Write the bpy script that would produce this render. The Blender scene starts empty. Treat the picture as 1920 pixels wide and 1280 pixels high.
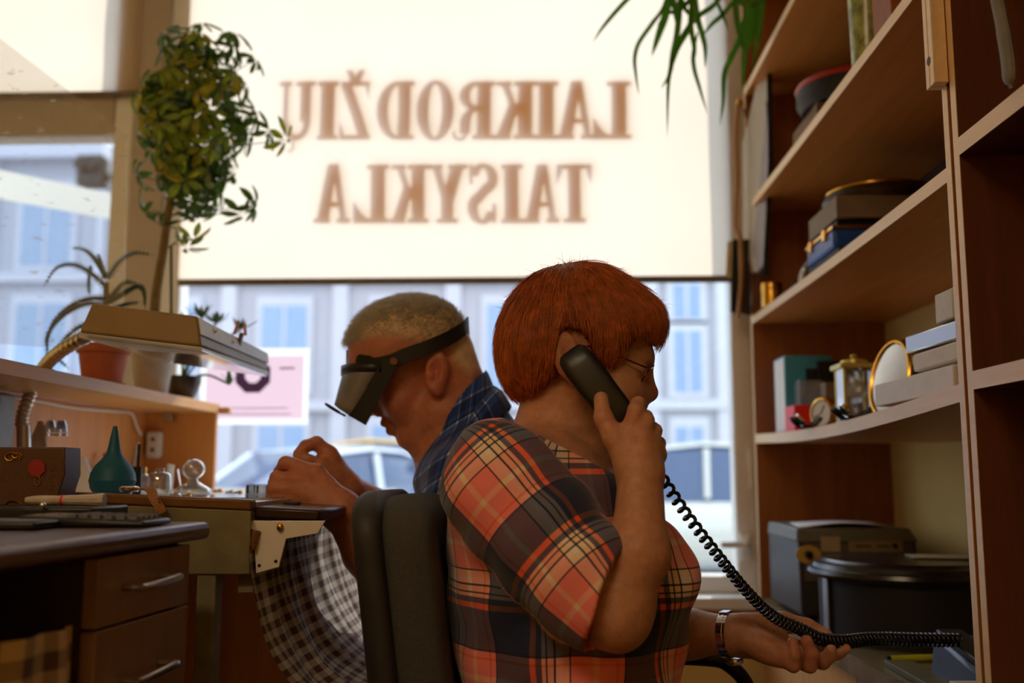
import bpy, bmesh, math, random
import numpy as np
from mathutils import Vector, Matrix, Euler

random.seed(7); np.random.seed(7)
SC = bpy.context.scene
COL = SC.collection
R = math.radians

# ------------------------------------------------------------------ camera
F = 1867.0                                   # focal length in pixels of the 1920 px frame (35 mm)
CAM = Vector((0.0, 0.0, 1.05))
cam = bpy.data.cameras.new('camera'); cam.sensor_width = 36.0; cam.lens = 35.0
cam.clip_start = 0.05; cam.clip_end = 200
cam_o = bpy.data.objects.new('camera', cam); COL.objects.link(cam_o)
cam_o.location = CAM
cam_o.rotation_euler = Euler((R(90 + 7.48), 0, R(2.06)), 'XYZ')
cam.dof.use_dof = True; cam.dof.focus_distance = 1.46; cam.dof.aperture_fstop = 2.5
SC.camera = cam_o
RM = cam_o.rotation_euler.to_matrix()

def at(px, py, Y):
    """world point seen at pixel (px, py) that lies in the plane y = Y"""
    d = RM @ Vector(((px - 960) / F, (640 - py) / F, -1.0))
    return CAM + d * ((Y - CAM.y) / d.y)

# ------------------------------------------------------------------ sky, sun, exposure
SUN_EL, SUN_AZ = R(29), R(25)               # sun stands beyond the street, to the right
SUN_DIR = Vector((-math.sin(SUN_AZ) * math.cos(SUN_EL), -math.cos(SUN_AZ) * math.cos(SUN_EL), -math.sin(SUN_EL)))
world = bpy.data.worlds.new('sky'); SC.world = world; world.use_nodes = True
bg = world.node_tree.nodes['Background']
bg.inputs[0].default_value = (0.72, 0.85, 1.0, 1); bg.inputs[1].default_value = 2.0
sun = bpy.data.lights.new('sun', 'SUN'); sun.energy = 2.6; sun.angle = R(0.6); sun.color = (1.0, 0.91, 0.79)
sun_o = bpy.data.objects.new('sun', sun); COL.objects.link(sun_o)
sun_o.rotation_euler = SUN_DIR.to_track_quat('-Z', 'Y').to_euler(); sun_o.location = (6, 12, 9)
SC.view_settings.view_transform = 'Standard'; SC.view_settings.look = 'None'
SC.view_settings.gamma = 1.0; SC.view_settings.use_curve_mapping = False
SC.view_settings.exposure = 0.62
SC.cycles.use_denoising = True
SC.cycles.max_bounces = 10; SC.cycles.transparent_max_bounces = 16
SC.cycles.diffuse_bounces = 5; SC.cycles.caustics_reflective = False; SC.cycles.caustics_refractive = False
SC.cycles.sample_clamp_indirect = 6.0

# ------------------------------------------------------------------ mesh helpers
def V3(p): return Vector(p)

class M:
    def __init__(s): s.v = []; s.f = []
    def add(s, vs, fs):
        n = len(s.v); s.v += [tuple(p) for p in vs]; s.f += [tuple(n + i for i in f) for f in fs]; return s
    def box(s, x0, x1, y0, y1, z0, z1):
        return s.hexa([(x0,y0,z0),(x1,y0,z0),(x1,y1,z0),(x0,y1,z0),(x0,y0,z1),(x1,y0,z1),(x1,y1,z1),(x0,y1,z1)])
    def hexa(s, p):
        return s.add(p, [(0,3,2,1),(4,5,6,7),(0,1,5,4),(1,2,6,5),(2,3,7,6),(3,0,4,7)])
    def obox(s, c, size, rot=(0,0,0)):
        m = Euler([R(a) for a in rot]).to_matrix() if not isinstance(rot, Matrix) else rot
        h = [x / 2 for x in size]; c = Vector(c)
        return s.hexa([c + m @ Vector((a*h[0], b*h[1], d*h[2])) for d in (-1,1) for a,b in ((-1,-1),(1,-1),(1,1),(-1,1))])
    def prism(s, poly, off):
        off = Vector(off); a = [Vector(p) for p in poly]; b = [p + off for p in a]; n = len(a)
        nrm = sum(((a[i]-a[0]).cross(a[i+1]-a[0]) for i in range(1, n-1)), Vector())
        if nrm.dot(off) > 0: a, b = b, a
        fs = [tuple(range(n)), tuple(range(2*n-1, n-1, -1))]
        fs += [(i, i + n, (i+1) % n + n, (i+1) % n) for i in range(n)]
        return s.add(a + b, fs)
    def loft(s, rings, caps=True, closed=False):
        n = len(rings[0]); vs = [p for r in rings for p in r]; fs = []; m = len(rings)
        for i in range(m if closed else m - 1):
            a, b = i * n, ((i + 1) % m) * n
            for j in range(n):
                k = (j + 1) % n; fs.append((a+j, a+k, b+k, b+j))
        if caps and not closed:
            fs.append(tuple(range(n-1, -1, -1))); fs.append(tuple((m-1)*n + j for j in range(n)))
        return s.add(vs, fs)
    def tube(s, pts, r, n=8, caps=True, closed=False, flat=1.0):
        pts = [Vector(p) for p in pts]; m = len(pts)
        rs = r if isinstance(r, (list, tuple)) else [r] * m
        rings = []; up = None
        for i, p in enumerate(pts):
            if closed: t = pts[(i+1) % m] - pts[i-1]
            else: t = pts[min(i+1, m-1)] - pts[max(i-1, 0)]
            t = t.normalized() if t.length > 1e-9 else Vector((0,0,1))
            if up is None:
                up = Vector((0,0,1)) if abs(t.z) < 0.9 else Vector((1,0,0))
            x = up - t * up.dot(t)
            x = x.normalized() if x.length > 1e-6 else t.orthogonal().normalized()
            up = x; y = t.cross(x)
            rings.append([p + x * (rs[i] * flat * math.cos(a)) + y * (rs[i] * math.sin(a)) for a in (2*math.pi*j/n for j in range(n))])
        return s.loft(rings, caps, closed)
    def cyl(s, a, b, r0, r1=None, n=20):
        return s.tube([a, b], [r0, r0 if r1 is None else r1], n)
    def lathe(s, prof, c=(0,0,0), n=32, rot=None, sx=1.0, sy=1.0):
        c = Vector(c); rot = rot or Matrix.Identity(3)
        rings = [[c + rot @ Vector((r*sx*math.cos(a), r*sy*math.sin(a), z)) for a in (2*math.pi*j/n for j in range(n))] for r, z in prof]
        return s.loft(rings, True)
    def ball(s, c, rad, rot=None, n=16, m=10):
        rad = (rad,)*3 if isinstance(rad, (int, float)) else rad
        c = Vector(c); rot = rot or Matrix.Identity(3); rings = []
        for i in range(1, m):
            t = math.pi * i / m - math.pi / 2
            rings.append([c + rot @ Vector((rad[0]*math.cos(t)*math.cos(a), rad[1]*math.cos(t)*math.sin(a), rad[2]*math.sin(t))) for a in (2*math.pi*j/n for j in range(n))])
        return s.loft(rings, True)
    def grid(s, fn, nu, nv):
        vs = [fn(i / nu, j / nv) for i in range(nu + 1) for j in range(nv + 1)]
        fs = [(i*(nv+1)+j, (i+1)*(nv+1)+j, (i+1)*(nv+1)+j+1, i*(nv+1)+j+1) for i in range(nu) for j in range(nv)]
        return s.add(vs, fs)

def mesh_of(name, m, smooth=35):
    me = bpy.data.meshes.new(name); me.from_pydata(m.v, [], m.f); me.update()
    if smooth is not None:
        me.shade_smooth(); me.set_sharp_from_angle(angle=R(smooth))
    return me

def wloc(o):
    l = Vector((0,0,0))
    while o is not None: l += o.location; o = o.parent
    return l

def obj(name, m, mat, parent=None, bevel=0, smooth=35, solid=0, origin=None, sub=0, fixn=True):
    """link one mesh object; vertices are given in world space"""
    base = wloc(parent) if parent else Vector((0,0,0))
    if isinstance(m, M):
        if origin is None and parent is None and m.v:
            a = np.array(m.v); origin = Vector(((a[:,0].min()+a[:,0].max())/2, (a[:,1].min()+a[:,1].max())/2, a[:,2].min()))
        loc = Vector(origin) - base if origin is not None else Vector((0,0,0))
        o0 = base + loc; m.v = [(p[0]-o0.x, p[1]-o0.y, p[2]-o0.z) for p in m.v]
        me = mesh_of(name, m, smooth)
        if fixn:
            b = bmesh.new(); b.from_mesh(me); bmesh.ops.recalc_face_normals(b, faces=b.faces); b.to_mesh(me); b.free()
    else:
        me = m; loc = Vector((0,0,0))
    o = bpy.data.objects.new(name, me); COL.objects.link(o); o.location = loc
    if parent: o.parent = parent
    if mat is not None:
        me.materials.clear(); me.materials.append(mat)
    if solid:
        k = o.modifiers.new('thickness', 'SOLIDIFY'); k.thickness = solid; k.offset = 0
    if bevel:
        k = o.modifiers.new('bevel', 'BEVEL'); k.width = bevel; k.segments = 2; k.limit_method = 'ANGLE'; k.angle_limit = R(40)
    if sub:
        k = o.modifiers.new('sub', 'SUBSURF'); k.levels = sub; k.render_levels = sub
    return o

def tag(o, label, cat, group=None):
    o['label'] = label; o['category'] = cat
    if group: o['group'] = group
    return o

def thing(name, label, cat, loc, group=None):
    o = bpy.data.objects.new(name, None); COL.objects.link(o); o.location = Vector(loc); o.empty_display_size = 0.02
    return tag(o, label, cat, group)

def one(name, m, mat, label, cat, group=None, **k):
    return tag(obj(name, m, mat, **k), label, cat, group)

def struct(name, m, mat, parent=None, **k):
    o = obj(name, m, mat, parent, **k)
    if parent is None: o['kind'] = 'structure'
    return o

def put(name, me, mat, parent, loc, rot=None, scale=1.0):
    """instance of shared mesh data as a child part"""
    o = bpy.data.objects.new(name, me); COL.objects.link(o)
    o.parent = parent; o.location = Vector(loc) - wloc(parent)
    if rot is not None:
        o.rotation_mode = 'QUATERNION'; o.rotation_quaternion = rot.to_quaternion() if hasattr(rot, 'to_quaternion') else rot
    o.scale = (scale,)*3 if isinstance(scale, (int, float)) else scale
    if mat is not None and not me.materials: me.materials.append(mat)
    return o

def bez(pts, n=8):
    """Catmull-Rom through points"""
    P = [Vector(p) for p in pts]; P = [2*P[0]-P[1]] + P + [2*P[-1]-P[-2]]; out = []
    for i in range(1, len(P) - 2):
        for k in range(n):
            t = k / n; a, b, c, d = P[i-1:i+3]
            out.append(0.5*((2*b) + (c-a)*t + (2*a-5*b+4*c-d)*t*t + (3*b-a-3*c+d)*t**3))
    out.append(P[-2]); return out

# ------------------------------------------------------------------ materials
def lin(c):
    """sRGB 0-255 -> linear"""
    return tuple(((x/255)/12.92 if x/255 <= 0.04045 else ((x/255+0.055)/1.055)**2.4) for x in c)

def nodes(name):
    m = bpy.data.materials.new(name); m.use_nodes = True
    nt = m.node_tree; return m, nt, nt.nodes['Principled BSDF'], nt.nodes['Material Output']

def mat(name, c, rough=0.5, metal=0.0, var=0.10, vs=25.0, bump=0.0, bs=200.0, spec=0.5, coat=0.0, trans=0.0, sheen=0.0):
    m, nt, b, out = nodes(name); c = lin(c)
    N = nt.nodes.new
    b.inputs['Roughness'].default_value = rough; b.inputs['Metallic'].default_value = metal
    b.inputs['Specular IOR Level'].default_value = spec; b.inputs['Coat Weight'].default_value = coat
    b.inputs['Transmission Weight'].default_value = trans; b.inputs['Sheen Weight'].default_value = sheen
    tc = N('ShaderNodeTexCoord')
    nz = N('ShaderNodeTexNoise'); nz.inputs['Scale'].default_value = vs; nz.inputs['Detail'].default_value = 4
    nt.links.new(tc.outputs['Object'], nz.inputs['Vector'])
    rp = N('ShaderNodeValToRGB')
    rp.color_ramp.elements[0].color = tuple(x*(1-var) for x in c) + (1,)
    rp.color_ramp.elements[1].color = tuple(min(1, x*(1+var)) for x in c) + (1,)
    rp.color_ramp.elements[0].position = 0.3; rp.color_ramp.elements[1].position = 0.7
    nt.links.new(nz.outputs['Fac'], rp.inputs['Fac']); nt.links.new(rp.outputs['Color'], b.inputs['Base Color'])
    if bump:
        n2 = N('ShaderNodeTexNoise'); n2.inputs['Scale'].default_value = bs; n2.inputs['Detail'].default_value = 3
        bm = N('ShaderNodeBump'); bm.inputs['Strength'].default_value = bump; bm.inputs['Distance'].default_value = 0.002
        nt.links.new(tc.outputs['Object'], n2.inputs['Vector']); nt.links.new(n2.outputs['Fac'], bm.inputs['Height'])
        nt.links.new(bm.outputs['Normal'], b.inputs['Normal'])
    return m

def wood(name, c0, c1, stretch=(1, 1, 1), scale=18.0, rough=0.45, fine=0.35, coat=0.0, spec=0.4):
    """grain: noise stretched; small stretch factor = direction of the grain"""
    m, nt, b, out = nodes(name); N = nt.nodes.new; L = nt.links.new
    tc = N('ShaderNodeTexCoord'); mp = N('ShaderNodeMapping'); mp.inputs['Scale'].default_value = stretch
    L(tc.outputs['Object'], mp.inputs['Vector'])
    nz = N('ShaderNodeTexNoise'); nz.inputs['Scale'].default_value = scale; nz.inputs['Detail'].default_value = 6; nz.inputs['Distortion'].default_value = 0.6
    n2 = N('ShaderNodeTexNoise'); n2.inputs['Scale'].default_value = scale * 9; n2.inputs['Detail'].default_value = 3
    L(mp.outputs['Vector'], nz.inputs['Vector']); L(mp.outputs['Vector'], n2.inputs['Vector'])
    mx = N('ShaderNodeMix'); mx.data_type = 'FLOAT'; mx.inputs[0].default_value = fine
    L(nz.outputs['Fac'], mx.inputs[2]); L(n2.outputs['Fac'], mx.inputs[3])
    rp = N('ShaderNodeValToRGB'); rp.color_ramp.elements[0].position = 0.32; rp.color_ramp.elements[1].position = 0.66
    rp.color_ramp.elements[0].color = lin(c0) + (1,); rp.color_ramp.elements[1].color = lin(c1) + (1,)
    L(mx.outputs[0], rp.inputs['Fac']); L(rp.outputs['Color'], b.inputs['Base Color'])
    b.inputs['Roughness'].default_value = rough; b.inputs['Coat Weight'].default_value = coat; b.inputs['Specular IOR Level'].default_value = spec
    bm = N('ShaderNodeBump'); bm.inputs['Strength'].default_value = 0.12; bm.inputs['Distance'].default_value = 0.001
    L(mx.outputs[0], bm.inputs['Height']); L(bm.outputs['Normal'], b.inputs['Normal'])
    return m

def schlick(nt, k):
    """k x Schlick reflectance, the same from both sides of a sheet"""
    N = nt.nodes.new; L = nt.links.new
    lw = N('ShaderNodeLayerWeight'); lw.inputs[0].default_value = 0.5
    pw = N('ShaderNodeMath'); pw.operation = 'POWER'; pw.inputs[1].default_value = 5; L(lw.outputs['Facing'], pw.inputs[0])
    ma = N('ShaderNodeMath'); ma.operation = 'MULTIPLY_ADD'; ma.inputs[1].default_value = 0.96*k; ma.inputs[2].default_value = 0.04*k; ma.use_clamp = True
    L(pw.outputs[0], ma.inputs[0]); return ma

def clear(name, tint=(1, 1, 1), refl=0.08, rough=0.02, haze=0.0, scratch=0.0):
    """thin clear sheet: mostly transparent, with a glossy and a slightly milky share"""
    m, nt, b, out = nodes(name); N = nt.nodes.new; L = nt.links.new; nt.nodes.remove(b)
    t = N('ShaderNodeBsdfTransparent'); t.inputs[0].default_value = tuple(tint) + (1,)
    g = N('ShaderNodeBsdfGlossy'); g.inputs['Roughness'].default_value = rough
    mu = schlick(nt, refl / 0.04)
    x = N('ShaderNodeMixShader'); L(mu.outputs[0], x.inputs[0]); L(t.outputs[0], x.inputs[1]); L(g.outputs[0], x.inputs[2])
    last = x
    if haze or scratch:
        d = N('ShaderNodeBsdfTranslucent'); d.inputs[0].default_value = (0.9, 0.9, 0.9, 1)
        d2 = N('ShaderNodeBsdfDiffuse'); d2.inputs[0].default_value = (0.9, 0.9, 0.9, 1)
        dm = N('ShaderNodeMixShader'); dm.inputs[0].default_value = 0.5; L(d.outputs[0], dm.inputs[1]); L(d2.outputs[0], dm.inputs[2])
        x2 = N('ShaderNodeMixShader'); x2.inputs[0].default_value = haze
        if scratch:
            tc = N('ShaderNodeTexCoord'); mp = N('ShaderNodeMapping'); mp.inputs['Scale'].default_value = (1, 1, 2.2); mp.inputs['Rotation'].default_value = (0, 0.6, 0)
            nz = N('ShaderNodeTexNoise'); nz.inputs['Scale'].default_value = 28; nz.inputs['Detail'].default_value = 5
            rp = N('ShaderNodeValToRGB'); rp.color_ramp.elements[0].position = 0.62; rp.color_ramp.elements[1].position = 0.70
            rp.color_ramp.elements[0].color = (haze,)*3 + (1,); rp.color_ramp.elements[1].color = (scratch,)*3 + (1,)
            L(tc.outputs['Object'], mp.inputs[0]); L(mp.outputs[0], nz.inputs['Vector']); L(nz.outputs['Fac'], rp.inputs['Fac']); L(rp.outputs[0], x2.inputs[0])
        L(x.outputs[0], x2.inputs[1]); L(dm.outputs[0], x2.inputs[2]); last = x2
    L(last.outputs[0], out.inputs[0]); return m

def thru(name, c, trans=0.6, rough=0.6, var=0.0, vs=30, gloss=0.0):
    """thin sheet that light shines through (blind, leaf, cloth)"""
    m, nt, b, out = nodes(name); N = nt.nodes.new; L = nt.links.new; nt.nodes.remove(b)
    c = lin(c)
    d = N('ShaderNodeBsdfDiffuse'); t = N('ShaderNodeBsdfTranslucent'); x = N('ShaderNodeMixShader'); x.inputs[0].default_value = trans
    d.inputs[0].default_value = c + (1,); t.inputs[0].default_value = c + (1,)
    if var:
        tc = N('ShaderNodeTexCoord'); nz = N('ShaderNodeTexNoise'); nz.inputs['Scale'].default_value = vs; nz.inputs['Detail'].default_value = 3
        rp = N('ShaderNodeValToRGB'); rp.color_ramp.elements[0].position = 0.3; rp.color_ramp.elements[1].position = 0.7
        rp.color_ramp.elements[0].color = tuple(a*(1-var) for a in c) + (1,); rp.color_ramp.elements[1].color = tuple(min(1, a*(1+var)) for a in c) + (1,)
        L(tc.outputs['Object'], nz.inputs['Vector']); L(nz.outputs['Fac'], rp.inputs['Fac']); L(rp.outputs[0], d.inputs[0]); L(rp.outputs[0], t.inputs[0])
    L(d.outputs[0], x.inputs[1]); L(t.outputs[0], x.inputs[2]); last = x
    if gloss:
        g = N('ShaderNodeBsdfGlossy'); g.inputs['Roughness'].default_value = rough
        mu = schlick(nt, gloss)
        x2 = N('ShaderNodeMixShader'); L(mu.outputs[0], x2.inputs[0]); L(x.outputs[0], x2.inputs[1]); L(g.outputs[0], x2.inputs[2]); last = x2
    L(last.outputs[0], out.inputs[0]); return m

def glow(name, c, e):
    m, nt, b, out = nodes(name)
    b.inputs['Base Color'].default_value = lin(c) + (1,); b.inputs['Emission Color'].default_value = lin(c) + (1,); b.inputs['Emission Strength'].default_value = e
    return m

def vcol(name, rough=0.5, bump=0.0, bs=300, sss=0.0, spec=0.4, trans=0.0):
    """material that takes its colour from the mesh attribute 'tone'"""
    m, nt, b, out = nodes(name); N = nt.nodes.new; L = nt.links.new
    a = N('ShaderNodeAttribute'); a.attribute_name = 'tone'
    tc = N('ShaderNodeTexCoord'); nz = N('ShaderNodeTexNoise'); nz.inputs['Scale'].default_value = 90; nz.inputs['Detail'].default_value = 4
    mr = N('ShaderNodeMapRange'); mr.inputs['From Min'].default_value = 0.3; mr.inputs['From Max'].default_value = 0.7; mr.inputs['To Min'].default_value = 0.86; mr.inputs['To Max'].default_value = 1.1
    mm = N('ShaderNodeVectorMath'); mm.operation = 'SCALE'
    L(tc.outputs['Object'], nz.inputs['Vector']); L(nz.outputs['Fac'], mr.inputs[0]); L(a.outputs['Color'], mm.inputs[0]); L(mr.outputs[0], mm.inputs['Scale'])
    L(mm.outputs[0], b.inputs['Base Color'])
    b.inputs['Roughness'].default_value = rough; b.inputs['Specular IOR Level'].default_value = spec
    if sss:
        b.inputs['Subsurface Weight'].default_value = sss; b.inputs['Subsurface Radius'].default_value = (0.010, 0.004, 0.002); b.inputs['Subsurface Scale'].default_value = 1.0
    if bump:
        n2 = N('ShaderNodeTexNoise'); n2.inputs['Scale'].default_value = bs; n2.inputs['Detail'].default_value = 4
        bm = N('ShaderNodeBump'); bm.inputs['Strength'].default_value = bump; bm.inputs['Distance'].default_value = 0.002
        L(tc.outputs['Object'], n2.inputs['Vector']); L(n2.outputs['Fac'], bm.inputs['Height']); L(bm.outputs['Normal'], b.inputs['Normal'])
    return m

def ramp_const(nt, stops):
    rp = nt.nodes.new('ShaderNodeValToRGB'); cr = rp.color_ramp; cr.interpolation = 'CONSTANT'
    cr.elements[0].position = stops[0][0]; cr.elements[0].color = lin(stops[0][1]) + (1,)
    cr.elements[1].position = stops[1][0]; cr.elements[1].color = lin(stops[1][1]) + (1,)
    for p, c in stops[2:]:
        e = cr.elements.new(p); e.color = lin(c) + (1,)
    return rp

def plaid(name, su, sv, pu, pv, attr='weave', rough=0.85, geo=True, trans=0.0, sheen=0.2):
    """woven check: warp stripes along u, weft stripes along v, taken from a mesh attribute"""
    m, nt, b, out = nodes(name); N = nt.nodes.new; L = nt.links.new
    a = N('ShaderNodeAttribute'); a.attribute_name = attr
    sp = N('ShaderNodeSeparateXYZ'); L(a.outputs['Vector'], sp.inputs[0])
    cols = []
    for k, (st, per) in enumerate(((su, pu), (sv, pv))):
        d = N('ShaderNodeMath'); d.operation = 'DIVIDE'; d.inputs[1].default_value = per; L(sp.outputs[k], d.inputs[0])
        fr = N('ShaderNodeMath'); fr.operation = 'FRACT'; L(d.outputs[0], fr.inputs[0])
        rp = ramp_const(nt, st); L(fr.outputs[0], rp.inputs[0]); cols.append(rp.outputs[0])
    if geo:
        mu = N('ShaderNodeMix'); mu.data_type = 'RGBA'; mu.blend_type = 'MULTIPLY'; mu.inputs[0].default_value = 1
        L(cols[0], mu.inputs[6]); L(cols[1], mu.inputs[7])
        g = N('ShaderNodeGamma'); g.inputs[1].default_value = 0.56; L(mu.outputs[2], g.inputs[0]); col = g.outputs[0]
    else:
        mu = N('ShaderNodeMix'); mu.data_type = 'RGBA'; mu.inputs[0].default_value = 0.5
        L(cols[0], mu.inputs[6]); L(cols[1], mu.inputs[7]); col = mu.outputs[2]
    L(col, b.inputs['Base Color'])
    b.inputs['Roughness'].default_value = rough; b.inputs['Specular IOR Level'].default_value = 0.2; b.inputs['Sheen Weight'].default_value = sheen
    tc = N('ShaderNodeTexCoord'); n2 = N('ShaderNodeTexNoise'); n2.inputs['Scale'].default_value = 900; bm = N('ShaderNodeBump'); bm.inputs['Strength'].default_value = 0.15; bm.inputs['Distance'].default_value = 0.0008
    L(tc.outputs['Object'], n2.inputs['Vector']); L(n2.outputs['Fac'], bm.inputs['Height']); L(bm.outputs['Normal'], b.inputs['Normal'])
    if trans:
        t = N('ShaderNodeBsdfTranslucent'); L(col, t.inputs[0]); x = N('ShaderNodeMixShader'); x.inputs[0].default_value = trans
        L(b.outputs[0], x.inputs[1]); L(t.outputs[0], x.inputs[2]); L(x.outputs[0], out.inputs[0])
    return m

MT = dict(
    wall=mat('yellow_wall_paint', (232, 204, 126), 0.85, var=0.05, vs=6, bump=0.25, bs=60),
    ceil=mat('ceiling_paint', (225, 220, 205), 0.9),
    floor=wood('floor_boards', (92, 66, 44), (126, 94, 64), (1, 0.12, 1), 14),
    frame=mat('white_window_plastic', (246, 244, 238), 0.35, var=0.03),
    frame_grey=mat('grey_brown_window_plastic', (196, 182, 164), 0.4, var=0.04),
    glass=clear('window_glass', (0.97, 0.985, 1.0), 0.05),
    blind=thru('roller_blind_cloth', (236, 221, 202), 0.72, var=0.02, vs=3),
    bar=mat('blind_bottom_bar', (120, 104, 84), 0.5),
    beech=wood('beech_laminate', (206, 150, 92), (224, 172, 112), (1, 1, 0.07), 30, 0.4),
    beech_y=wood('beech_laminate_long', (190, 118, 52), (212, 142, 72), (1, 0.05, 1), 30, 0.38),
    beech_edge=wood('beech_edge_band', (232, 198, 148), (244, 214, 168), (1, 0.05, 1), 40, 0.4),
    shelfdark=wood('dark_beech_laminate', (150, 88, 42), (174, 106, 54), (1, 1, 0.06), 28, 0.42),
    hard=mat('brown_hardboard', (62, 38, 22), 0.7),
    hutch=wood('orange_beech', (206, 136, 66), (226, 158, 88), (1, 1, 0.06), 26, 0.42),
    hutch_y=wood('orange_beech_board', (206, 148, 84), (226, 172, 108), (1, 0.06, 1), 26, 0.4),
    worktop=mat('worn_grey_brown_worktop', (104, 84, 76), 0.28, var=0.22, vs=14, bump=0.15, bs=40),
    benchwood=wood('brown_bench_wood', (92, 58, 26), (126, 82, 38), (0.08, 1, 1), 22, 0.4),
    darkwood=wood('dark_stained_wood', (44, 24, 18), (66, 36, 26), (0.1, 1, 1), 22, 0.3),
    drawer=wood('dull_brown_laminate', (132, 102, 82), (154, 122, 98), (1, 1, 0.07), 26, 0.36),
    paint=mat('chipped_olive_paint', (124, 116, 84), 0.55, var=0.18, vs=30, bump=0.5, bs=50),
    steel=mat('brushed_steel', (190, 180, 168), 0.28, 1.0, var=0.05),
    chrome=mat('chrome', (225, 225, 225), 0.12, 1.0, var=0.02),
    brass=mat('polished_brass', (214, 164, 70), 0.25, 1.0, var=0.08),
    blackp=mat('black_plastic', (20, 21, 23), 0.38, var=0.15),
    blackm=mat('matt_black_plastic', (16, 16, 17), 0.6, var=0.15, bump=0.2, bs=500),
    greyp=mat('grey_plastic', (98, 96, 92), 0.5),
    white=mat('white_card', (226, 222, 216), 0.6, var=0.04),
    paper=mat('white_paper', (232, 230, 232), 0.7, var=0.03),
    foam=mat('white_foam', (220, 218, 214), 0.85, var=0.06, bump=0.5, bs=160),
    cardg=mat('grey_card', (128, 112, 94), 0.7),
    terra=mat('terracotta', (176, 92, 60), 0.7, var=0.12, vs=20),
    soil=mat('potting_soil', (46, 34, 26), 0.95, bump=0.8, bs=90),
    potw=mat('pale_ribbed_pot', (190, 180, 170), 0.55),
    potd=mat('dark_glazed_pot', (58, 44, 38), 0.3),
    leaf=thru('green_leaf', (160, 178, 56), 0.6, 0.3, 0.35, 40, 0.8),
    leaf_y=thru('yellow_green_leaf', (186, 176, 50), 0.6, 0.3, 0.3, 40, 0.8),
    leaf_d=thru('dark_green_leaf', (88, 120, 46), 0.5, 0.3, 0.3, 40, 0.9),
    aloe=thru('aloe_leaf', (66, 96, 52), 0.3, 0.35, 0.25, 25, 0.8),
    grass=thru('long_leaf', (70, 118, 28), 0.5, 0.3, 0.25, 20, 0.7),
    stem=mat('plant_stem', (136, 112, 66), 0.75, var=0.2, vs=60, bump=0.4, bs=120),
    teal=mat('teal_rubber', (26, 92, 116), 0.5, var=0.08, spec=0.35),
    red=mat('red_card', (236, 44, 40), 0.4, var=0.05),
    blue=mat('blue_card', (66, 166, 208), 0.45, var=0.1),
    leather=mat('tan_leather', (150, 98, 50), 0.55, var=0.15, bump=0.4, bs=300),
    lampb=mat('beige_lamp_enamel', (148, 122, 80), 0.42, var=0.06),
    lampw=mat('white_lamp_enamel', (206, 204, 198), 0.4),
    acryl=clear('clear_acrylic', (0.95, 0.97, 0.98), 0.10, 0.05, haze=0.05),
    acryl_s=clear('scratched_acrylic', (0.93, 0.93, 0.92), 0.06, 0.05, haze=0.03, scratch=0.35),
    jar=clear('bottle_glass', (0.90, 0.94, 0.95), 0.25, 0.03, haze=0.06),
)
# ================================================================== the room
XW, YW = 0.98, 3.0                        # right wall, inner face of the window wall
XL, YB, ZC = -2.1, -2.2, 3.1
YG = 3.012                                  # glass plane
struct('floor', M().box(XL-0.1, XW+0.1, YB-0.1, YW+0.2, -0.06, 0.0), MT['floor'])
struct('ceiling', M().box(XL-0.1, XW+0.1, YB-0.1, YW+0.2, ZC, ZC+0.1), MT['ceil'])
struct('wall_right', M().box(XW, XW+0.12, YB, YW+0.2, 0, ZC), MT['wall'])
struct('wall_left', M().box(XL-0.12, XL, YB, YW+0.2, 0, ZC), MT['wall'])
struct('wall_back', M().box(XL, XW, YB-0.12, YB, 0, ZC), MT['wall'])
WX0, WX1 = -1.20, 0.585                    # right window opening
LX0, LX1 = -2.0, -1.33                     # left window opening
WZ0, WZ1 = 0.70, 2.98
m = M()
m.box(XL, XW, YW, YW+0.2, 0, WZ0); m.box(XL, XW, YW, YW+0.2, WZ1, ZC)
m.box(WX1+0.015, XW, YW+0.1, YW+0.2, WZ0, WZ1); m.box(WX1+0.03, XW, YW, YW+0.1, WZ0, WZ1); m.box(XL, LX0, YW, YW+0.2, WZ0, WZ1)
struct('wall_window', m, MT['wall'])

def win(name, x0, x1, matf, transom=None):
    w = bpy.data.objects.new(name, None); COL.objects.link(w); w.location = ((x0+x1)/2, YW, WZ0); w['kind'] = 'structure'
    t = 0.062; m = M()
    m.box(x0, x0+t, YW-0.004, YW+0.08, WZ0, WZ1); m.box(x1-t, x1, YW-0.004, YW+0.08, WZ0, WZ1)
    m.box(x0+t, x1-t, YW-0.004, YW+0.08, WZ0, WZ0+0.05); m.box(x0+t, x1-t, YW-0.004, YW+0.08, WZ1-t, WZ1)
    obj('window_frame', m, matf, w, bevel=0.006)
    z0, z1 = WZ0+0.05, WZ1-t
    if transom:
        obj('transom', M().box(x0+t, x1-t, YW-0.008, YW+0.08, transom[0], transom[1]), MT['frame_grey'], w, bevel=0.006)
        obj('pane', M().box(x0+t, x1-t, YG-0.004, YG+0.004, z0, transom[0]), MT['glass'], w)
        obj('pane', M().box(x0+t, x1-t, YG-0.004, YG+0.004, transom[1], z1), MT['glass'], w)
    else:
        obj('pane', M().box(x0+t, x1-t, YG-0.004, YG+0.004, z0, z1), MT['glass'], w)
    return w
w1 = win('window_1', WX0, WX1+0.03, MT['frame'])
w2 = win('window_2', LX0, LX1+0.02, MT['frame'], (at(120, 262, 3.03).z, at(120, 182, 3.03).z))
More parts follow.
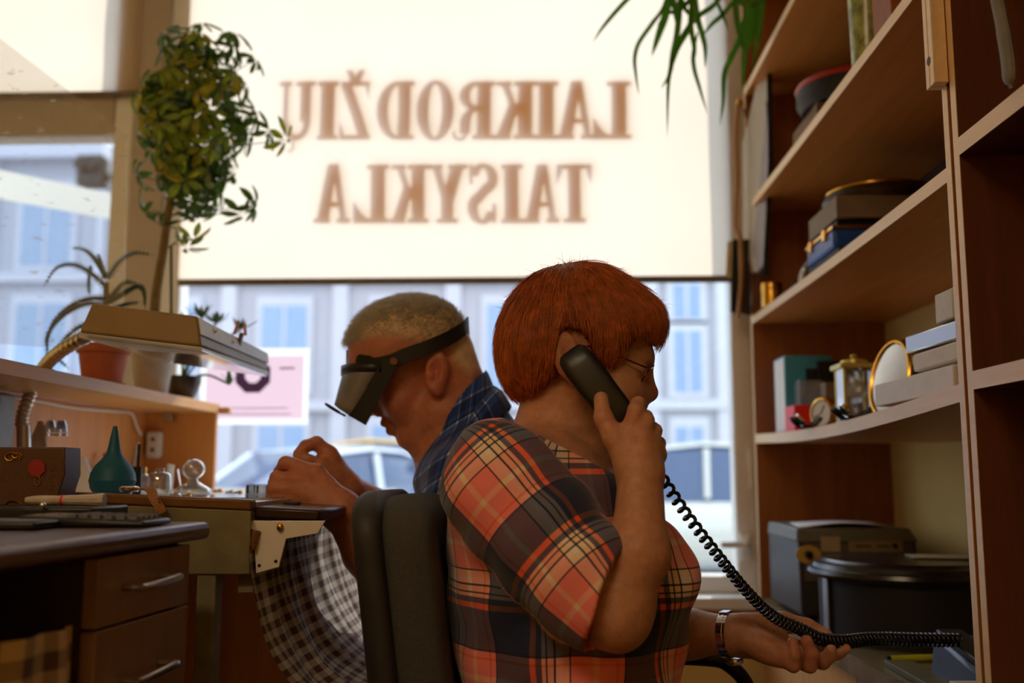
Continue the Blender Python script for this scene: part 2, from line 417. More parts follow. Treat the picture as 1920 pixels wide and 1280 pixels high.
# lever handle of the right window, and the pull-out grip below
h0 = at(1398, 1019, 2.985); h1 = at(1352, 1021, 2.945)
m = M().box(h0.x-0.014, h0.x+0.014, 2.985, 3.0, h0.z-0.05, h0.z+0.03)
m.tube([h0, (h0.x, 2.955, h0.z), (h0.x-0.006, 2.947, h0.z), h1], [0.009, 0.009, 0.010, 0.0095], 10)
obj('window_handle', m, MT['frame'], w1, bevel=0.002)
obj('window_hinge', M().box(at(1409, 900, 3.0).x-0.006, at(1409, 900, 3.0).x+0.008, 2.988, 3.0, at(1409, 915, 3.0).z, at(1409, 840, 3.0).z), MT['frame'], w1, bevel=0.002)
struct('trim_1', M().box(LX1+0.02, WX0, YW-0.012, YW+0.12, WZ0, WZ1), MT['frame_grey'], bevel=0.006)      # mullion between the windows
struct('trim_2', M().box(LX0, WX1+0.03, YW-0.11, YW+0.03, WZ0-0.035, WZ0), MT['frame'], bevel=0.006)       # inner window sill
# roller blinds
def blind(name, x0, x1, zb, label):
    t = thing(name, label, 'blind', ((x0+x1)/2, 2.97, zb))
    def fn(u, v):
        return (x0 + (x1-x0)*u, 2.985 + 0.002*math.sin(u*9+v*3) + 0.0015*math.sin(v*17), zb + (2.99-zb)*v)
    obj('blind_cloth', M().grid(fn, 30, 20), MT['blind'], t, fixn=False)
    obj('bottom_bar', M().box(x0, x1, 2.977, 2.993, zb-0.016, zb+0.004), MT['bar'], t, bevel=0.003)
    obj('roller', M().cyl((x0, 2.965, 3.02), (x1, 2.965, 3.02), 0.022), MT['frame'], t)
    return t
blind('roller_blind', at(331, 523, 2.97).x, at(1377, 523, 2.97).x, at(850, 521, 2.97).z, 'wide cream roller blind behind the seated woman and man, sign letters showing through')
blind('roller_blind', at(-420, 170, 2.97).x, at(258, 170, 2.97).x, at(100, 172, 2.97).z, 'narrow cream roller blind over the left window, cut by the picture edge')

# ------------------------------------------------------------------ lettering on the outside of the glass
def glyph(ch):
    """slab-serif capitals, cap height 1; returns (width, inside(x, y))"""
    S, T = 0.29, 0.085                    # stem, serif thickness
    def seg(x, y, x0, y0, x1, y1, w0, w1=None):   # slanted bar whose width is measured horizontally
        w1 = w0 if w1 is None else w1
        t = (y-y0)/(y1-y0); c = x0+(x1-x0)*t; w = w0+(w1-w0)*t
        return (t >= 0) & (t <= 1) & (np.abs(x-c) <= w/2)
    def rect(x, y, x0, x1, y0, y1): return (x >= x0) & (x <= x1) & (y >= y0) & (y <= y1)
    def ring(x, y, cx, cy, rx, ry, wx, wy):
        o = ((x-cx)/rx)**2 + ((y-cy)/ry)**2 <= 1; i = ((x-cx)/(rx-wx))**2 + ((y-cy)/(ry-wy))**2 <= 1
        return o & ~i
    def stem(x, y, x0, ser=0.09):
        return rect(x, y, x0, x0+S, 0, 1) | rect(x, y, x0-ser, x0+S+ser, 0, T) | rect(x, y, x0-ser, x0+S+ser, 1-T, 1)
    if ch == 'I': return 0.43, lambda x, y: stem(x, y, 0.09)
    if ch == 'L': return 0.76, lambda x, y: stem(x, y, 0.09) | rect(x, y, 0.1, 0.72, 0, T) | (rect(x, y, 0.42, 0.74, 0, 0.36) & (y <= T + 0.30*((x-0.40)/0.32)**2) )
    if ch == 'T': return 0.78, lambda x, y: rect(x, y, 0.265, 0.515, 0, 1) | rect(x, y, 0.17, 0.61, 0, T) | rect(x, y, 0.03, 0.75, 1-T, 1) | rect(x, y, 0.03, 0.13, 0.66, 1) & (y > 0.64+0.2*(x-0.03)/0.1) | rect(x, y, 0.65, 0.75, 0.66, 1) & (y > 0.64+0.2*(0.75-x)/0.1)
    if ch == 'A': return 0.86, lambda x, y: seg(x, y, 0.66, 0, 0.43, 1, 0.28, 0.22) | seg(x, y, 0.17, 0, 0.37, 1, 0.15, 0.15) | rect(x, y, 0.24, 0.62, 0.27, 0.36) | rect(x, y, 0.02, 0.33, 0, T) | rect(x, y, 0.47, 0.86, 0, T)
    if ch == 'K': return 0.86, lambda x, y: stem(x, y, 0.09) | seg(x, y, 0.40, 0.40, 0.68, 1, 0.15) | seg(x, y, 0.70, 0, 0.46, 0.62, 0.28, 0.22) | rect(x, y, 0.52, 0.87, 0, T) | rect(x, y, 0.52, 0.83, 1-T, 1)
    if ch == 'D': return 0.84, lambda x, y: rect(x, y, 0.09, 0.34, 0, 1) | rect(x, y, 0.0, 0.44, 0, T) | rect(x, y, 0.0, 0.44, 1-T, 1) | (ring(x, y, 0.36, 0.5, 0.44, 0.5, 0.24, T) & (x > 0.34))
    if ch == 'O': return 0.82, lambda x, y: ring(x, y, 0.41, 0.5, 0.39, 0.52, 0.25, 0.07)
    if ch == 'R': return 0.88, lambda x, y: stem(x, y, 0.09) | (ring(x, y, 0.40, 0.75, 0.36, 0.25, 0.22, T) & (x > 0.34)) | rect(x, y, 0.3, 0.42, 0.5, 0.5+T) | rect(x, y, 0.3, 0.42, 1-T, 1) | (ring(x, y, 0.40, 0.27, 0.34, 0.29, 0.22, T) & (x > 0.38) & (y > 0.22)) | rect(x, y, 0.52, 0.74, 0.1, 0.28) | (ring(x, y, 0.74, 0.11, 0.16, 0.13, 0.07, 0.06) & (y < 0.14))
    if ch == 'Y': return 0.84, lambda x, y: rect(x, y, 0.295, 0.545, 0, 0.48) | rect(x, y, 0.2, 0.64, 0, T) | seg(x, y, 0.41, 0.38, 0.20, 1, 0.26) | seg(x, y, 0.45, 0.38, 0.66, 1, 0.16) | rect(x, y, 0.0, 0.4, 1-T, 1) | rect(x, y, 0.52, 0.84, 1-T, 1)
    if ch == 'Z': return 0.78, lambda x, y: rect(x, y, 0.05, 0.73, 1-T, 1) | rect(x, y, 0.03, 0.75, 0, T) | seg(x, y, 0.18, T, 0.60, 1-T, 0.26) | rect(x, y, 0.06, 0.16, 0.68, 1) & (y > 0.66+0.22*(x-0.06)/0.1) | rect(x, y, 0.64, 0.75, 0, 0.36) & (y < 0.34-0.22*(0.75-x)/0.1) | seg(x, y, 0.24, 1.20, 0.39, 0.98, 0.14, 0.2) | seg(x, y, 0.56, 1.20, 0.41, 0.98, 0.14, 0.2)
    if ch == 'U': return 0.86, lambda x, y: rect(x, y, 0.10, 0.35, 0.3, 1) | rect(x, y, 0.0, 0.45, 1-T, 1) | rect(x, y, 0.62, 0.74, 0.3, 1) | rect(x, y, 0.55, 0.84, 1-T, 1) | (ring(x, y, 0.415, 0.3, 0.315, 0.32, 0.16, 0.10) & (y <= 0.3)) | (ring(x, y, 0.55, -0.10, 0.11, 0.13, 0.06, 0.05) & (x < 0.60))
    if ch == 'S': return 0.74, lambda x, y: (ring(x, y, 0.36, 0.75, 0.33, 0.27, 0.23, 0.09) & ((x < 0.40) | (y > 0.80))) | (ring(x, y, 0.38, 0.26, 0.33, 0.28, 0.23, 0.09) & ((x > 0.34) | (y < 0.20))) | seg(x, y, 0.58, 0.33, 0.16, 0.69, 0.30) | rect(x, y, 0.58, 0.66, 0.66, 1.0) | rect(x, y, 0.07, 0.15, 0.0, 0.34)
letters = thing('shop_lettering', 'brown sign lettering LAIKRODŽIŲ TAISYKLA stuck on the window glass, mirrored from inside', 'lettering', (-0.3, YG-0.008, 1.7))
vinyl, nt_, b_, o_ = nodes('brown_letter_film'); nt_.nodes.remove(b_)
t_ = nt_.nodes.new('ShaderNodeBsdfTransparent'); t_.inputs[0].default_value = (0.30, 0.105, 0.010, 1); nt_.links.new(t_.outputs[0], o_.inputs[0])
YLT = YG - 0.008; GAP = YLT - 2.985
SHX = SUN_DIR.x / SUN_DIR.y * GAP; SHZ = SUN_DIR.z / SUN_DIR.y * GAP      # how far the shadow falls
def line(text, spans, ybot, ytop):
    """spans: (left, right) pixel of each letter's image on the blind, in reading order (right to left)"""
    for ch, (pl, pr) in zip(text, spans):
        w, fn = glyph(ch)
        a = at(pl, ybot, 2.985); b = at(pr, ytop, 2.985)
        H = b.z - a.z; W = b.x - a.x; st = 0.0016
        nr = int(1.45 * H / st); nc = int(W / st) + 2
        ys = (np.arange(nr) + 0.5) * st / H - 0.22; xs = (np.arange(nc) + 0.5) * st / W * w
        X, Y_ = np.meshgrid(xs, ys); mask = fn(X, Y_); g = M()
        for r in range(nr):
            row = np.concatenate([[0], mask[r].astype(int), [0]]); d = np.diff(row)
            for s0, s1 in zip(np.where(d == 1)[0], np.where(d == -1)[0]):
                x0, x1 = b.x - s0*st, b.x - s1*st          # mirrored: reads from outside
                z0 = a.z + (r*st - 0.22*H); z1 = z0 + st
                g.add([(x+SHX, YLT, z+SHZ) for x, z in ((x1, z0), (x0, z0), (x0, z1), (x1, z1))], [(0,1,2,3)])
        obj('letter', g, vinyl, letters, smooth=None, fixn=False)
line('LAIKRODZIU', [(1110,1182),(1042,1116),(1005,1046),(927,1005),(850,928),(779,853),(702,778),(634,698),(595,636),(518,592)], 262, 152)
line('TAISYKLA', [(1041,1112),(980,1050),(942,980),(874,936),(800,878),(732,805),(660,731),(586,660)], 419, 307)

# poster on the glass
pA, pB = at(372, 796, YG-0.01), at(581, 652, YG-0.01)
po = thing('window_poster', 'pink poster with white border and dark octagon ring stuck on the window', 'poster', (pA.x, YG-0.01, pA.z))
pa, pb = at(384, 785, YG-0.010), at(570, 667, YG-0.010)
m = M()
for x0, x1, z0, z1 in ((pA.x, pa.x, pA.z, pB.z), (pb.x, pB.x, pA.z, pB.z), (pa.x, pb.x, pA.z, pa.z), (pa.x, pb.x, pb.z, pB.z)):
    m.add([(x0, YG-0.0105, z0), (x1, YG-0.0105, z0), (x1, YG-0.0105, z1), (x0, YG-0.0105, z1)], [(0, 1, 2, 3)])
obj('white_border', m, thru('poster_border', (236, 240, 240), 0.65), po, fixn=False)
obj('pink_field', M().add([(pa.x, YG-0.0105, pa.z), (pb.x, YG-0.0105, pa.z), (pb.x, YG-0.0105, pb.z), (pa.x, YG-0.0105, pb.z)], [(0, 1, 2, 3)]), thru('poster_pink', (226, 198, 212), 0.6), po, fixn=False)
c = at(474, 703, YG-0.015); ro, ri = 0.058, 0.026; m = M(); k = 8
oc = [(c.x+ro*math.cos(R(22.5+45*i)), YG-0.0145, c.z+ro*math.sin(R(22.5+45*i))) for i in range(8)]
ic = [(c.x+ri*math.cos(R(22.5+45*i)), YG-0.0145, c.z+ri*math.sin(R(22.5+45*i))) for i in range(8)]
m.add(oc + ic, [(i, (i+1) % 8, 8+(i+1) % 8, 8+i) for i in range(8)])
obj('octagon_emblem', m, thru('poster_dark_ink', (92, 66, 92), 0.4), po, fixn=False)
for (x0, y0, x1, y1) in ((524, 688, 552, 692), (400, 688, 428, 692), (398, 764, 540, 766), (410, 775, 545, 777)):
    a, b = at(x0, y1, YG-0.015), at(x1, y0, YG-0.015)
    obj('print_line', M().box(a.x, b.x, YG-0.0148, YG-0.0140, a.z, b.z), thru('poster_pale_ink', (214, 180, 200), 0.6), po)

# ------------------------------------------------------------------ ceiling lamp behind the photographer
lamp = thing('ceiling_lamp', 'white fluorescent ceiling lamp behind the viewer', 'lamp', (-0.9, -1.0, ZC))
obj('lamp_housing', M().box(-1.55, -0.25, -1.16, -0.84, ZC-0.06, ZC), MT['lampw'], lamp, bevel=0.01)
obj('lamp_diffuser', M().box(-1.52, -0.28, -1.13, -0.87, ZC-0.085, ZC-0.06), glow('lamp_diffuser_glow', (255, 224, 184), 14.0), lamp, bevel=0.008)

# ================================================================== right side: bookcases and counter
XF = 0.597                                  # front plane of the bookcases
YF, YN = 2.90, 1.465                        # far and near end of the first bookcase
bc = thing('bookcase', 'open brown laminate bookcase with sagging shelves standing on the counter', 'bookcase', (XF, YN, 0.70))
def panel(name, x0, x1, y0, y1, z0, z1, mt, edge=True, par=None):
    o = obj(name, M().box(x0+0.001, x1, y0, y1, z0, z1), mt, par)
    if edge: obj('edge_band', M().box(x0, x0+0.0012, y0, y1, z0, z1), MT['beech_edge'], o)
    return o
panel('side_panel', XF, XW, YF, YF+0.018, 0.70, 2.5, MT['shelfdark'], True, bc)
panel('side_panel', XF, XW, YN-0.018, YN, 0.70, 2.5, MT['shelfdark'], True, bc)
Z1, Z2, Z3, Z4 = 2.185, 1.825, 1.490, 1.155       # shelf heights
def shelf(zf, th=0.022, sag=0.0, tilt=0.0, x0=XF):
    m = M(); e = M(); N = 14; t = []
    for i in range(N+1):
        u = i / N; y = YN + (YF-YN)*u; z = zf + tilt*(0.5-u) - sag*math.sin(math.pi*u)
        t.append((y, z))
    m.loft([[(x0+0.001, y, z-th/2), (XW, y, z-th/2), (XW, y, z+th/2), (x0+0.001, y, z+th/2)] for y, z in t])
    e.loft([[(x0, y, z-th/2), (x0+0.0012, y, z-th/2), (x0+0.0012, y, z+th/2), (x0, y, z+th/2)] for y, z in t])
    o = obj('shelf_board', m, MT['beech_y'], bc); obj('edge_band', e, MT['beech_edge'], o)
def shelf_z(zf, sag, tilt, y): u = (y-YN)/(YF-YN); return zf + tilt*(0.5-u) - sag*math.sin(math.pi*u) + 0.011
shelf(Z1); shelf(Z2, sag=0.003); shelf(Z3, sag=0.004); shelf(Z4, 0.026, sag=0.018, tilt=0.018)
obj('back_panel', M().box(XW-0.006, XW-0.002, YN, YF, Z3, 2.5), MT['hard'], bc)  # added sheet; its brown stands in for shade in the upper compartments
obj('top_board', M().box(XF, XW, YN-0.018, YF+0.018, 2.5, 2.52), MT['shelfdark'], bc)

b2 = thing('bookcase', 'nearer bookcase coloured darker for shade, cut by the right picture edge', 'bookcase', (XF, 0.6, 0.70))
Y2 = YN - 0.030
DK2 = wood('shade_brown_laminate', (92, 50, 26), (114, 64, 34), (1, 1, 0.06), 28, 0.45)  # shelf laminate repeated darker: the weaker light here is in the colour
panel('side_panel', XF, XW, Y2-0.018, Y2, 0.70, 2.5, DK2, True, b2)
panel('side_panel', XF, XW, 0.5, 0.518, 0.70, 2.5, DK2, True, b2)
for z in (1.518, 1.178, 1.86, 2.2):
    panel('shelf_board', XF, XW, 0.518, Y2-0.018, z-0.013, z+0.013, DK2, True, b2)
obj('back_panel', M().box(XW-0.006, XW-0.002, 0.5, Y2, 0.70, 2.5), MT['hard'], b2)
# wooden connector rail on the stiles
q0 = at(1764, 152, 1.43)
cr = thing('wooden_rail', 'pale grooved wooden rail screwed over the bookcase joint', 'rail', (XF, 1.45, q0.z))
obj('rail_half', M().box(XF-0.022, XF-0.001, 1.452, 1.467, q0.z, 2.4), MT['beech_edge'], cr, bevel=0.0015)
obj('rail_half', M().box(XF-0.022, XF-0.001, 1.434, 1.4505, q0.z, 2.4), MT['beech_edge'], cr, bevel=0.0015)
obj('screw_hole', M().cyl((XF-0.0225, 1.4512, q0.z+0.04), (XF-0.0215, 1.4512, q0.z+0.04), 0.0065), MT['blackm'], cr)

ct = thing('counter', 'long counter with brown top and beech cupboard doors under the bookcases', 'counter', (XF, 0.3, 0))
ctop = obj('counter_top', M().box(XF-0.012, XW-0.002, 0.3, YF+0.02, 0.662, 0.70), wood('counter_laminate', (104, 92, 66), (128, 116, 86), (1, 0.1, 1), 20, 0.25), ct, bevel=0.002)
obj('edge_strip', M().box(XF-0.0145, XF-0.0115, 0.3, YF+0.02, 0.661, 0.7005), mat('worn_counter_edge', (122, 108, 92), 0.35, var=0.35, vs=20), ctop)
for i in range(6):
    y0 = 0.32 + i*0.43
    obj('cupboard_door', M().box(XF+0.005, XF+0.022, y0+0.002, y0+0.427, 0.09, 0.652), MT['beech'], ct, bevel=0.001)
obj('carcass', M().box(XF+0.022, XW-0.003, 0.31, YF, 0.0, 0.66), MT['shelfdark'], ct)

# ================================================================== left side: desk and bench
DK = at(395, 978, 1.30)                     # far front corner of the near desk
dz = DK.z
rotd = R(-5.0)                              # the near desk stands slightly askew
ddir = Vector((math.sin(-rotd), math.cos(rotd), 0)); dperp = Vector((-ddir.y, ddir.x, 0))    # along, to the left
def D(a, b, z): p = Vector((DK.x, DK.y, 0)) - ddir*a + dperp*b; return Vector((p.x, p.y, z))   # a: back from the corner, b: into the desk
def dbox(m, a0, a1, b0, b1, z0, z1):
    return m.hexa([D(a, b, z) for z in (z0, z1) for a, b in ((a0,b0),(a1,b0),(a1,b1),(a0,b1))])
desk = thing('desk', 'worn brown drawer desk at lower left with a scuffed dark top', 'desk', D(0.5, 0.2, 0))
obj('desk_top', dbox(M(), -0.005, 1.5, 0, 0.62, dz-0.022, dz), MT['worktop'], desk, bevel=0.008)
obj('drawer_carcass', dbox(M(), 0.04, 0.258, 0.025, 0.60, 0.0, dz-0.022), mat('carcass_shade_brown', (52, 36, 26), 0.7), desk)  # brown darkened to carry the shade of the knee hole
obj('far_leg_panel', dbox(M(), 1.44, 1.46, 0.03, 0.60, 0.0, dz-0.022), MT['drawer'], desk)
obj('modesty_panel', dbox(M(), 0.258, 1.44, 0.50, 0.515, 0.1, dz-0.022), mat('shade_dark_hardboard', (34, 24, 18), 0.8), desk)  # near-black board: the deep shade of the knee hole is painted in
ztop = dz - 0.026
for i, (za, zb) in enumerate(((ztop-0.072, ztop), (ztop-0.187, ztop-0.075), (ztop-0.40, ztop-0.19), (0.05, ztop-0.403))):
    d = obj('drawer', dbox(M(), 0.04, 0.256, 0.008, 0.025, za, zb), MT['drawer'], desk, bevel=0.0015)
    hz_ = zb - 0.032 if i == 0 else zb - 0.056
    hp = [D(0.112, 0.010, hz_), D(0.112, -0.008, hz_), D(0.12, -0.016, hz_), D(0.195, -0.016, hz_-0.003), D(0.203, -0.008, hz_-0.003), D(0.203, 0.010, hz_-0.003)]
    obj('drawer_handle', M().tube(bez(hp, 4), 0.0042, 8), MT['steel'], d)

# watchmaker's bench
zb_ = 1.006
bx = at(470, 945, 1.45).x
bench = thing('watchmaker_bench', 'high painted workbench with brown wood rim in front of the man', 'bench', (bx, 1.46, 0))
obj('bench_top', M().box(-1.75, bx, 1.475, 2.86, zb_-0.03, zb_), mat('white_bench_surface', (206, 206, 200), 0.25, var=0.06), bench)
# rim of brown wood along the near end, sloping a little to the front
a0, a1, a2, a3 = at(100, 921, 1.45), at(470, 937, 1.45), at(470, 957, 1.45), at(100, 941, 1.45)
obj('bench_rim', M().prism([a0, a1, a2, a3], (0, 0.028, 0)), MT['benchwood'], bench, bevel=0.003)
b0, b1, b2_, b3 = at(100, 941, 1.452), at(470, 957, 1.452), at(468, 1077, 1.452), at(100, 1077, 1.452)
obj('end_apron', M().prism([b0, b1, b2_, b3], (0, 0.022, 0)), MT['paint'], bench, bevel=0.002)
obj('bench_leg', M().box(at(366, 1200, 1.46).x, at(402, 1200, 1.46).x, 1.455, 1.49, 0, at(390, 1077, 1.455).z+0.002), MT['paint'], bench, bevel=0.003)
obj('bench_leg', M().box(bx-0.05, bx-0.01, 2.80, 2.85, 0, zb_-0.03), MT['paint'], bench, bevel=0.003)
obj('front_apron', M().box(bx-0.022, bx, 1.475, 2.86, zb_-0.13, zb_-0.03), MT['paint'], bench)
obj('back_board', M().box(-1.02, -1.0, 1.50, 2.86, 0.0, zb_-0.03), wood('bench_back_board', (150, 92, 40), (176, 112, 54), (1, 1, 0.06), 24, 0.5), bench)
obj('side_board', M().box(-1.0, bx-0.06, 1.98, 2.0, 0.0, zb_-0.12), wood('bench_side_board', (190, 116, 52), (212, 136, 66), (1, 1, 0.06), 24, 0.5), bench)
# dark arm rest that juts out towards the man
c0, c1, c2, c3 = at(470, 949, 1.47), at(600, 956, 1.47), at(598, 978, 1.47), at(470, 972, 1.47)
ar = obj('arm_rest', M().prism([c0, c1, c2, c3], (0, 0.20, 0)), MT['darkwood'], bench, bevel=0.004)
# ================================================================== hutch shelf on the bench
HZ = 1.22; HX0, HX1 = -1.075, -0.885; HY1 = 2.66
hut = thing('hutch_shelf', 'orange beech shelf unit on the bench carrying the potted plants', 'shelf', (HX0, 1.5, zb_))
obj('shelf_board', M().box(HX0, HX1, 1.40, HY1, HZ-0.012, HZ+0.012), MT['hutch_y'], hut, bevel=0.001)
obj('back_panel', M().box(HX0-0.016, HX0, 1.40, HY1, zb_, HZ-0.012), MT['hutch'], hut)
obj('end_panel', M().box(HX0, HX1-0.004, HY1-0.018, HY1, zb_, HZ-0.012), MT['hutch'], hut, bevel=0.001)
obj('corner_bracket', M().box(at(318, 776, 2.63).x-0.012, at(318, 776, 2.63).x+0.012, 2.615, 2.642, HZ-0.034, HZ-0.012), MT['steel'], hut, bevel=0.002)
s0 = at(430, 768, 2.9)
obj('batten', M().box(HX1-0.03, at(430, 768, 2.66).x, HY1-0.002, HY1+0.02, HZ-0.012, HZ+0.004), MT['hutch_y'], hut, bevel=0.001)

# power socket block and cable on the back panel
pc = at(268, 832, 2.55)
ps = thing('power_socket', 'white power socket block on the hutch end wall', 'socket', (pc.x, 2.6, pc.z))
so = obj('socket_body', M().box(pc.x-0.02, pc.x+0.02, 2.612, 2.641, pc.z-0.036, pc.z+0.036), MT['white'], ps, bevel=0.008)
for dz_ in (-0.014, 0.014):
    obj('socket_hole', M().cyl((pc.x, 2.6115, pc.z+dz_), (pc.x, 2.613, pc.z+dz_), 0.006), MT['greyp'], ps)
cab = [at(66, 742, 1.9), at(110, 752, 2.05), at(150, 764, 2.2), at(215, 771, 2.42), at(245, 775, 2.52), at(248, 800, 2.55), at(252, 815, 2.58)]
cab = [Vector((HX0+0.006, p.y, p.z)) for p in cab[:-2]] + [Vector((HX0+0.010, p.y, p.z)) for p in cab[-2:]]
one('power_cable', M().tube(bez(cab, 8), 0.0035, 8), MT['white'], 'white cable running along the orange hutch back panel', 'cable')

# ------------------------------------------------------------------ fluorescent magnifier lamp on a gooseneck
la = thing('gooseneck_lamp', 'beige box-headed bench lamp on a flexible metal neck', 'lamp', at(45, 840, 1.9))
fA = [at(172, 568, 1.70), at(369, 592, 1.68), at(377, 649, 1.67), at(148, 622, 1.69)]
bA = [at(300, 618, 2.14), at(499, 660, 2.12), at(502, 694, 2.11), at(285, 660, 2.13)]
m = M().hexa([fA[3], fA[2], bA[2], bA[3], fA[0], fA[1], bA[1], bA[0]])
hd = obj('lamp_head', m, MT['lampb'], la, bevel=0.004)
dn = Vector((0, 0, -0.006))
m = M().hexa([fA[3]+dn+Vector((0,0,-0.004)), fA[2]+dn+Vector((0.003,0,-0.004)), bA[2]+dn+Vector((0.003,0,-0.004)), bA[3]+dn+Vector((0,0,-0.004)), fA[3]+dn*0.2, fA[2]+dn*0.2, bA[2]+dn*0.2, bA[3]+dn*0.2])
obj('lamp_rim', m, MT['lampw'], hd, bevel=0.001)
sA = [fA[1], bA[1], bA[2], fA[2]]; off = Vector((0.0015, -0.0002, 0))
m = M().prism([p + off for p in (fA[1].lerp(fA[2], 0.08), bA[1].lerp(bA[2], 0.08), bA[1].lerp(bA[2], 0.62), fA[1].lerp(fA[2], 0.62))], (0.002, 0, 0.0005))
obj('side_plate', m, MT['lampw'], hd)
for t, w in ((0.18, 0.25), (0.42, 0.35)):
    p = fA[1].lerp(bA[1], t).lerp(fA[2].lerp(bA[2], t), w) + Vector((0.004, 0, 0))
    obj('lamp_button', M().ball(p, 0.0045), MT['frame'], hd)
p0 = [at(150, 628, 1.66), at(378, 658, 1.66), at(500, 706, 2.08), at(330, 682, 2.08)]
obj('clear_shade', M().prism(p0, (0, 0, 0.003)), MT['acryl'], la)
p1 = [at(150, 628, 1.66), at(322, 676, 1.70), at(318, 682, 1.70), at(152, 634, 1.66)]
obj('shade_edge', M().prism(p1, (0, 0.003, 0)), MT['acryl'], la)
nk = bez([at(40, 800, 1.95), at(45, 770, 1.95), at(58, 735, 1.96), at(72, 705, 1.95), at(92, 677, 1.9), at(122, 652, 1.82), at(160, 632, 1.76)], 16)
rr = [0.0125 * (1 + 0.10*(1 if (i // 2) % 2 else -1)) for i in range(len(nk))]
obj('gooseneck', M().tube(nk, rr, 14), MT['steel'], la, smooth=60)
obj('lamp_post', M().tube([at(46, 935, 1.95), at(44, 798, 1.95)], 0.0135, 16), MT['steel'], la)
obj('post_base', M().lathe([(0.04, 0), (0.04, 0.012), (0.02, 0.02), (0.015, 0.03)], (at(46, 930, 1.95).x, 1.95, zb_), 24), MT['greyp'], la)
cl = thing('clothes_peg', 'small pink and brown peg clipped on the lamp head', 'peg', bA[1])
kp = fA[1].lerp(bA[1], 0.52)
obj('peg_arm', M().obox(kp + Vector((0.006, 0, -0.012)), (0.006, 0.012, 0.04), (0, 12, 0)), MT['benchwood'], cl, bevel=0.001)
obj('peg_ear', M().obox(kp + Vector((0.000, -0.004, 0.018)), (0.005, 0.008, 0.028), (0, 18, 0)), mat('pink_plastic', (226, 150, 140), 0.4), cl, bevel=0.002)
obj('peg_ear', M().obox(kp + Vector((0.014, 0.006, 0.016)), (0.005, 0.008, 0.026), (0, -6, 0)), mat('pink_plastic_pale', (232, 160, 150), 0.4), cl, bevel=0.002)

# dark folded cloth lying on the near end of the board
def fn(u, v):
    y = 1.44 + 0.34*u; x = HX0 + 0.005 + 0.17*v
    return (x, y, HZ + 0.012 + 0.014*math.sin(math.pi*min(1, v*1.1))*math.sin(math.pi*(0.12+0.88*u))**0.6 + 0.002)
one('dark_cloth', M().grid(fn, 16, 8), mat('dark_purple_cloth', (40, 26, 36), 0.8), 'dark folded cloth lying on the near end of the hutch shelf', 'cloth', solid=0.004, fixn=False)

# ------------------------------------------------------------------ pots
def pot(t, name, prof, c, mt, mz, n=32, label=None):
    o = obj(name, M().lathe(prof, c, n), mt, t); rt, zt = prof[-3]
    obj('soil', M().lathe([(rt*0.9, 0), (rt*0.9, 0.004), (rt*0.3, 0.008)], (c[0], c[1], c[2]+mz), 24), MT['soil'], t); return o
zt_ = HZ + 0.012
c1 = at(191, 715, 2.10); c1 = Vector((c1.x, c1.y, zt_))
al = thing('aloe_plant', 'spiky arching aloe in a terracotta pot', 'potted plant', c1)
pot(al, 'terracotta_pot', [(0.001, 0), (0.038, 0), (0.040, 0.006), (0.050, 0.070), (0.055, 0.072), (0.056, 0.090), (0.050, 0.090), (0.046, 0.074), (0.001, 0.074)], c1, MT['terra'], 0.074)
obj('saucer', M().lathe([(0.001, 0.0), (0.043, 0.0), (0.049, 0.008), (0.046, 0.009), (0.040, 0.002), (0.001, 0.002)], c1, 32), MT['terra'], al)
def aloe_leaf(path, r0, Y, dY, mt=None):
    pts = bez([at(x, y, Y + dY*i/(len(path)-1)) for i, (x, y) in enumerate(path)], 6); n = len(pts)
    m = M(); rs = [r0*(1-(i/(n-1))**1.6)*0.96 + 0.0006 for i in range(n)]
    m.tube(pts, rs, 8, flat=0.5)
    for i in range(1, n-2):
        t = (pts[i+1]-pts[i-1]).normalized(); s = t.cross(Vector((0, 1, 0)))
        s = s.normalized() if s.length > 0.01 else Vector((1,0,0))
        for sg in (-1, 1):
            b = pts[i] + s*sg*rs[i]*0.62
            m.tube([b - t*0.0018, b + s*sg*0.004 + t*0.003], [0.0016, 0.0003], 4)
    obj('leaf', m, MT['aloe'], al)
Yp = 2.10
obj('stalk', M().tube([Vector((c1.x, c1.y, zt_+0.07)), at(199, 600, Yp), at(199, 530, Yp)], [0.008, 0.007, 0.006], 8), MT['stem'], al)
for path, r, d in (
    ([(200, 538), (170, 512), (138, 496), (105, 503), (80, 540)], 0.0085, -0.04),
    ([(199, 520), (180, 488), (158, 468), (130, 464)], 0.0075, 0.05),
    ([(202, 522), (222, 492), (250, 474), (290, 478)], 0.0085, 0.03),
    ([(200, 560), (168, 560), (130, 575), (98, 608), (88, 655), (100, 690)], 0.0095, -0.06),
    ([(198, 572), (160, 570), (120, 590), (92, 622), (84, 650)], 0.0085, 0.02),
    ([(203, 566), (228, 552), (258, 536), (270, 548), (272, 580)], 0.0085, -0.05),
    ([(205, 560), (222, 540), (236, 528), (262, 534)], 0.0075, 0.06),
    ([(196, 600), (150, 612), (118, 640), (108, 668), (130, 692)], 0.0085, -0.05),
    ([(196, 520), (188, 490), (182, 474)], 0.0045, 0.05),
    ([(170, 498), (166, 530), (168, 556)], 0.004, 0.0),
    ([(204, 580), (236, 570), (266, 566)], 0.007, -0.03)):
    aloe_leaf(path, r, Yp, d)

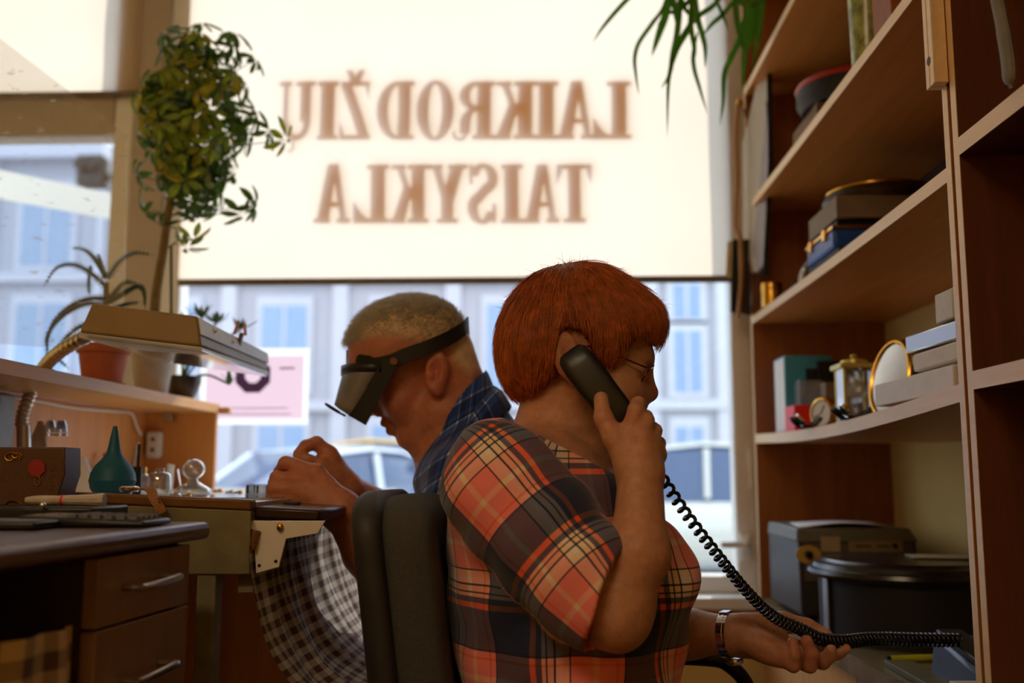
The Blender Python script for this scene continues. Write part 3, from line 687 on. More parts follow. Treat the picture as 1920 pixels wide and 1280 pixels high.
# umbrella tree in the pale ribbed pot
c2_ = at(279, 735, 2.34); c2_ = Vector((c2_.x + 0.005, 2.34, zt_))
um = thing('umbrella_plant', 'tall bushy umbrella plant with variegated leaves standing before the blind', 'potted plant', c2_)
prof = [(0.001, 0), (0.036, 0)]
for i in range(12):
    r_ = 0.037 + 0.0145*i/11; z_ = 0.004 + 0.090*i/11
    prof += [(r_, z_), (r_+0.0015, z_+0.004)]
prof += [(0.054, 0.104), (0.050, 0.104), (0.048, 0.088), (0.001, 0.088)]
pot(um, 'ribbed_pot', prof, c2_, MT['potw'], 0.088)
trunk = bez([Vector((c2_.x, c2_.y, zt_+0.08)), at(292, 560, 2.36), at(306, 470, 2.38), at(320, 375, 2.40), at(340, 290, 2.42), at(362, 200, 2.43)], 6)
obj('trunk', M().tube(trunk, [0.0135 - 0.007*i/(len(trunk)-1) for i in range(len(trunk))], 10), MT['stem'], um)
tr2 = bez([at(286, 585, 2.38), at(300, 490, 2.42), at(318, 400, 2.45), at(330, 330, 2.47)], 6)
obj('trunk', M().tube(tr2, [0.006]*len(tr2), 8), MT['stem'], um)
obj('support_stick', M().tube([at(321, 640, 2.33), at(321, 462, 2.33)], 0.0035, 8), mat('green_stick', (40, 70, 40), 0.5), um)
def leaflet(L, W, droop, curl):
    def fn(u, v):
        w = W * (math.sin(math.pi*min(1, (u**0.8)))**0.75) * (0.55+0.75*u) * (v-0.5)
        return (0.010 + u*L, w, -droop*L*u*u + curl*W*(abs(v-0.5)*2)**2*0.5)
    return fn
lm = []
for mt_, nm in ((MT['leaf'], 'a'), (MT['leaf_d'], 'b'), (MT['leaf_y'], 'c')):
    for k in range(3):
        g = M().grid(leaflet(0.047, 0.0205, 0.05+0.16*k, 0.35), 7, 4); me = mesh_of('leaflet', g, 180); me.materials.append(mt_); lm.append(me)
rnd = random.Random(3)
cc = at(368, 228, 2.42)
clusters = []
def inside(px, py):
    return True
for i in range(130):
    for _ in range(60):
        a = rnd.uniform(0, 2*math.pi); b = rnd.uniform(-1, 1); rr_ = rnd.uniform(0.35, 1.0)**0.5
        x = math.cos(a)*math.sqrt(1-b*b)*rr_; y = math.sin(a)*math.sqrt(1-b*b)*rr_; z = b*rr_
        wid = 1.0 if z > -0.3 else 0.80
        p = cc + Vector((x*0.164*wid, y*0.15, z*0.258))
        if all((p-q).length > 0.033 for q, _ in clusters): break
    clusters.append((p, Vector((x, y, z*0.6+0.25)).normalized()))
for (px, py, Yq, dx, dz2) in ((505, 245, 2.38, 1, -0.1), (535, 262, 2.36, 1, -0.5), (478, 385, 2.40, 0.9, -0.3), (455, 400, 2.4, 0.8, -0.8), (362, 448, 2.36, 0.2, -1), (350, 462, 2.4, -0.3, -1), (265, 150, 2.36, -1, 0.3), (258, 220, 2.34, -1, -0.2), (255, 330, 2.4, -1, -0.3), (480, 110, 2.4, 0.8, 0.4), (308, 60, 2.4, -0.6, 0.7), (375, 42, 2.42, 0, 1), (440, 60, 2.4, 0.4, 0.8), (270, 400, 2.38, -0.8, -0.6), (300, 420, 2.38, -0.3, -0.9)):
    clusters.append((at(px, py, Yq), Vector((dx, -0.3, dz2)).normalized()))
leaves = []
pet = M()
for p, nrm in clusters:
    # petiole back to the nearest trunk point
    tp = min(trunk[8:], key=lambda q: (q-(p-nrm*0.02)).length + abs(q.z-p.z+0.05)*0.5)
    pet.tube([tp, tp.lerp(p, 0.5)+Vector((0,0,0.012)), p], [0.0016, 0.0013, 0.001], 5, caps=False)
    k = rnd.choice((6, 7, 8)); a0_ = rnd.uniform(0, 6.28); q_ = nrm.to_track_quat('Z', 'X').to_matrix()
    for j in range(k):
        az = a0_ + 2*math.pi*j/k + rnd.uniform(-0.15, 0.15); tilt = rnd.uniform(0.1, 0.7)
        d = q_ @ Vector((math.cos(az)*math.cos(tilt), math.sin(az)*math.cos(tilt), -math.sin(tilt)))
        d = (d + Vector((0, 0, -0.15))).normalized()
        up_ = (q_ @ Vector((0,0,1))) ; yv = up_.cross(d); yv = yv.normalized() if yv.length > 0.05 else Vector((0,1,0)); zv = d.cross(yv)
        mtx = Matrix((d, yv, zv)).transposed()
        leaves.append((p, mtx, rnd.uniform(0.75, 1.12), rnd.choice((0,0,0,1,2,2)) * 3 + rnd.randrange(3)))
obj('petioles', pet, MT['leaf_d'], um)['kind'] = 'stuff'
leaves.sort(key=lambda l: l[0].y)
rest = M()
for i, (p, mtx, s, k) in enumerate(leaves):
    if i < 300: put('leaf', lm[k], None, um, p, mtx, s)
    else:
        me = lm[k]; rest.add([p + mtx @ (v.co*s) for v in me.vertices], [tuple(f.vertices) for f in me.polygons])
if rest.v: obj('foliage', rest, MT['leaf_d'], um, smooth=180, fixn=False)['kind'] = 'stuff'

# small succulent in the dark bowl
c3_ = at(341, 735, 2.52); c3_ = Vector((c3_.x, 2.52, zt_))
su = thing('succulent_plant', 'low star-leaved succulent in a dark glazed bowl', 'potted plant', c3_)
pot(su, 'glazed_bowl', [(0.001, 0), (0.026, 0), (0.034, 0.012), (0.046, 0.045), (0.047, 0.062), (0.043, 0.062), (0.041, 0.052), (0.001, 0.052)], c3_, MT['potd'], 0.05)
spk = mesh_of('spear', M().grid(lambda u, v: (u*0.06, 0.014*(1-u)**0.7*(0.4+1.2*min(u*3,1)*0.5)*(v-0.5)*2, 0.012*u*u + 0.004*abs(v-0.5)), 6, 2), 180); spk.materials.append(MT['aloe'])
for (px, py, Yq, n_) in ((378, 596, 2.5, 8), (405, 606, 2.48, 8), (450, 618, 2.46, 6), (345, 600, 2.52, 6), (430, 720, 2.44, 4), (340, 660, 2.5, 7)):
    p = at(px, py, Yq)
    obj('stalk', M().tube(bez([Vector((c3_.x, c3_.y, zt_+0.05)), (Vector((c3_.x, c3_.y, zt_+0.09))+p)/2, p], 5), 0.003, 6), MT['leaf_d'], su)
    for j in range(n_):
        a = 6.28*j/n_ + rnd.random()*0.4; t_ = rnd.uniform(0.1, 0.9)
        d = Vector((math.cos(a)*math.cos(t_), math.sin(a)*math.cos(t_), math.sin(t_))); yv = Vector((0,0,1)).cross(d).normalized(); zv = d.cross(yv)
        put('leaf', spk, None, su, p, Matrix((d, yv, zv)).transposed(), rnd.uniform(0.55, 0.85))
# ------------------------------------------------------------------ things on the bench
def on(px, Y, z=zb_): p = at(px, 900, Y); return Vector((p.x, Y, z))
p = on(211, 1.62)
rb = thing('rubber_blower', 'teal rubber dust blower bulb standing on the bench', 'blower', p)
pr = []
for r_, z_ in ((0.001,0),(0.014,0),(0.026,0.006),(0.034,0.018),(0.0362,0.0285),(0.0368,0.0295),(0.0368,0.0315),(0.0362,0.0325),(0.0345,0.043),(0.028,0.055),(0.019,0.065),(0.0125,0.074),(0.0098,0.084),(0.0078,0.096),(0.0056,0.108),(0.0036,0.118),(0.003,0.1195),(0.001,0.1195)): pr.append((r_, z_))
obj('bulb', M().lathe(pr, p, 40), MT['teal'], rb, smooth=60)
obj('nozzle_hole', M().cyl(p+Vector((0,0,0.1193)), p+Vector((0,0,0.1198)), 0.0014), MT['blackm'], rb)
a, b, c_, d_ = at(120, 858, 1.78), at(158, 857, 1.80), at(182, 926, 1.72), at(100, 926, 1.70)
one('paper_card', M().prism([a, b, c_, d_], (0, 0.012, 0)), MT['paper'], 'white folded card leaning beside the teal blower', 'card', bevel=0.001)
# wristwatch with tan strap hanging over the bench rim
wt = thing('wristwatch', 'wristwatch with a tan leather strap drooping over the bench rim', 'watch', at(255, 922, 1.49))
hc = at(242, 917, 1.50)
obj('watch_case', M().lathe([(0.001, 0), (0.013, 0), (0.0145, 0.003), (0.0145, 0.007), (0.012, 0.009), (0.001, 0.009)], hc - Vector((0,0,0.004)), 24), MT['chrome'], wt)
def ribbon(pts, w, th, wd=(1, 0, 0)):
    m = M(); wd = Vector(wd); pts = bez(pts, 6); rings = []
    for i, p in enumerate(pts):
        t = (pts[min(i+1, len(pts)-1)] - pts[max(i-1, 0)]).normalized(); n_ = t.cross(wd).normalized()
        s = w if i < len(pts)-3 else w*(0.95-0.28*(i-len(pts)+3))
        rings.append([p - wd*s/2 - n_*th/2, p + wd*s/2 - n_*th/2, p + wd*s/2 + n_*th/2, p - wd*s/2 + n_*th/2])
    return m.loft(rings)
sw_ = (at(300, 940, 1.44) - at(282, 944, 1.44)).normalized()
st = obj('strap', ribbon([at(252, 918, 1.50), at(268, 915, 1.475), at(282, 918, 1.45), at(289, 935, 1.44), at(300, 952, 1.437), at(304, 962, 1.437)], 0.0145, 0.0022, sw_), MT['leather'], wt, smooth=50)
for yy in (935, 941):
    obj('strap_hole', M().cyl(at(297+0.4*(yy-935), yy, 1.4372), at(297+0.4*(yy-935), yy, 1.4352), 0.0011), MT['blackm'], st)
# glass and bottles
def bottle(name, px, Y, prof, mt, label, cat, cap=None, z=zb_, parts=()):
    p = on(px, Y, z); t = thing(name, label, cat, p)
    obj('body', M().lathe(prof, p, 24), mt, t, smooth=60)
    if cap: obj('cap', M().lathe(cap[0], p, 20), cap[1], t)
    return t, p
sq = lambda w, h: [(0.001, 0), (w, 0), (w*1.05, 0.002), (w*1.05, h*0.72), (w*0.8, h*0.82), (w*0.4, h*0.86), (w*0.4, h), (0.001, h)]
bottle('oil_bottle', 299, 1.85, sq(0.021, 0.052), MT['jar'], 'squat clear oil bottle just behind the tan watch strap', 'bottle')
bottle('glass_pot', 263, 2.0, sq(0.016, 0.05), MT['jar'], 'small clear glass pot between the teal blower and the oil bottle', 'jar', ([(0.001, 0.043), (0.012, 0.043), (0.012, 0.054), (0.001, 0.054)], MT['brass']))
t_, p_ = bottle('stoppered_dish', 362, 1.95, [(0.001, 0), (0.034, 0), (0.036, 0.004), (0.034, 0.012), (0.020, 0.020), (0.010, 0.026), (0.008, 0.032), (0.001, 0.032)], MT['jar'], 'clear glass dish with a round glass knob near the window', 'dish')
obj('glass_knob', M().ball(p_ + Vector((0,0,0.050)), (0.022, 0.022, 0.020), n=24, m=14), MT['jar'], t_)
for px, Y, h, lab in ((314, 2.1, 0.062, 'left upright white stick behind the oil bottle'), (321, 2.12, 0.060, 'right upright white stick behind the oil bottle')):
    p = on(px, Y); one('white_stick', M().tube([p, p+Vector((0.002,0,h))], [0.0035, 0.0045], 8), MT['white'], lab, 'stick')
p = on(334, 2.05); one('tweezers', M().tube([p+Vector((0.008,0,0.004)), p+Vector((-0.002,0,0.05))], [0.0015, 0.0042], 6, flat=0.5), MT['chrome'], 'steel tweezers leaning between white sticks and glass knob', 'tweezers')
p = on(257, 1.9); sd = thing('brush_holder', 'black tube with a thin black brush sticking up beside the blower', 'tool holder', p)
obj('tube', M().lathe([(0.001, 0), (0.0085, 0), (0.0085, 0.055), (0.007, 0.055), (0.006, 0.01), (0.001, 0.01)], p, 20), MT['blackp'], sd)
obj('brush_handle', M().tube([p+Vector((0,0,0.02)), p+Vector((0.001,0,0.098))], [0.0022, 0.0030], 8), MT['blackm'], sd)
for i, (px, Y, dx, h, col, lab) in enumerate(((246, 2.2, 0.012, 0.11, (190, 196, 190), 'pale slanted file behind the blower nozzle'), (240, 2.25, 0.016, 0.10, (92, 116, 96), 'green slanted file behind the blower nozzle'), (252, 2.2, 0.005, 0.085, (206, 120, 80), 'copper-coloured rod behind the black brush tube'), (216, 2.3, 0.003, 0.115, (212, 180, 40), 'yellow pencil tip showing left of the blower nozzle'))):
    p = on(px, Y); one('hand_tool', M().tube([p, p+Vector((dx, 0, h*0.96)), p+Vector((dx*1.02, 0, h))], [0.0040, 0.0040, 0.0018], 6), mat('tool_colour', col, 0.4), lab, 'tool')
p = on(192, 2.35); fl = thing('dried_flowers', 'little bunch of orange dried flowers against the hutch back', 'flowers', p)
for i in range(9):
    a = rnd.uniform(-0.5, 0.5); q1 = p + Vector((0.012 + 0.07*a*0.4, rnd.uniform(-0.015, 0.015), rnd.uniform(0.05, 0.085)))
    s_ = obj('flower_stem', M().tube([p, q1], 0.0008, 5), MT['stem'], fl)
    obj('flower_head', M().ball(q1, (0.009, 0.009, 0.007), n=8, m=5), mat('orange_petals', (196, 104, 34), 0.8), fl)
for i, (px, Y, s, mt_, lab) in enumerate(((410, 2.2, 0.012, 'brass', 'small round brass movement on the bench left of the hand'), (432, 2.05, 0.010, 'chrome', 'small steel watch movement on the bench near the window'), (448, 2.0, 0.011, 'brass', 'larger brass watch movement beside the hand'), (385, 2.4, 0.009, 'chrome', 'tiny steel watch part right of the glass knob'), (330, 1.8, 0.010, 'chrome', 'steel watch case below the glass dish'), (352, 1.7, 0.008, 'brass', 'tiny brass wheel at the bench edge'), (290, 2.3, 0.013, 'chrome', 'steel watch case standing before the orange end panel'))):
    p = on(px, Y); t_ = thing('watch_movement', lab, 'watch part', p, 'loose watch parts on the bench')
    obj('plate', M().lathe([(0.001, 0), (s, 0), (s, 0.004), (s*0.8, 0.006), (0.001, 0.006)], p, 20), MT[mt_], t_)
    obj('wheel', M().lathe([(0.001, 0.006), (s*0.4, 0.006), (s*0.4, 0.008), (0.001, 0.008)], p + Vector((s*0.3, 0, 0)), 14), MT['brass'], t_)
p = on(492, 1.85); ds = thing('parts_tray', 'small clear lidded parts tray beside the man\'s fingers', 'tray', p)
obj('tray_body', M().lathe([(0.001, 0), (0.028, 0), (0.030, 0.004), (0.030, 0.022), (0.027, 0.022), (0.026, 0.004), (0.001, 0.003)], p, 28), MT['jar'], ds)
for k in range(8):
    a = k*math.pi/4; obj('tray_rib', M().obox(p + Vector((0.0295*math.cos(a), 0.0295*math.sin(a), 0.013)), (0.003, 0.003, 0.014), (0, 0, math.degrees(a))), MT['blackp'], ds)
pl = M().box(on(330, 1.6).x, bx-0.01, 1.60, 1.98, zb_+0.0005, zb_+0.004)
one('glass_mat', pl, clear('glass_mat_sheet', (0.9, 0.95, 0.95), 0.3, 0.05, haze=0.15), 'clear glass work mat on the bench in front of the man', 'mat')
p = at(548, 952, 1.60); one('pocket_tool', M().obox(Vector((p.x, 1.60, at(548, 953, 1.47).z+0.0035)), (0.024, 0.02, 0.006)), MT['blackp'], 'small black clip lying on the dark arm rest under the hand', 'tool', bevel=0.002)

# hanging metal watch bracelets and crumpled bag on the hutch back
for i, px in enumerate((97, 118)):
    t_ = thing('metal_bracelet', ('left' if i == 0 else 'right') + ' of two steel link bracelets hanging on the hutch back', 'bracelet', at(px, 835, 2.0), 'hanging steel bracelets')
    base = at(px-6, 790, 2.0); lk = mesh_of('link', M().obox((0,0,0), (0.011, 0.004, 0.0042)), 35) if i == 0 else lk
    if i == 0: lk.materials.append(MT['chrome'])
    for k in range(22):
        a = math.pi*(k/21)*1.0; u = k/21
        z = -0.055 + (0.055*math.sin(math.pi*u)**0.35); x = -0.008+0.016*u
        o = put('link', lk, None, t_, base + Vector((x+0.004, 0, z)))
p0 = at(70, 800, 2.0)
def fnb(u, v):
    a = 2*math.pi*u; r_ = 0.018*(0.25+v*0.9)*(1+0.18*math.sin(3*a+4*v)+0.1*math.sin(7*a))
    return (p0.x+0.005+r_*math.cos(a), p0.y+r_*0.6*math.sin(a), p0.z+0.012-0.055*v)
one('small_bag', M().grid(fnb, 20, 8), thru('gauze_bag', (206, 184, 160), 0.3), 'small tied gauze bag hanging beside the gooseneck post', 'bag', fixn=False)
g0 = at(-14, 735, 1.80); g1 = at(24, 845, 1.86)
one('grey_box', M().box(g0.x-0.06, g1.x, 1.80, 1.86, zb_, g0.z), mat('pale_grey_enamel', (150, 154, 160), 0.5), 'pale grey box standing at the left edge under the hutch shelf', 'box', bevel=0.006)

# ------------------------------------------------------------------ things on the near desk
a, b, c_, d_, e_, f_ = at(-60, 838, 1.385), at(121, 838, 1.385), at(121, 890, 1.385), at(108, 930, 1.385), at(104, 984, 1.385), at(-60, 984, 1.385)
bm_, nt, bs_, out_ = nodes('brown_printed_bag'); N = nt.nodes.new; L = nt.links.new
tc = N('ShaderNodeTexCoord'); wv = N('ShaderNodeTexVoronoi'); wv.feature = 'DISTANCE_TO_EDGE'; wv.inputs['Scale'].default_value = 32; nz = N('ShaderNodeTexNoise'); nz.inputs['Scale'].default_value = 14; nz.inputs['Distortion'].default_value = 3
rp = N('ShaderNodeValToRGB'); rp.color_ramp.elements[0].color = lin((126, 88, 50)) + (1,); rp.color_ramp.elements[1].color = lin((74, 42, 26)) + (1,); rp.color_ramp.elements[1].position = 0.06
L(tc.outputs['Object'], nz.inputs['Vector']); L(nz.outputs['Color'], wv.inputs['Vector']); L(wv.outputs['Distance'], rp.inputs[0]); L(rp.outputs[0], bs_.inputs['Base Color']); bs_.inputs['Roughness'].default_value = 0.5
gb = thing('gift_bag', 'brown printed paper bag with a red seal on the near desk', 'bag', at(40, 984, 1.385))
obj('bag_body', M().prism([a, b, c_, d_, e_, f_], (0, 0.05, 0)), bm_, gb, bevel=0.002)
sc_ = at(69, 877, 1.384); m = M()
ss = [(sc_.x + 0.0115*(1+0.12*(i % 2))*math.cos(6.2832*i/16), 1.3845, sc_.z + 0.0115*(1+0.12*(i % 2))*math.sin(6.2832*i/16)) for i in range(16)]
obj('red_seal', m.prism(ss, (0, -0.0015, 0)), mat('dark_red_print', (150, 34, 28), 0.5), gb)
obj('seal_loop', M().tube([at(70+5*math.cos(t), 901+9*math.sin(t), 1.383) for t in np.linspace(0, 6.28, 16)], 0.0006, 5, closed=True), MT['leather'], gb)
for x_, y_, r_ in ((20, 858, 14), (30, 855, 9), (22, 950, 16), (6, 952, 9)):
    obj('gold_scroll', M().tube([at(x_ + r_*(0.3+t/7)*math.cos(t), y_ + 0.7*r_*(0.3+t/7)*math.sin(t), 1.3835) for t in np.linspace(0, 6.6, 22)], 0.0009, 5), MT['brass'], gb)
tz = dz
t0 = D(0.02, 0.08, 0)
def ybox(m, x0, x1, y0, y1, z0, z1): return m.box(x0, x1, y0, y1, z0, z1)
tx0, tx1 = at(-80, 960, 1.28).x, at(205, 960, 1.30).x
one('black_tray', M().box(tx0, tx1, 1.25, 1.36, tz+0.001, tz+0.020), MT['blackp'], 'flat black tray behind the calculator', 'tray', bevel=0.003)
ps0, ps1 = at(48, 940, 1.30), at(196, 936, 1.31)
pk = thing('plastic_sleeve_roll', 'roll of clear plastic sleeves with a red band on the black tray', 'roll', ps0)
m = M(); pts = [ps0.lerp(ps1, t) for t in np.linspace(0, 1, 10)]
pts = [Vector((q.x, q.y, tz+0.020+0.0075)) for q in pts]
obj('sleeves', m.tube(pts, [0.004, 0.0058, 0.0062, 0.006, 0.006, 0.0066, 0.007, 0.0074, 0.008, 0.0095], 10), mat('milky_plastic', (190, 180, 166), 0.3, var=0.15, vs=60, bump=0.6, bs=90), pk)
obj('red_band', M().tube([pts[4]+Vector((0.001,0,0)), pts[4]+Vector((0.004,0,0))], 0.0068, 12), MT['red'], pk)
one('metal_bead', M().ball(at(80, 947, 1.245), 0.004), MT['chrome'], 'shiny metal bead in front of the plastic sleeve roll', 'bead')
# calculator
cc_ = Vector((at(182, 970, 1.19).x, 1.19, tz))
ca = thing('calculator', 'black pocket calculator with rows of grey keys on the desk edge', 'calculator', cc_)
CW, CD = 0.150, 0.085
m = M().hexa([cc_ + Vector(v) for v in ((-CW/2,-CD/2,0.001),(CW/2,-CD/2,0.001),(CW/2,CD/2,0.001),(-CW/2,CD/2,0.001),(-CW/2,-CD/2,0.014),(CW/2,-CD/2,0.008),(CW/2,CD/2,0.008),(-CW/2,CD/2,0.014))])
obj('case', m, MT['blackp'], ca, bevel=0.004)
obj('display', M().hexa([cc_ + Vector(v) for v in ((-0.066,-0.032,0.0135),(-0.026,-0.032,0.012),(-0.026,0.032,0.012),(-0.066,0.032,0.0135),(-0.066,-0.032,0.0150),(-0.026,-0.032,0.0135),(-0.026,0.032,0.0135),(-0.066,0.032,0.0150))]), mat('grey_display', (120, 118, 112), 0.2), ca, bevel=0.001)
ky = mesh_of('key', M().obox((0,0,0), (0.009, 0.009, 0.004)), 35); ky.materials.append(mat('grey_key', (110, 110, 120), 0.35))
for i in range(6):
    for j in range(5):
        put('key', ky, None, ca, cc_ + Vector((-0.014 + i*0.0145, -0.032 + j*0.016, 0.0145-0.0005*i-0.001)))
kx = at(40, 978, 1.13); bd = thing('black_device', 'flat black device at the left picture edge on the desk', 'device', Vector((kx.x, 1.14, tz)))
obj('body', M().box(kx.x-0.10, kx.x+0.036, 1.09, 1.17, tz+0.001, tz+0.010), MT['blackp'], bd, bevel=0.003)
obj('face', M().box(kx.x-0.095, kx.x+0.028, 1.097, 1.163, tz+0.0098, tz+0.0106), MT['greyp'], bd)
one('spare_strap_end', M().obox((at(115, 972, 1.16).x, 1.19, tz+0.006), (0.022, 0.014, 0.010), (0, 0, 20)), MT['brass'], 'brass buckle lying between black device and calculator', 'buckle', bevel=0.002)

# ------------------------------------------------------------------ checked cloths
GING = [(0.0, (250, 243, 232)), (0.5, (112, 80, 76))]
ging = plaid('brown_white_gingham', GING, GING, 0.025, 0.023, geo=False, trans=0.55)
def weave_attr(o, fn):
    me = o.data; at_ = me.attributes.new('weave', 'FLOAT_VECTOR', 'POINT'); at_.data.foreach_set('vector', np.array(fn, dtype=np.float32).ravel())
def cloth(name, curve, Y0, Y1, label, nu=40, fold=0.006, mt=None):
    pts = bez(curve, 10); m = M(); uv = []; acc = [0]
    for i in range(1, len(pts)): acc.append(acc[-1] + (pts[i]-pts[i-1]).length)
    nv = len(pts) - 1
    for i in range(nu+1):
        for j in range(nv+1):
            y = Y0 + (Y1-Y0)*i/nu; s = acc[j]
            w = fold*min(1, s/0.08)*(math.sin(y*55+s*7) + 0.6*math.sin(y*97-s*11+1.3))
            p = pts[j]; m.v.append((p.x + w, y + 0.004*math.sin(s*40+y*20), p.z + 0.4*w)); uv.append((y + 0.15*w, s, 0))
    m.f = [(i*(nv+1)+j, (i+1)*(nv+1)+j, (i+1)*(nv+1)+j+1, i*(nv+1)+j+1) for i in range(nu) for j in range(nv)]
    o = obj(name, m, mt or ging, smooth=180, fixn=False); weave_attr(o, uv); return tag(o, label, 'cloth')
Yc = 1.44
cur = [at(472, 976, Yc), at(471, 1040, Yc), at(480, 1120, Yc), at(508, 1210, Yc), at(560, 1290, Yc), at(640, 1345, Yc), at(760, 1380, Yc)]
cloth('bench_apron', cur, Yc, 2.35, 'brown and white checked catch cloth slung from the bench to the man\'s lap', 60)
cur2 = [D(0.55, 0.075, 0.912), D(0.55, 0.07, 0.85), D(0.55, 0.05, 0.78), D(0.55, 0.06, 0.70), D(0.55, 0.08, 0.62)]
def fn2(u, v):
    a = 0.261 + 0.75*u; z = 0.893 + 0.006*math.sin(u*9) - 0.30*v
    p = D(a, 0.016 + 0.010*math.sin(u*26+v*2+1.5) + 0.006*math.sin(u*61+1), z); return (p.x, p.y, p.z)
g = M().grid(fn2, 70, 14); o = obj('desk_apron', g, plaid('dark_gingham', [(0.0, (206, 184, 146)), (0.5, (84, 58, 56))], [(0.0, (206, 184, 146)), (0.5, (84, 58, 56))], 0.040, 0.036, geo=False), smooth=180, fixn=False)
weave_attr(o, [(0.75*(k // 15)/70, 0.30*(k % 15)/14, 0) for k in range(71*15)]); tag(o, 'dark checked cloth hanging in the knee hole of the near desk', 'cloth')
# white plate with knobs under the arm rest
wp = thing('white_plate', 'white drilled metal plate hanging under the bench arm rest', 'plate', at(480, 1075, 1.53))
obj('plate', M().prism([at(473, 976, 1.452), at(610, 976, 1.452), at(596, 1000, 1.452), at(536, 1010, 1.452), at(523, 1063, 1.452), at(480, 1075, 1.452)], (0, 0.004, 0)), MT['white'], wp, bevel=0.001)
obj('brass_knob', M().ball(at(525, 988, 1.449), (0.005, 0.004, 0.006)), MT['brass'], wp)
obj('wooden_knob', M().tube([at(479, 996, 1.45), at(476, 1012, 1.446), at(474, 1030, 1.446)], [0.008, 0.006, 0.005], 10), MT['benchwood'], wp)
for x_, y_ in ((486, 1060), (517, 1052)):
    obj('plate_hole', M().cyl(at(x_, y_, 1.4519), at(x_, y_, 1.4512), 0.0024), MT['blackm'], wp)
# scratched clear shield at upper left
sh = [at(-60, 26, 2.05), at(0, 72, 2.05), at(238, 254, 2.05), at(236, 262, 2.05), at(232, 560, 2.05), at(150, 655, 2.05), at(-60, 640, 2.05)]
one('acrylic_shield', M().prism(sh, (0, 0.003, 0)), MT['acryl_s'], 'large scratched clear acrylic sheet with a slanting edge at upper left', 'sheet')
# ================================================================== things on the bookcase and counter
ZC_ = 0.7005
def s4(y): return shelf_z(Z4, 0.018, 0.018, y) + 0.0025
def bx_(name, x0, x1, y0, y1, z0, h, mt, label, cat, bevel=0.002, rot=0, **k):
    m = M(); c = Vector(((x0+x1)/2, (y0+y1)/2, z0+h/2)); m.obox(c, (x1-x0, y1-y0, h), (0, 0, rot))
    return one(name, m, mt, label, cat, bevel=bevel, **k)
# --- grey timing machine
mx0, mx1, my0, my1 = 0.600, 0.885, 2.45, 2.78
gm = thing('timing_machine', 'old grey metal timing machine with yellow dial on the counter', 'machine', (mx0, my0, ZC_))
zt1 = at(1560, 990, 2.45).z
m = M().hexa([(mx0, my0, ZC_+0.012), (mx1, my0, ZC_+0.012), (mx1, my1, ZC_+0.012), (mx0, my1, ZC_+0.012), (mx0-0.004, my0-0.004, zt1-0.03), (mx1-0.01, my0-0.004, zt1-0.03), (mx1, my1, zt1-0.03), (mx0, my1, zt1-0.03)])
grm = mat('grey_green_enamel', (104, 102, 88), 0.45, var=0.08)
obj('case', m, mat('dark_machine_enamel', (58, 54, 50), 0.5), gm, bevel=0.004)
obj('lid', M().hexa([(mx0-0.008, my0-0.010, zt1-0.032), (mx1-0.006, my0-0.010, zt1-0.032), (mx1, my1, zt1-0.032), (mx0-0.004, my1, zt1-0.032), (mx0-0.004, my0+0.004, zt1), (mx1-0.02, my0+0.004, zt1), (mx1-0.015, my1, zt1), (mx0, my1, zt1)]), grm, gm, bevel=0.004)
fp = obj('front_plate', M().box(mx0+0.010, mx1-0.018, my0-0.008, my0-0.003, zt1-0.125, zt1-0.034), mat('machine_front_grey', (92, 84, 74), 0.5), gm, bevel=0.002)
dc = at(1518, 1040, 2.43); obj('yellow_dial', M().lathe([(0.001, 0), (0.030, 0), (0.030, 0.003), (0.001, 0.003)], (dc.x, my0-0.008, dc.z), 32, Matrix.Rotation(R(90), 3, 'X'), 1.0, 0.72), mat('yellow_dial_paint', (206, 166, 78), 0.5), fp)
obj('dial_knob', M().lathe([(0.001, 0), (0.010, 0), (0.008, 0.014), (0.001, 0.014)], (dc.x, my0-0.011, dc.z), 20, Matrix.Rotation(R(90), 3, 'X')), MT['blackp'], fp)
a, b = at(1540, 1034, 2.44), at(1575, 1006, 2.44); obj('paper_window', M().box(a.x, b.x, my0-0.0095, my0-0.0085, a.z, b.z), mat('old_paper', (178, 156, 120), 0.6), fp)
a, b = at(1592, 1034, 2.44), at(1692, 1014, 2.44); obj('name_plate', M().box(a.x, b.x, my0-0.0095, my0-0.0085, a.z, b.z), mat('beige_name_plate', (150, 126, 90), 0.5), fp)
for x_ in list(range(1606, 1636, 5)) + list(range(1646, 1668, 5)):
    a, b = at(x_, 1026, 2.437), at(x_+3.2, 1022, 2.437); obj('plate_letter', M().box(a.x, b.x, my0-0.0100, my0-0.0094, a.z, b.z), MT['blackm'], fp)
a = at(1679, 1023, 2.437); obj('plate_knob', M().ball((a.x, my0-0.010, a.z), 0.007), MT['blackp'], fp)
for x_ in (mx0+0.02, mx1-0.02): obj('foot', M().cyl((x_, my0+0.02, ZC_), (x_, my0+0.02, ZC_+0.012), 0.012), MT['blackm'], gm)
one('paper_sheet', M().grid(lambda u, v: (at(1490, 980, 2.5).x + 0.21*u + 0.03*v, 2.46+0.22*v, zt1+0.002 + 0.010*max(0, math.sin(u*3.1-0.2))*(1-v*0.5)), 14, 6), MT['paper'], 'curled white paper sheet lying on the grey timing machine', 'paper', solid=0.0006, fixn=False)
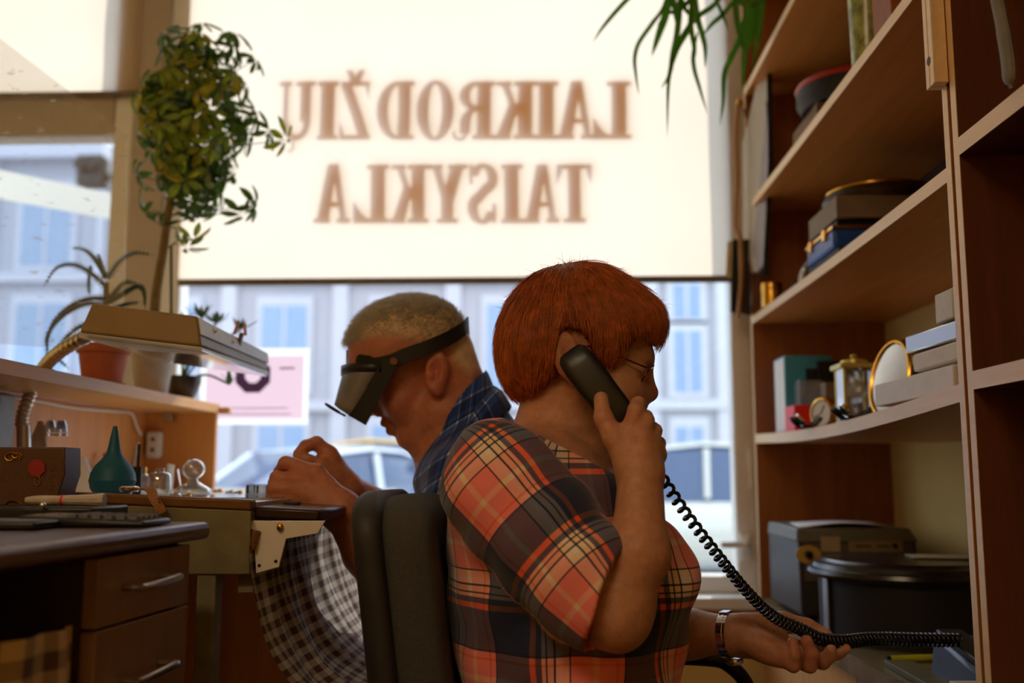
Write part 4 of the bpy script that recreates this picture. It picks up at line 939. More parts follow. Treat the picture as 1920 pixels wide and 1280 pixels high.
# --- round black case
rc = Vector((0.765, 2.21, ZC_)); rk = thing('round_case', 'large round black case with moulded lid on the counter', 'case', rc)
obj('drum', M().lathe([(0.001, 0), (0.180, 0), (0.180, 0.138), (0.001, 0.138)], rc, 64), mat('black_drum', (26, 23, 21), 0.7, bump=0.3, bs=200), rk)
ld = obj('lid', M().lathe([(0.180, 0.128), (0.196, 0.130), (0.203, 0.138), (0.200, 0.146), (0.192, 0.149), (0.188, 0.157), (0.176, 0.160), (0.168, 0.166), (0.120, 0.168), (0.001, 0.169)], rc, 64), mat('glossy_black_lid', (30, 27, 28), 0.25, spec=0.6), rk, smooth=25)
sa = [R(t) for t in range(140, 161, 4)]
obj('hasp_strip', M().box(rc.x-0.182, rc.x-0.178, rc.y-0.05, rc.y-0.015, ZC_+0.001, ZC_+0.128), mat('pale_blue_metal', (150, 160, 172), 0.4, 0.3), rk, bevel=0.001)
one('paper_strip', M().obox((rc.x+0.10, rc.y-0.02, ZC_+0.1715), (0.19, 0.085, 0.002), (0, 0, -8)), mat('yellowed_paper', (190, 178, 140), 0.6), 'yellowed paper strip on the round black case lid', 'paper')
# --- telephone base, pen and papers
tb = Vector((0.73, 1.70, ZC_)); tel = thing('desk_telephone', 'dark blue-grey telephone base half hidden behind the bookcase stile', 'telephone', tb)
m = M().hexa([tb + Vector(v) for v in ((-0.075,-0.10,0.0),(0.075,-0.10,0.0),(0.075,0.10,0.0),(-0.075,0.10,0.0),(-0.07,-0.09,0.045),(0.07,-0.09,0.045),(0.07,0.09,0.075),(-0.07,0.09,0.075))])
obj('base_body', m, mat('slate_blue_plastic', (62, 76, 104), 0.4), tel, bevel=0.008)
obj('cradle', M().obox(tb + Vector((-0.045, 0.0, 0.066)), (0.045, 0.17, 0.012), (8, 0, 0)), MT['blackp'], tel, bevel=0.004)
ky2 = mesh_of('telephone_key', M().obox((0,0,0), (0.014, 0.012, 0.006)), 35); ky2.materials.append(MT['white'])
for i in range(3):
    for j in range(4): put('telephone_key', ky2, None, tel, tb + Vector((0.0+i*0.021, -0.05+j*0.022, 0.0535+j*0.0034)), Matrix.Rotation(R(9), 3, 'X'))
p0, p1 = at(1661, 1223, 1.93), at(1692, 1223, 1.93)
pn = thing('yellow_marker', 'yellow marker pen lying on the counter', 'pen', Vector((p0.x, 1.93, ZC_)))
q0_ = Vector((p0.x, 1.93, ZC_+0.0065)); obj('barrel', M().tube([q0_ + Vector((0.008,0,0)), q0_ + Vector((0.10, 0.02, 0))], 0.0062, 12), mat('yellow_plastic', (196, 196, 40), 0.4), pn)
obj('cap_end', M().tube([q0_, q0_ + Vector((0.008, 0.0016, 0))], [0.0050, 0.0062], 12), MT['blackp'], pn)
for k in range(4):
    lab = ('lowest', 'second', 'third', 'topmost')[k] + ' sheet bundle in the white paper pile by the stile'
    bx_('paper_bundle', 0.615+0.006*k, 0.80, 1.50-0.008*k, 1.76, ZC_+0.0005+0.0135*k, 0.013, mat('paper_edge_white', (200, 190, 182), 0.7, var=0.1), lab, 'papers', 0.001, rot=(k*3-4)*0.4) if k < 3 and False else None
bx_('paper_pile', 0.602, 0.70, 1.26, 1.56, ZC_+0.0005, 0.042, mat('paper_pile_white', (196, 186, 178), 0.7, var=0.12), 'pile of white papers at the counter edge near the stile', 'papers', 0.002, rot=3)
bx_('green_ledger', 0.61, 0.66, 1.62, 1.90, ZC_+0.0005, 0.010, mat('olive_cover', (92, 84, 40), 0.6), 'thin olive booklet under the coiled cord on the counter', 'booklet', 0.001)
# --- shelf 4 (low, sagging)
y0 = 2.52; bx_('red_box', 0.617, 0.700, y0, y0+0.10, s4(y0+0.05), 0.066, MT['red'], 'small bright red carton at the far end of the sagging shelf', 'box')
bb = thing('blue_box', 'turquoise blue carton with dark print behind the red carton', 'box', (0.67, 2.72, s4(2.72)))
obj('carton', M().box(0.635, 0.76, 2.68, 2.80, s4(2.74), s4(2.74)+0.205), MT['blue'], bb, bevel=0.002)
obj('white_side', M().box(0.6335, 0.6352, 2.684, 2.796, s4(2.74)+0.004, s4(2.74)+0.20), MT['white'], bb)
obj('dark_print', M().box(0.69, 0.755, 2.678, 2.6805, s4(2.74)+0.10, s4(2.74)+0.17), MT['blackm'], bb)
bx_('clear_box', 0.655, 0.72, 2.62, 2.67, s4(2.64)+0.001, 0.135, clear('plastic_box', (0.82, 0.86, 0.88), 0.25, 0.1, haze=0.2), 'frosted plastic box before the turquoise carton', 'box')
bx_('grey_carton', 0.705, 0.785, 2.55, 2.64, s4(2.6), 0.125, MT['cardg'], 'plain grey-brown card box beside the frosted plastic box', 'box')
bx_('dark_carton', 0.72, 0.80, 2.66, 2.74, s4(2.7), 0.19, MT['blackm'], 'black box at the back of the sagging shelf', 'box')
def shelf_clock(px, py, Y, r, label, tilt=0):
    c = at(px, py, Y); c = Vector((c.x, Y, s4(Y) + r)); t = thing('alarm_clock', label, 'clock', c - Vector((0,0,r)))
    rot = Matrix.Rotation(R(-62), 3, 'Z') @ Matrix.Rotation(R(90 + tilt), 3, 'X')
    obj('clock_case', M().lathe([(0.001, -0.016), (r*0.92, -0.016), (r, -0.008), (r, 0.012), (r*0.86, 0.014), (r*0.84, 0.010), (0.001, 0.010)], c, 36, rot), MT['brass'], t)
    obj('clock_face', M().lathe([(0.001, 0.0102), (r*0.83, 0.0102), (r*0.83, 0.0112), (0.001, 0.0112)], c, 32, rot), MT['white'], t)
    ax = rot @ Vector((0,0,1))
    for ang, l in ((60, 0.55), (200, 0.72)):
        e = rot @ Vector((math.cos(R(ang))*r*l, math.sin(R(ang))*r*l, 0.0122)); obj('clock_hand', M().tube([c + ax*0.0122, c + e], 0.0009, 5), MT['blackm'], t)
    return t
shelf_clock(1547, 775, 2.34, 0.036, 'small round gold-rimmed alarm clock before the red carton')
def watch_lump(px, Y, lab, s=0.03):
    p = at(px, 790, Y); p = Vector((p.x, Y, s4(Y))); t = thing('wristwatch', lab, 'watch', p)
    pts = [p + Vector((s*1.4*math.cos(a), s*0.9*math.sin(a), 0.014 + 0.010*math.cos(2*a))) for a in np.linspace(0, 6.28, 25)[:-1]]
    obj('strap', M().tube(pts, 0.0075, 6, closed=True, flat=0.35), MT['blackp'], t)
    obj('watch_case', M().lathe([(0.001, 0), (0.014, 0), (0.016, 0.004), (0.013, 0.008), (0.001, 0.008)], p + Vector((-s*0.9, -s*0.6, 0.016)), 20, Matrix.Rotation(R(60), 3, 'Y')), MT['chrome'], t)
watch_lump(1512, 2.30, 'black-strapped wristwatch lying before the red carton', 0.022)
watch_lump(1600, 2.02, 'steel and black wristwatch at the end of the long white box', 0.026)
# glass anniversary clock
ac = at(1602, 700, 2.22); az = s4(2.22); an = thing('carriage_clock', 'glass-sided mantel clock with pale gold top on the sagging shelf', 'clock', (ac.x, 2.22, az))
gold = mat('pale_gold', (214, 196, 110), 0.35, 0.6)
W_ = 0.036
obj('base_plate', M().box(ac.x-W_, ac.x+W_, 2.22-W_, 2.22+W_, az, az+0.012), gold, an, bevel=0.003)
obj('top_plate', M().box(ac.x-W_-0.006, ac.x+W_+0.006, 2.22-W_-0.006, 2.22+W_+0.006, az+0.125, az+0.137), gold, an, bevel=0.003)
obj('top_crown', M().lathe([(0.030, 0), (0.028, 0.008), (0.006, 0.014), (0.008, 0.020), (0.001, 0.024)], (ac.x, 2.22, az+0.137), 24), gold, an)
for sx in (-1, 1):
    for sy in (-1, 1): obj('pillar', M().cyl((ac.x+sx*(W_-0.005), 2.22+sy*(W_-0.005), az+0.012), (ac.x+sx*(W_-0.005), 2.22+sy*(W_-0.005), az+0.125), 0.004, n=10), gold, an)
obj('glass_case', M().box(ac.x-W_+0.003, ac.x+W_-0.003, 2.22-W_+0.003, 2.22+W_-0.003, az+0.012, az+0.125), MT['jar'], an)
obj('dial', M().lathe([(0.001, 0), (0.024, 0), (0.024, 0.004), (0.001, 0.004)], (ac.x-0.004, 2.215, az+0.085), 24, Matrix.Rotation(R(70), 3, 'X')), MT['white'], an)
# oval mirror in a gold frame leaning, and silver clock behind
oc_ = at(1667, 668, 1.98); oz = s4(1.98); om = thing('oval_frame', 'oval gold-rimmed mirror leaning on the sagging shelf', 'mirror', (oc_.x, 1.98, oz))
rot = Matrix.Rotation(R(-66), 3, 'Z') @ Matrix.Rotation(R(76), 3, 'X')
cen = Vector((oc_.x, 1.98, oz+0.078))
ring_pts = [cen + rot @ Vector((0.050*math.cos(a), 0.076*math.sin(a), 0)) for a in np.linspace(0, 2*math.pi, 41)[:-1]]
obj('rim', M().tube(ring_pts, 0.0055, 8, closed=True), MT['brass'], om)
obj('mirror_glass', M().lathe([(0.001, -0.002), (0.050, -0.002), (0.050, 0.001), (0.001, 0.001)], cen, 40, rot, 1.0, 1.5), mat('mirror_silver', (200, 205, 212), 0.12, 1.0), om)
sc2 = thing('ornate_clock', 'crumpled silver foil-wrapped clock behind the oval mirror', 'clock', (0.80, 2.05, s4(2.05)))
def fns(u, v):
    a = 2*math.pi*u; b = math.pi*v; r_ = 0.062*(1+0.10*math.sin(9*a+7*b)+0.08*math.sin(17*b-5*a))
    return (0.735 + r_*0.8*math.sin(b)*math.cos(a), 2.06 + r_*math.sin(b)*math.sin(a), s4(2.05) + 0.076 - 1.12*r_*math.cos(b))
obj('foil_wrap', M().grid(fns, 34, 18), MT['chrome'], sc2, smooth=20, fixn=False)
obj('brass_crown', M().ball((0.735, 2.06, s4(2.05)+0.155), (0.02, 0.02, 0.014)), MT['brass'], sc2)
bx_('brown_box', 0.66, 0.72, 1.80, 1.90, s4(1.85)+0.0, 0.052, mat('maroon_card', (88, 34, 28), 0.5), 'maroon-edged small carton behind the long white box', 'box')
# long white boxes near the stile
bx_('long_white_box', 0.604, 0.655, 1.50, 1.86, s4(1.70)+0.004, 0.040, MT['white'], 'long flat white box along the shelf front', 'box')
zz = s4(1.60) + 0.047
bx_('white_tray', 0.618, 0.70, 1.49, 1.70, zz, 0.030, MT['foam'], 'white moulded tray on the long flat white box', 'tray', 0.004)
fo = thing('foam_cradle', 'white foam cradle tilted above the moulded tray', 'packaging', (0.63, 1.6, zz+0.03))
obj('foam_bar', M().obox((0.664, 1.60, zz+0.048), (0.085, 0.235, 0.028), (0, 0, 4)), MT['foam'], fo, bevel=0.003)
obj('shrink_film', M().obox((0.664, 1.60, zz+0.0485), (0.087, 0.237, 0.030), (0, 0, 4)), clear('shrink_film', (0.97, 0.97, 0.98), 0.2, 0.15, haze=0.1), fo, bevel=0.003)
fb = thing('foam_block', 'notched white foam block on top of the stack', 'packaging', (0.64, 1.57, zz+0.066))
m = M(); m.obox((0.655, 1.500, zz+0.092), (0.06, 0.05, 0.048)); obj('block', m, MT['foam'], fb, bevel=0.003)
obj('block_arm', M().obox((0.655, 1.575, zz+0.092), (0.06, 0.07, 0.048)), MT['foam'], fb, bevel=0.003)
obj('block_bridge', M().obox((0.655, 1.532, zz+0.108), (0.056, 0.03, 0.016)), MT['foam'], fb)
bx_('foam_offcut', 0.64, 0.68, 1.485, 1.53, zz+0.118, 0.036, MT['foam'], 'small foam offcut topping the white stack', 'packaging', 0.003)
# --- shelf 3
z3 = Z3 + 0.0115
def cylt(name, px, py, Y, r, h, mt, label, cat, z):
    p = at(px, py, Y); p = Vector((p.x, Y, z)); t = thing(name, label, cat, p)
    obj('can', M().lathe([(0.001, 0), (r, 0), (r, h*0.94), (r*0.97, h), (r*0.85, h), (r*0.84, h*0.93), (0.001, h*0.93)], p, 32), mt, t)
    obj('band', M().lathe([(r*1.0, h*0.70), (r*1.03, h*0.72), (r*1.03, h*0.78), (r, h*0.80)], p, 32), MT['brass'], t); return t
cylt('brass_canister', 1447, 540, 2.74, 0.030, 0.066, MT['brass'], 'shiny brass canister at the far end of the middle shelf', 'canister', z3)
cage = thing('brass_cage', 'small brass lattice box beside the brass canister', 'box', (0.70, 2.70, z3))
obj('core', M().box(0.665, 0.735, 2.66, 2.72, z3, z3+0.06), MT['hard'], cage)
for k in range(5): obj('lattice_bar', M().box(0.664+0.0165*k, 0.669+0.0165*k, 2.655, 2.662, z3, z3+0.062), MT['brass'], cage)
for k in range(3): obj('lattice_bar', M().box(0.664, 0.736, 2.653, 2.658, z3+0.006+0.025*k, z3+0.011+0.025*k), MT['brass'], cage)
bbx = thing('blue_case', 'royal blue case with brass clasps on the middle shelf', 'case', (0.72, 2.3, z3))
obj('shell', M().box(0.645, 0.93, 2.22, 2.45, z3+0.05, z3+0.095), mat('royal_blue', (30, 84, 178), 0.4), bbx, bevel=0.008)
obj('brass_rim', M().box(0.643, 0.932, 2.218, 2.452, z3+0.094, z3+0.101), MT['brass'], bbx)
for y_ in (2.28, 2.40): obj('clasp', M().box(0.638, 0.648, y_-0.012, y_+0.012, z3+0.078, z3+0.105), MT['brass'], bbx, bevel=0.002)
bx_('black_case', 0.65, 0.93, 2.20, 2.46, z3+0.0, 0.050, MT['blackm'], 'black case underneath the royal blue case', 'case', 0.006)
bx_('pale_carton', 0.66, 0.93, 2.24, 2.44, z3+0.102, 0.016, MT['blackm'], 'thin black folder on the royal blue case', 'folder', 0.002)
bx_('beige_carton', 0.655, 0.93, 2.22, 2.46, z3+0.119, 0.052, MT['cardg'], 'beige card box on the thin black folder', 'box', 0.002)
mc = at(1600, 350, 2.34); mcl = thing('mantel_clock', 'dark oval mantel clock with gold upper rim on the beige card box', 'clock', (0.79, 2.34, z3+0.172))
obj('clock_body', M().lathe([(0.001, 0), (0.125, 0), (0.130, 0.015), (0.120, 0.032), (0.08, 0.042), (0.001, 0.045)], (0.79, 2.34, z3+0.172), 40), mat('dark_mottled', (52, 40, 24), 0.4, var=0.5, vs=50), mcl)
obj('gold_rim', M().tube([(0.79+0.118*math.cos(a), 2.34+0.118*math.sin(a), z3+0.172+0.034) for a in np.linspace(0, 6.283, 41)[:-1]], 0.004, 6, closed=True), MT['brass'], mcl)
p = at(1520, 490, 2.50); gs = thing('grey_speaker', 'rounded dark grey housing on the middle shelf', 'housing', (p.x, 2.5, z3))
obj('shell', M().lathe([(0.001, 0), (0.038, 0), (0.040, 0.03), (0.034, 0.06), (0.018, 0.082), (0.001, 0.088)], (p.x+0.01, 2.5, z3), 28), MT['greyp'], gs)
obj('front_ring', M().lathe([(0.020, 0), (0.024, 0.004), (0.020, 0.008)], (p.x-0.022, 2.49, z3+0.035), 24, Matrix.Rotation(R(-80), 3, 'Y')), MT['steel'], gs)
bx_('small_white_carton', p.x+0.03, p.x+0.08, 2.36, 2.42, z3, 0.03, MT['foam'], 'tiny white carton before the dark grey housing', 'box')
# --- shelf 2
z2 = Z2 + 0.0115
rd = thing('red_rimmed_case', 'dark round case with a red rim on the upper shelf', 'case', (0.77, 2.45, z2+0.07))
obj('case_body', M().lathe([(0.001, 0), (0.13, 0), (0.142, 0.02), (0.142, 0.05), (0.125, 0.075), (0.05, 0.088), (0.001, 0.09)], (0.78, 2.45, z2+0.12), 48), MT['blackm'], rd)
obj('red_rim', M().tube([(0.78+0.136*math.cos(a), 2.45+0.136*math.sin(a), z2+0.12+0.058) for a in np.linspace(0, 6.283, 49)[:-1]], 0.009, 8, closed=True), mat('dark_red_lacquer', (176, 34, 24), 0.35), rd)
bx_('tan_carton', 0.665, 0.90, 2.38, 2.62, z2+0.0005, 0.118, mat('tan_card', (112, 86, 58), 0.7), 'tan card box under the red-rimmed case', 'box', 0.002)
bx_('brown_folder', 0.62, 0.95, 1.72, 1.82, z2+0.0005, 0.14, mat('orange_brown_folder', (150, 84, 40), 0.6), 'orange-brown file folder on the upper shelf', 'folder', 0.003)
z1 = Z1 + 0.0115
gp = at(1660, 60, 1.90)
gj = thing('green_glass_vase', 'patterned green and clear glass standing high on the upper shelf', 'vase', (0.64, 1.88, z2))
obj('vase_glass', M().lathe([(0.001, 0), (0.032, 0), (0.033, 0.01), (0.036, 0.16), (0.034, 0.16), (0.031, 0.012), (0.001, 0.012)], (0.637, 1.90, z2), 32), mat('green_patterned_glass', (150, 160, 96), 0.2, var=0.6, vs=45), gj)
obj('vase_rim', M().tube([(0.637+0.0352*math.cos(a), 1.90+0.0352*math.sin(a), z2+0.16) for a in np.linspace(0, 6.283, 25)[:-1]], 0.002, 6, closed=True), MT['jar'], gj)
# --- hanging things between window and bookcase
bgx = at(1412, 140, 2.86)
def fnc(u, v):
    x0 = XF - 0.002 - 0.060*math.sin(math.pi*0.5*v)*1.0
    return (XF + 0.022 - (0.055+0.035*v)*u, 2.865 - 0.02*u - 0.01*math.sin(3*u), at(1430, 110, 2.86).z - 0.62*v)
cs = thing('garment_cover', 'white hanging sheet with a black edge at the bookcase end', 'cover', (XF-0.02, 2.86, at(1430, 560, 2.86).z))
obj('white_sheet', M().prism([at(1440, 118, 2.76), at(1424, 136, 2.80), at(1392, 270, 2.90), at(1394, 480, 2.90), at(1410, 512, 2.86), at(1432, 500, 2.77)], (0.004, 0.002, 0)), thru('white_plastic_sheet', (226, 222, 212), 0.3), cs)
obj('purple_fold', M().prism([at(1436, 190, 2.75), at(1428, 300, 2.775), at(1412, 470, 2.83), at(1420, 512, 2.80), at(1434, 490, 2.755), at(1442, 280, 2.74)], (0.003, 0.001, 0)), mat('grey_lilac_film', (134, 122, 128), 0.3), cs)
obj('black_edge', M().prism([at(1438, 105, 2.735), at(1447, 110, 2.735), at(1449, 300, 2.735), at(1439, 515, 2.735), at(1431, 515, 2.735), at(1441, 300, 2.735)], (0, 0.008, 0)), MT['blackp'], cs)
obj('hanging_ties', M().tube(bez([at(1434, 500, 2.84), at(1420, 530, 2.84), at(1412, 560, 2.84), at(1408, 585, 2.84)], 6), 0.004, 6, flat=0.4), MT['greyp'], cs)
ch = thing('gold_cord', 'twisted gold cord hanging beside the window frame', 'cord', at(1385, 560, 2.87))
gc = bez([at(1384, 196, 2.87), at(1380, 260, 2.87), at(1382, 330, 2.87), at(1380, 420, 2.87), at(1388, 450, 2.86), at(1390, 520, 2.86), at(1384, 596, 2.86)], 14)
obj('cord', M().tube(gc, [0.0062*(1+0.16*(i % 2)) for i in range(len(gc))], 8), mat('gold_cord_thread', (176, 122, 54), 0.5, var=0.25, vs=200), ch)
obj('thin_cord', M().tube(bez([at(1392, 190, 2.87), at(1404, 250, 2.87), at(1408, 300, 2.87), at(1412, 360, 2.87)], 8), 0.0022, 6), MT['leather'], ch)
obj('brass_hook', M().ball(at(1386, 192, 2.87), (0.010, 0.008, 0.014)), MT['brass'], ch)
for i, (px, w, mt_, lab, top, bot) in enumerate(((1368, 14, mat('cream_tassel', (226, 206, 160), 0.7), 'cream tassel hanging by the window frame', 452, 522), (1378, 16, MT['blackm'], 'black strap hanging beside the cream tassel', 448, 590), (1398, 20, mat('dark_brown_strap', (44, 28, 22), 0.6), 'dark brown strap hanging at the bookcase corner', 448, 592))):
    Yq = 2.88 - 0.008*i
    m = M().prism([at(px-w*0.25, top, Yq), at(px+w*0.4, top, Yq), at(px+w*0.55, bot, Yq), at(px-w*0.5, bot-6, Yq)], (0, 0.007, 0))
    one('hanging_strap', m, mt_, lab, 'strap', bevel=0.002)
# grey strap dangling in the nearer bookcase
gsr = bez([at(1868, -10, 1.20), at(1880, 50, 1.20), at(1890, 110, 1.20), at(1893, 150, 1.20), at(1896, 165, 1.20)], 6)
one('grey_strap', M().tube(gsr, [0.011, 0.011, 0.011, 0.011, 0.011, 0.011, 0.011, 0.012, 0.012, 0.012, 0.012, 0.012, 0.012, 0.012, 0.012, 0.012, 0.012, 0.011, 0.010, 0.008, 0.005, 0.0035, 0.003, 0.003, 0.003], 10, flat=0.6), mat('grey_webbing', (128, 126, 120), 0.7, bump=0.4, bs=150), 'grey padded strap dangling in the nearer bookcase', 'strap')
bx_('olive_box', 0.70, 0.93, 0.90, 1.14, 1.532, 0.12, mat('olive_card', (70, 62, 22), 0.6), 'olive box behind the dangling grey strap', 'box')
# thin cables below the counter
for i, px in enumerate((1478, 1488)):
    c = bez([at(px, 1245, 1.95), at(px+1, 1262, 1.95), at(px+6, 1285, 1.95), at(px+14, 1330, 1.95)], 5); c = [Vector((XF-0.004-0.004*i, p.y, p.z)) for p in c]
    one('thin_cable', M().tube(c, 0.0022, 6), mat('olive_cable', (110, 96, 60), 0.5), ('left' if i == 0 else 'right') + ' of two thin cables hanging below the counter edge', 'cable', 'thin cables at the counter')
# --- hanging plant at the top
hp = thing('spider_plant', 'long-leaved plant drooping from above the bookcase top', 'potted plant', (0.30, 2.55, 2.36))
hb = at(1300, -150, 2.5)
obj('hanging_pot', M().lathe([(0.001, 0), (0.06, 0), (0.085, 0.12), (0.092, 0.125), (0.092, 0.14), (0.080, 0.14), (0.076, 0.12), (0.001, 0.12)], (hb.x+0.03, 2.5, hb.z-0.04), 32), MT['potw'], hp)
obj('hanger', M().tube([(hb.x+0.03, 2.5, hb.z+0.09), (hb.x+0.03, 2.5, ZC)], 0.003, 6), MT['greyp'], hp)
def blade(path, w, Y):
    pts = bez([at(x, y, Y + 0.03*math.sin(i)) for i, (x, y) in enumerate(path)], 6); n = len(pts); m = M()
    for i, p in enumerate(pts):
        t = (pts[min(i+1, n-1)] - pts[max(i-1, 0)]).normalized(); s = t.cross(Vector((0, 1, 0.25))).normalized()
        ww = w * (min(1, 0.35 + i/n*2.2)) * (1-(i/(n-1))**4) + 0.0003
        m.v += [tuple(p - s*ww), tuple(p + Vector((0, 0.0025, 0))), tuple(p + s*ww)]
    m.f = [f for i in range(n-1) for f in ((3*i, 3*i+1, 3*i+4, 3*i+3), (3*i+1, 3*i+2, 3*i+5, 3*i+4))]
    obj('leaf', m, MT['grass'], hp, smooth=180, fixn=False)
for path, w, Y in (
    ([(1250, -80), (1215, -40), (1170, 5), (1135, 45), (1112, 78)], 0.006, 2.4),
    ([(1262, -60), (1245, 10), (1222, 45), (1198, 80), (1190, 110), (1193, 145), (1198, 178)], 0.0055, 2.45),
    ([(1262, -50), (1250, 20), (1235, 65), (1222, 105)], 0.0105, 2.5),
    ([(1275, -60), (1275, 0), (1270, 60), (1262, 100), (1255, 140), (1240, 165)], 0.008, 2.42),
    ([(1285, -60), (1300, 20), (1290, 55), (1268, 95), (1254, 150), (1251, 255)], 0.0075, 2.4),
    ([(1300, -60), (1308, 30), (1316, 62), (1322, 90), (1322, 128)], 0.008, 2.5),
    ([(1300, -40), (1295, 40), (1302, 90), (1300, 122)], 0.007, 2.46),
    ([(1308, 60), (1300, 100), (1302, 130), (1312, 165), (1326, 212)], 0.0055, 2.44),
    ([(1380, -40), (1340, 8), (1310, 30), (1282, 62), (1268, 90)], 0.007, 2.45),
    ([(1400, -30), (1360, 22), (1335, 45), (1318, 66)], 0.0065, 2.5),
    ([(1420, -40), (1400, 20), (1388, 70), (1370, 110), (1358, 140), (1356, 190), (1350, 235)], 0.008, 2.5),
    ([(1410, -40), (1405, 30), (1398, 85), (1394, 130), (1392, 178)], 0.0085, 2.55),
    ([(1430, -40), (1418, 20), (1412, 60), (1404, 90)], 0.0105, 2.5),
    ([(1440, -40), (1428, 30), (1422, 70), (1418, 90), (1412, 135)], 0.007, 2.55),
    ([(1500, -40), (1485, 5), (1470, 40), (1458, 62)], 0.0075, 2.45),
    ([(1330, -60), (1340, -10), (1356, 30), (1366, 58)], 0.005, 2.5),
    ([(1265, -60), (1282, 10), (1300, 32), (1316, 50)], 0.0055, 2.42),
    ([(1240, -60), (1262, 0), (1268, 30), (1275, 75)], 0.0085, 2.48),
    ([(1320, -60), (1300, -10), (1272, 20), (1250, 25), (1232, 48)], 0.006, 2.4),
    ([(1390, -60), (1380, 0), (1384, 50), (1396, 95), (1400, 120)], 0.008, 2.46),
    ([(1350, -60), (1380, -5), (1404, 10), (1428, 2), (1450, -20)], 0.007, 2.46)):
    blade(path, w, Y)
# ================================================================== people: implicit surfaces meshed as one skin
def npv(p): return np.array([p[0], p[1], p[2]], dtype=np.float64)
def RY(deg):
    a = R(deg); c, s = math.cos(a), math.sin(a)
    return np.array([[c, 0, s], [0, 1, 0], [-s, 0, c]])        # rows: local axes in world (counter-clockwise in the picture)
def cap(a, b, ra, rb=None, k=0.012, s=1): return ('c', npv(a), npv(b), ra, ra if rb is None else rb, k, s)
def ell(c, r, deg=0, k=0.012, s=1): return ('e', npv(c), np.array(r, float), RY(deg), k, s)
def chain(pts, rs, k=0.006, first=None):
    return [cap(pts[i], pts[i+1], rs[i], rs[i+1], (first if (i == 0 and first) else k)) for i in range(len(pts)-1)]
def loft(levels, cy, k=0.02):
    lv = sorted(levels, key=lambda l: l[0]); a = np.array(lv, float)
    return ('l', a[:, 0], a[:, 1], a[:, 2], a[:, 3], cy, k, 1)
def sd(pr, P):
    t = pr[0]
    if t == 'c':
        _, a, b, ra, rb, k, s = pr; ba = b - a; L = max(ba @ ba, 1e-12)
        h = np.clip((P - a) @ ba / L, 0, 1); return np.sqrt((((P - a) - h[:, None]*ba)**2).sum(1)) - (ra + (rb-ra)*h)
    if t == 'e':
        _, c, r, m, k, s = pr; q = (P - c) @ m.T
        k0 = np.sqrt(((q/r)**2).sum(1)); k1 = np.sqrt(((q/r**2)**2).sum(1)) + 1e-9
        return k0*(k0-1)/k1
    if t == 'l':
        _, z, cx, rx, ry, cy, k, s = pr; zz = np.clip(P[:, 2], z[0], z[-1])
        c = np.interp(zz, z, cx); a = np.interp(zz, z, rx); b = np.interp(zz, z, ry)
        u = np.abs((P[:, 0]-c)/a); v = np.abs((P[:, 1]-cy)/b); k0 = (u**2.4 + v**2.4)**(1/2.4)
        d = (k0-1)*np.minimum(a, b)*0.9; dz_ = np.abs(P[:, 2]-zz)
        return np.where(dz_ > 0, np.sqrt(np.maximum(d, 0)**2 + dz_**2), d)
def comb(prims, P):
    d = np.full(len(P), 9.0)
    for pr in prims:
        e = sd(pr, P); k, s = pr[-2], pr[-1]
        if s > 0:
            h = np.maximum(k - np.abs(d-e), 0)/k; d = np.minimum(d, e) - h*h*k*0.25
        else:
            e = -e; h = np.maximum(k - np.abs(d-e), 0)/k; d = np.maximum(d, e) + h*h*k*0.25
    return d
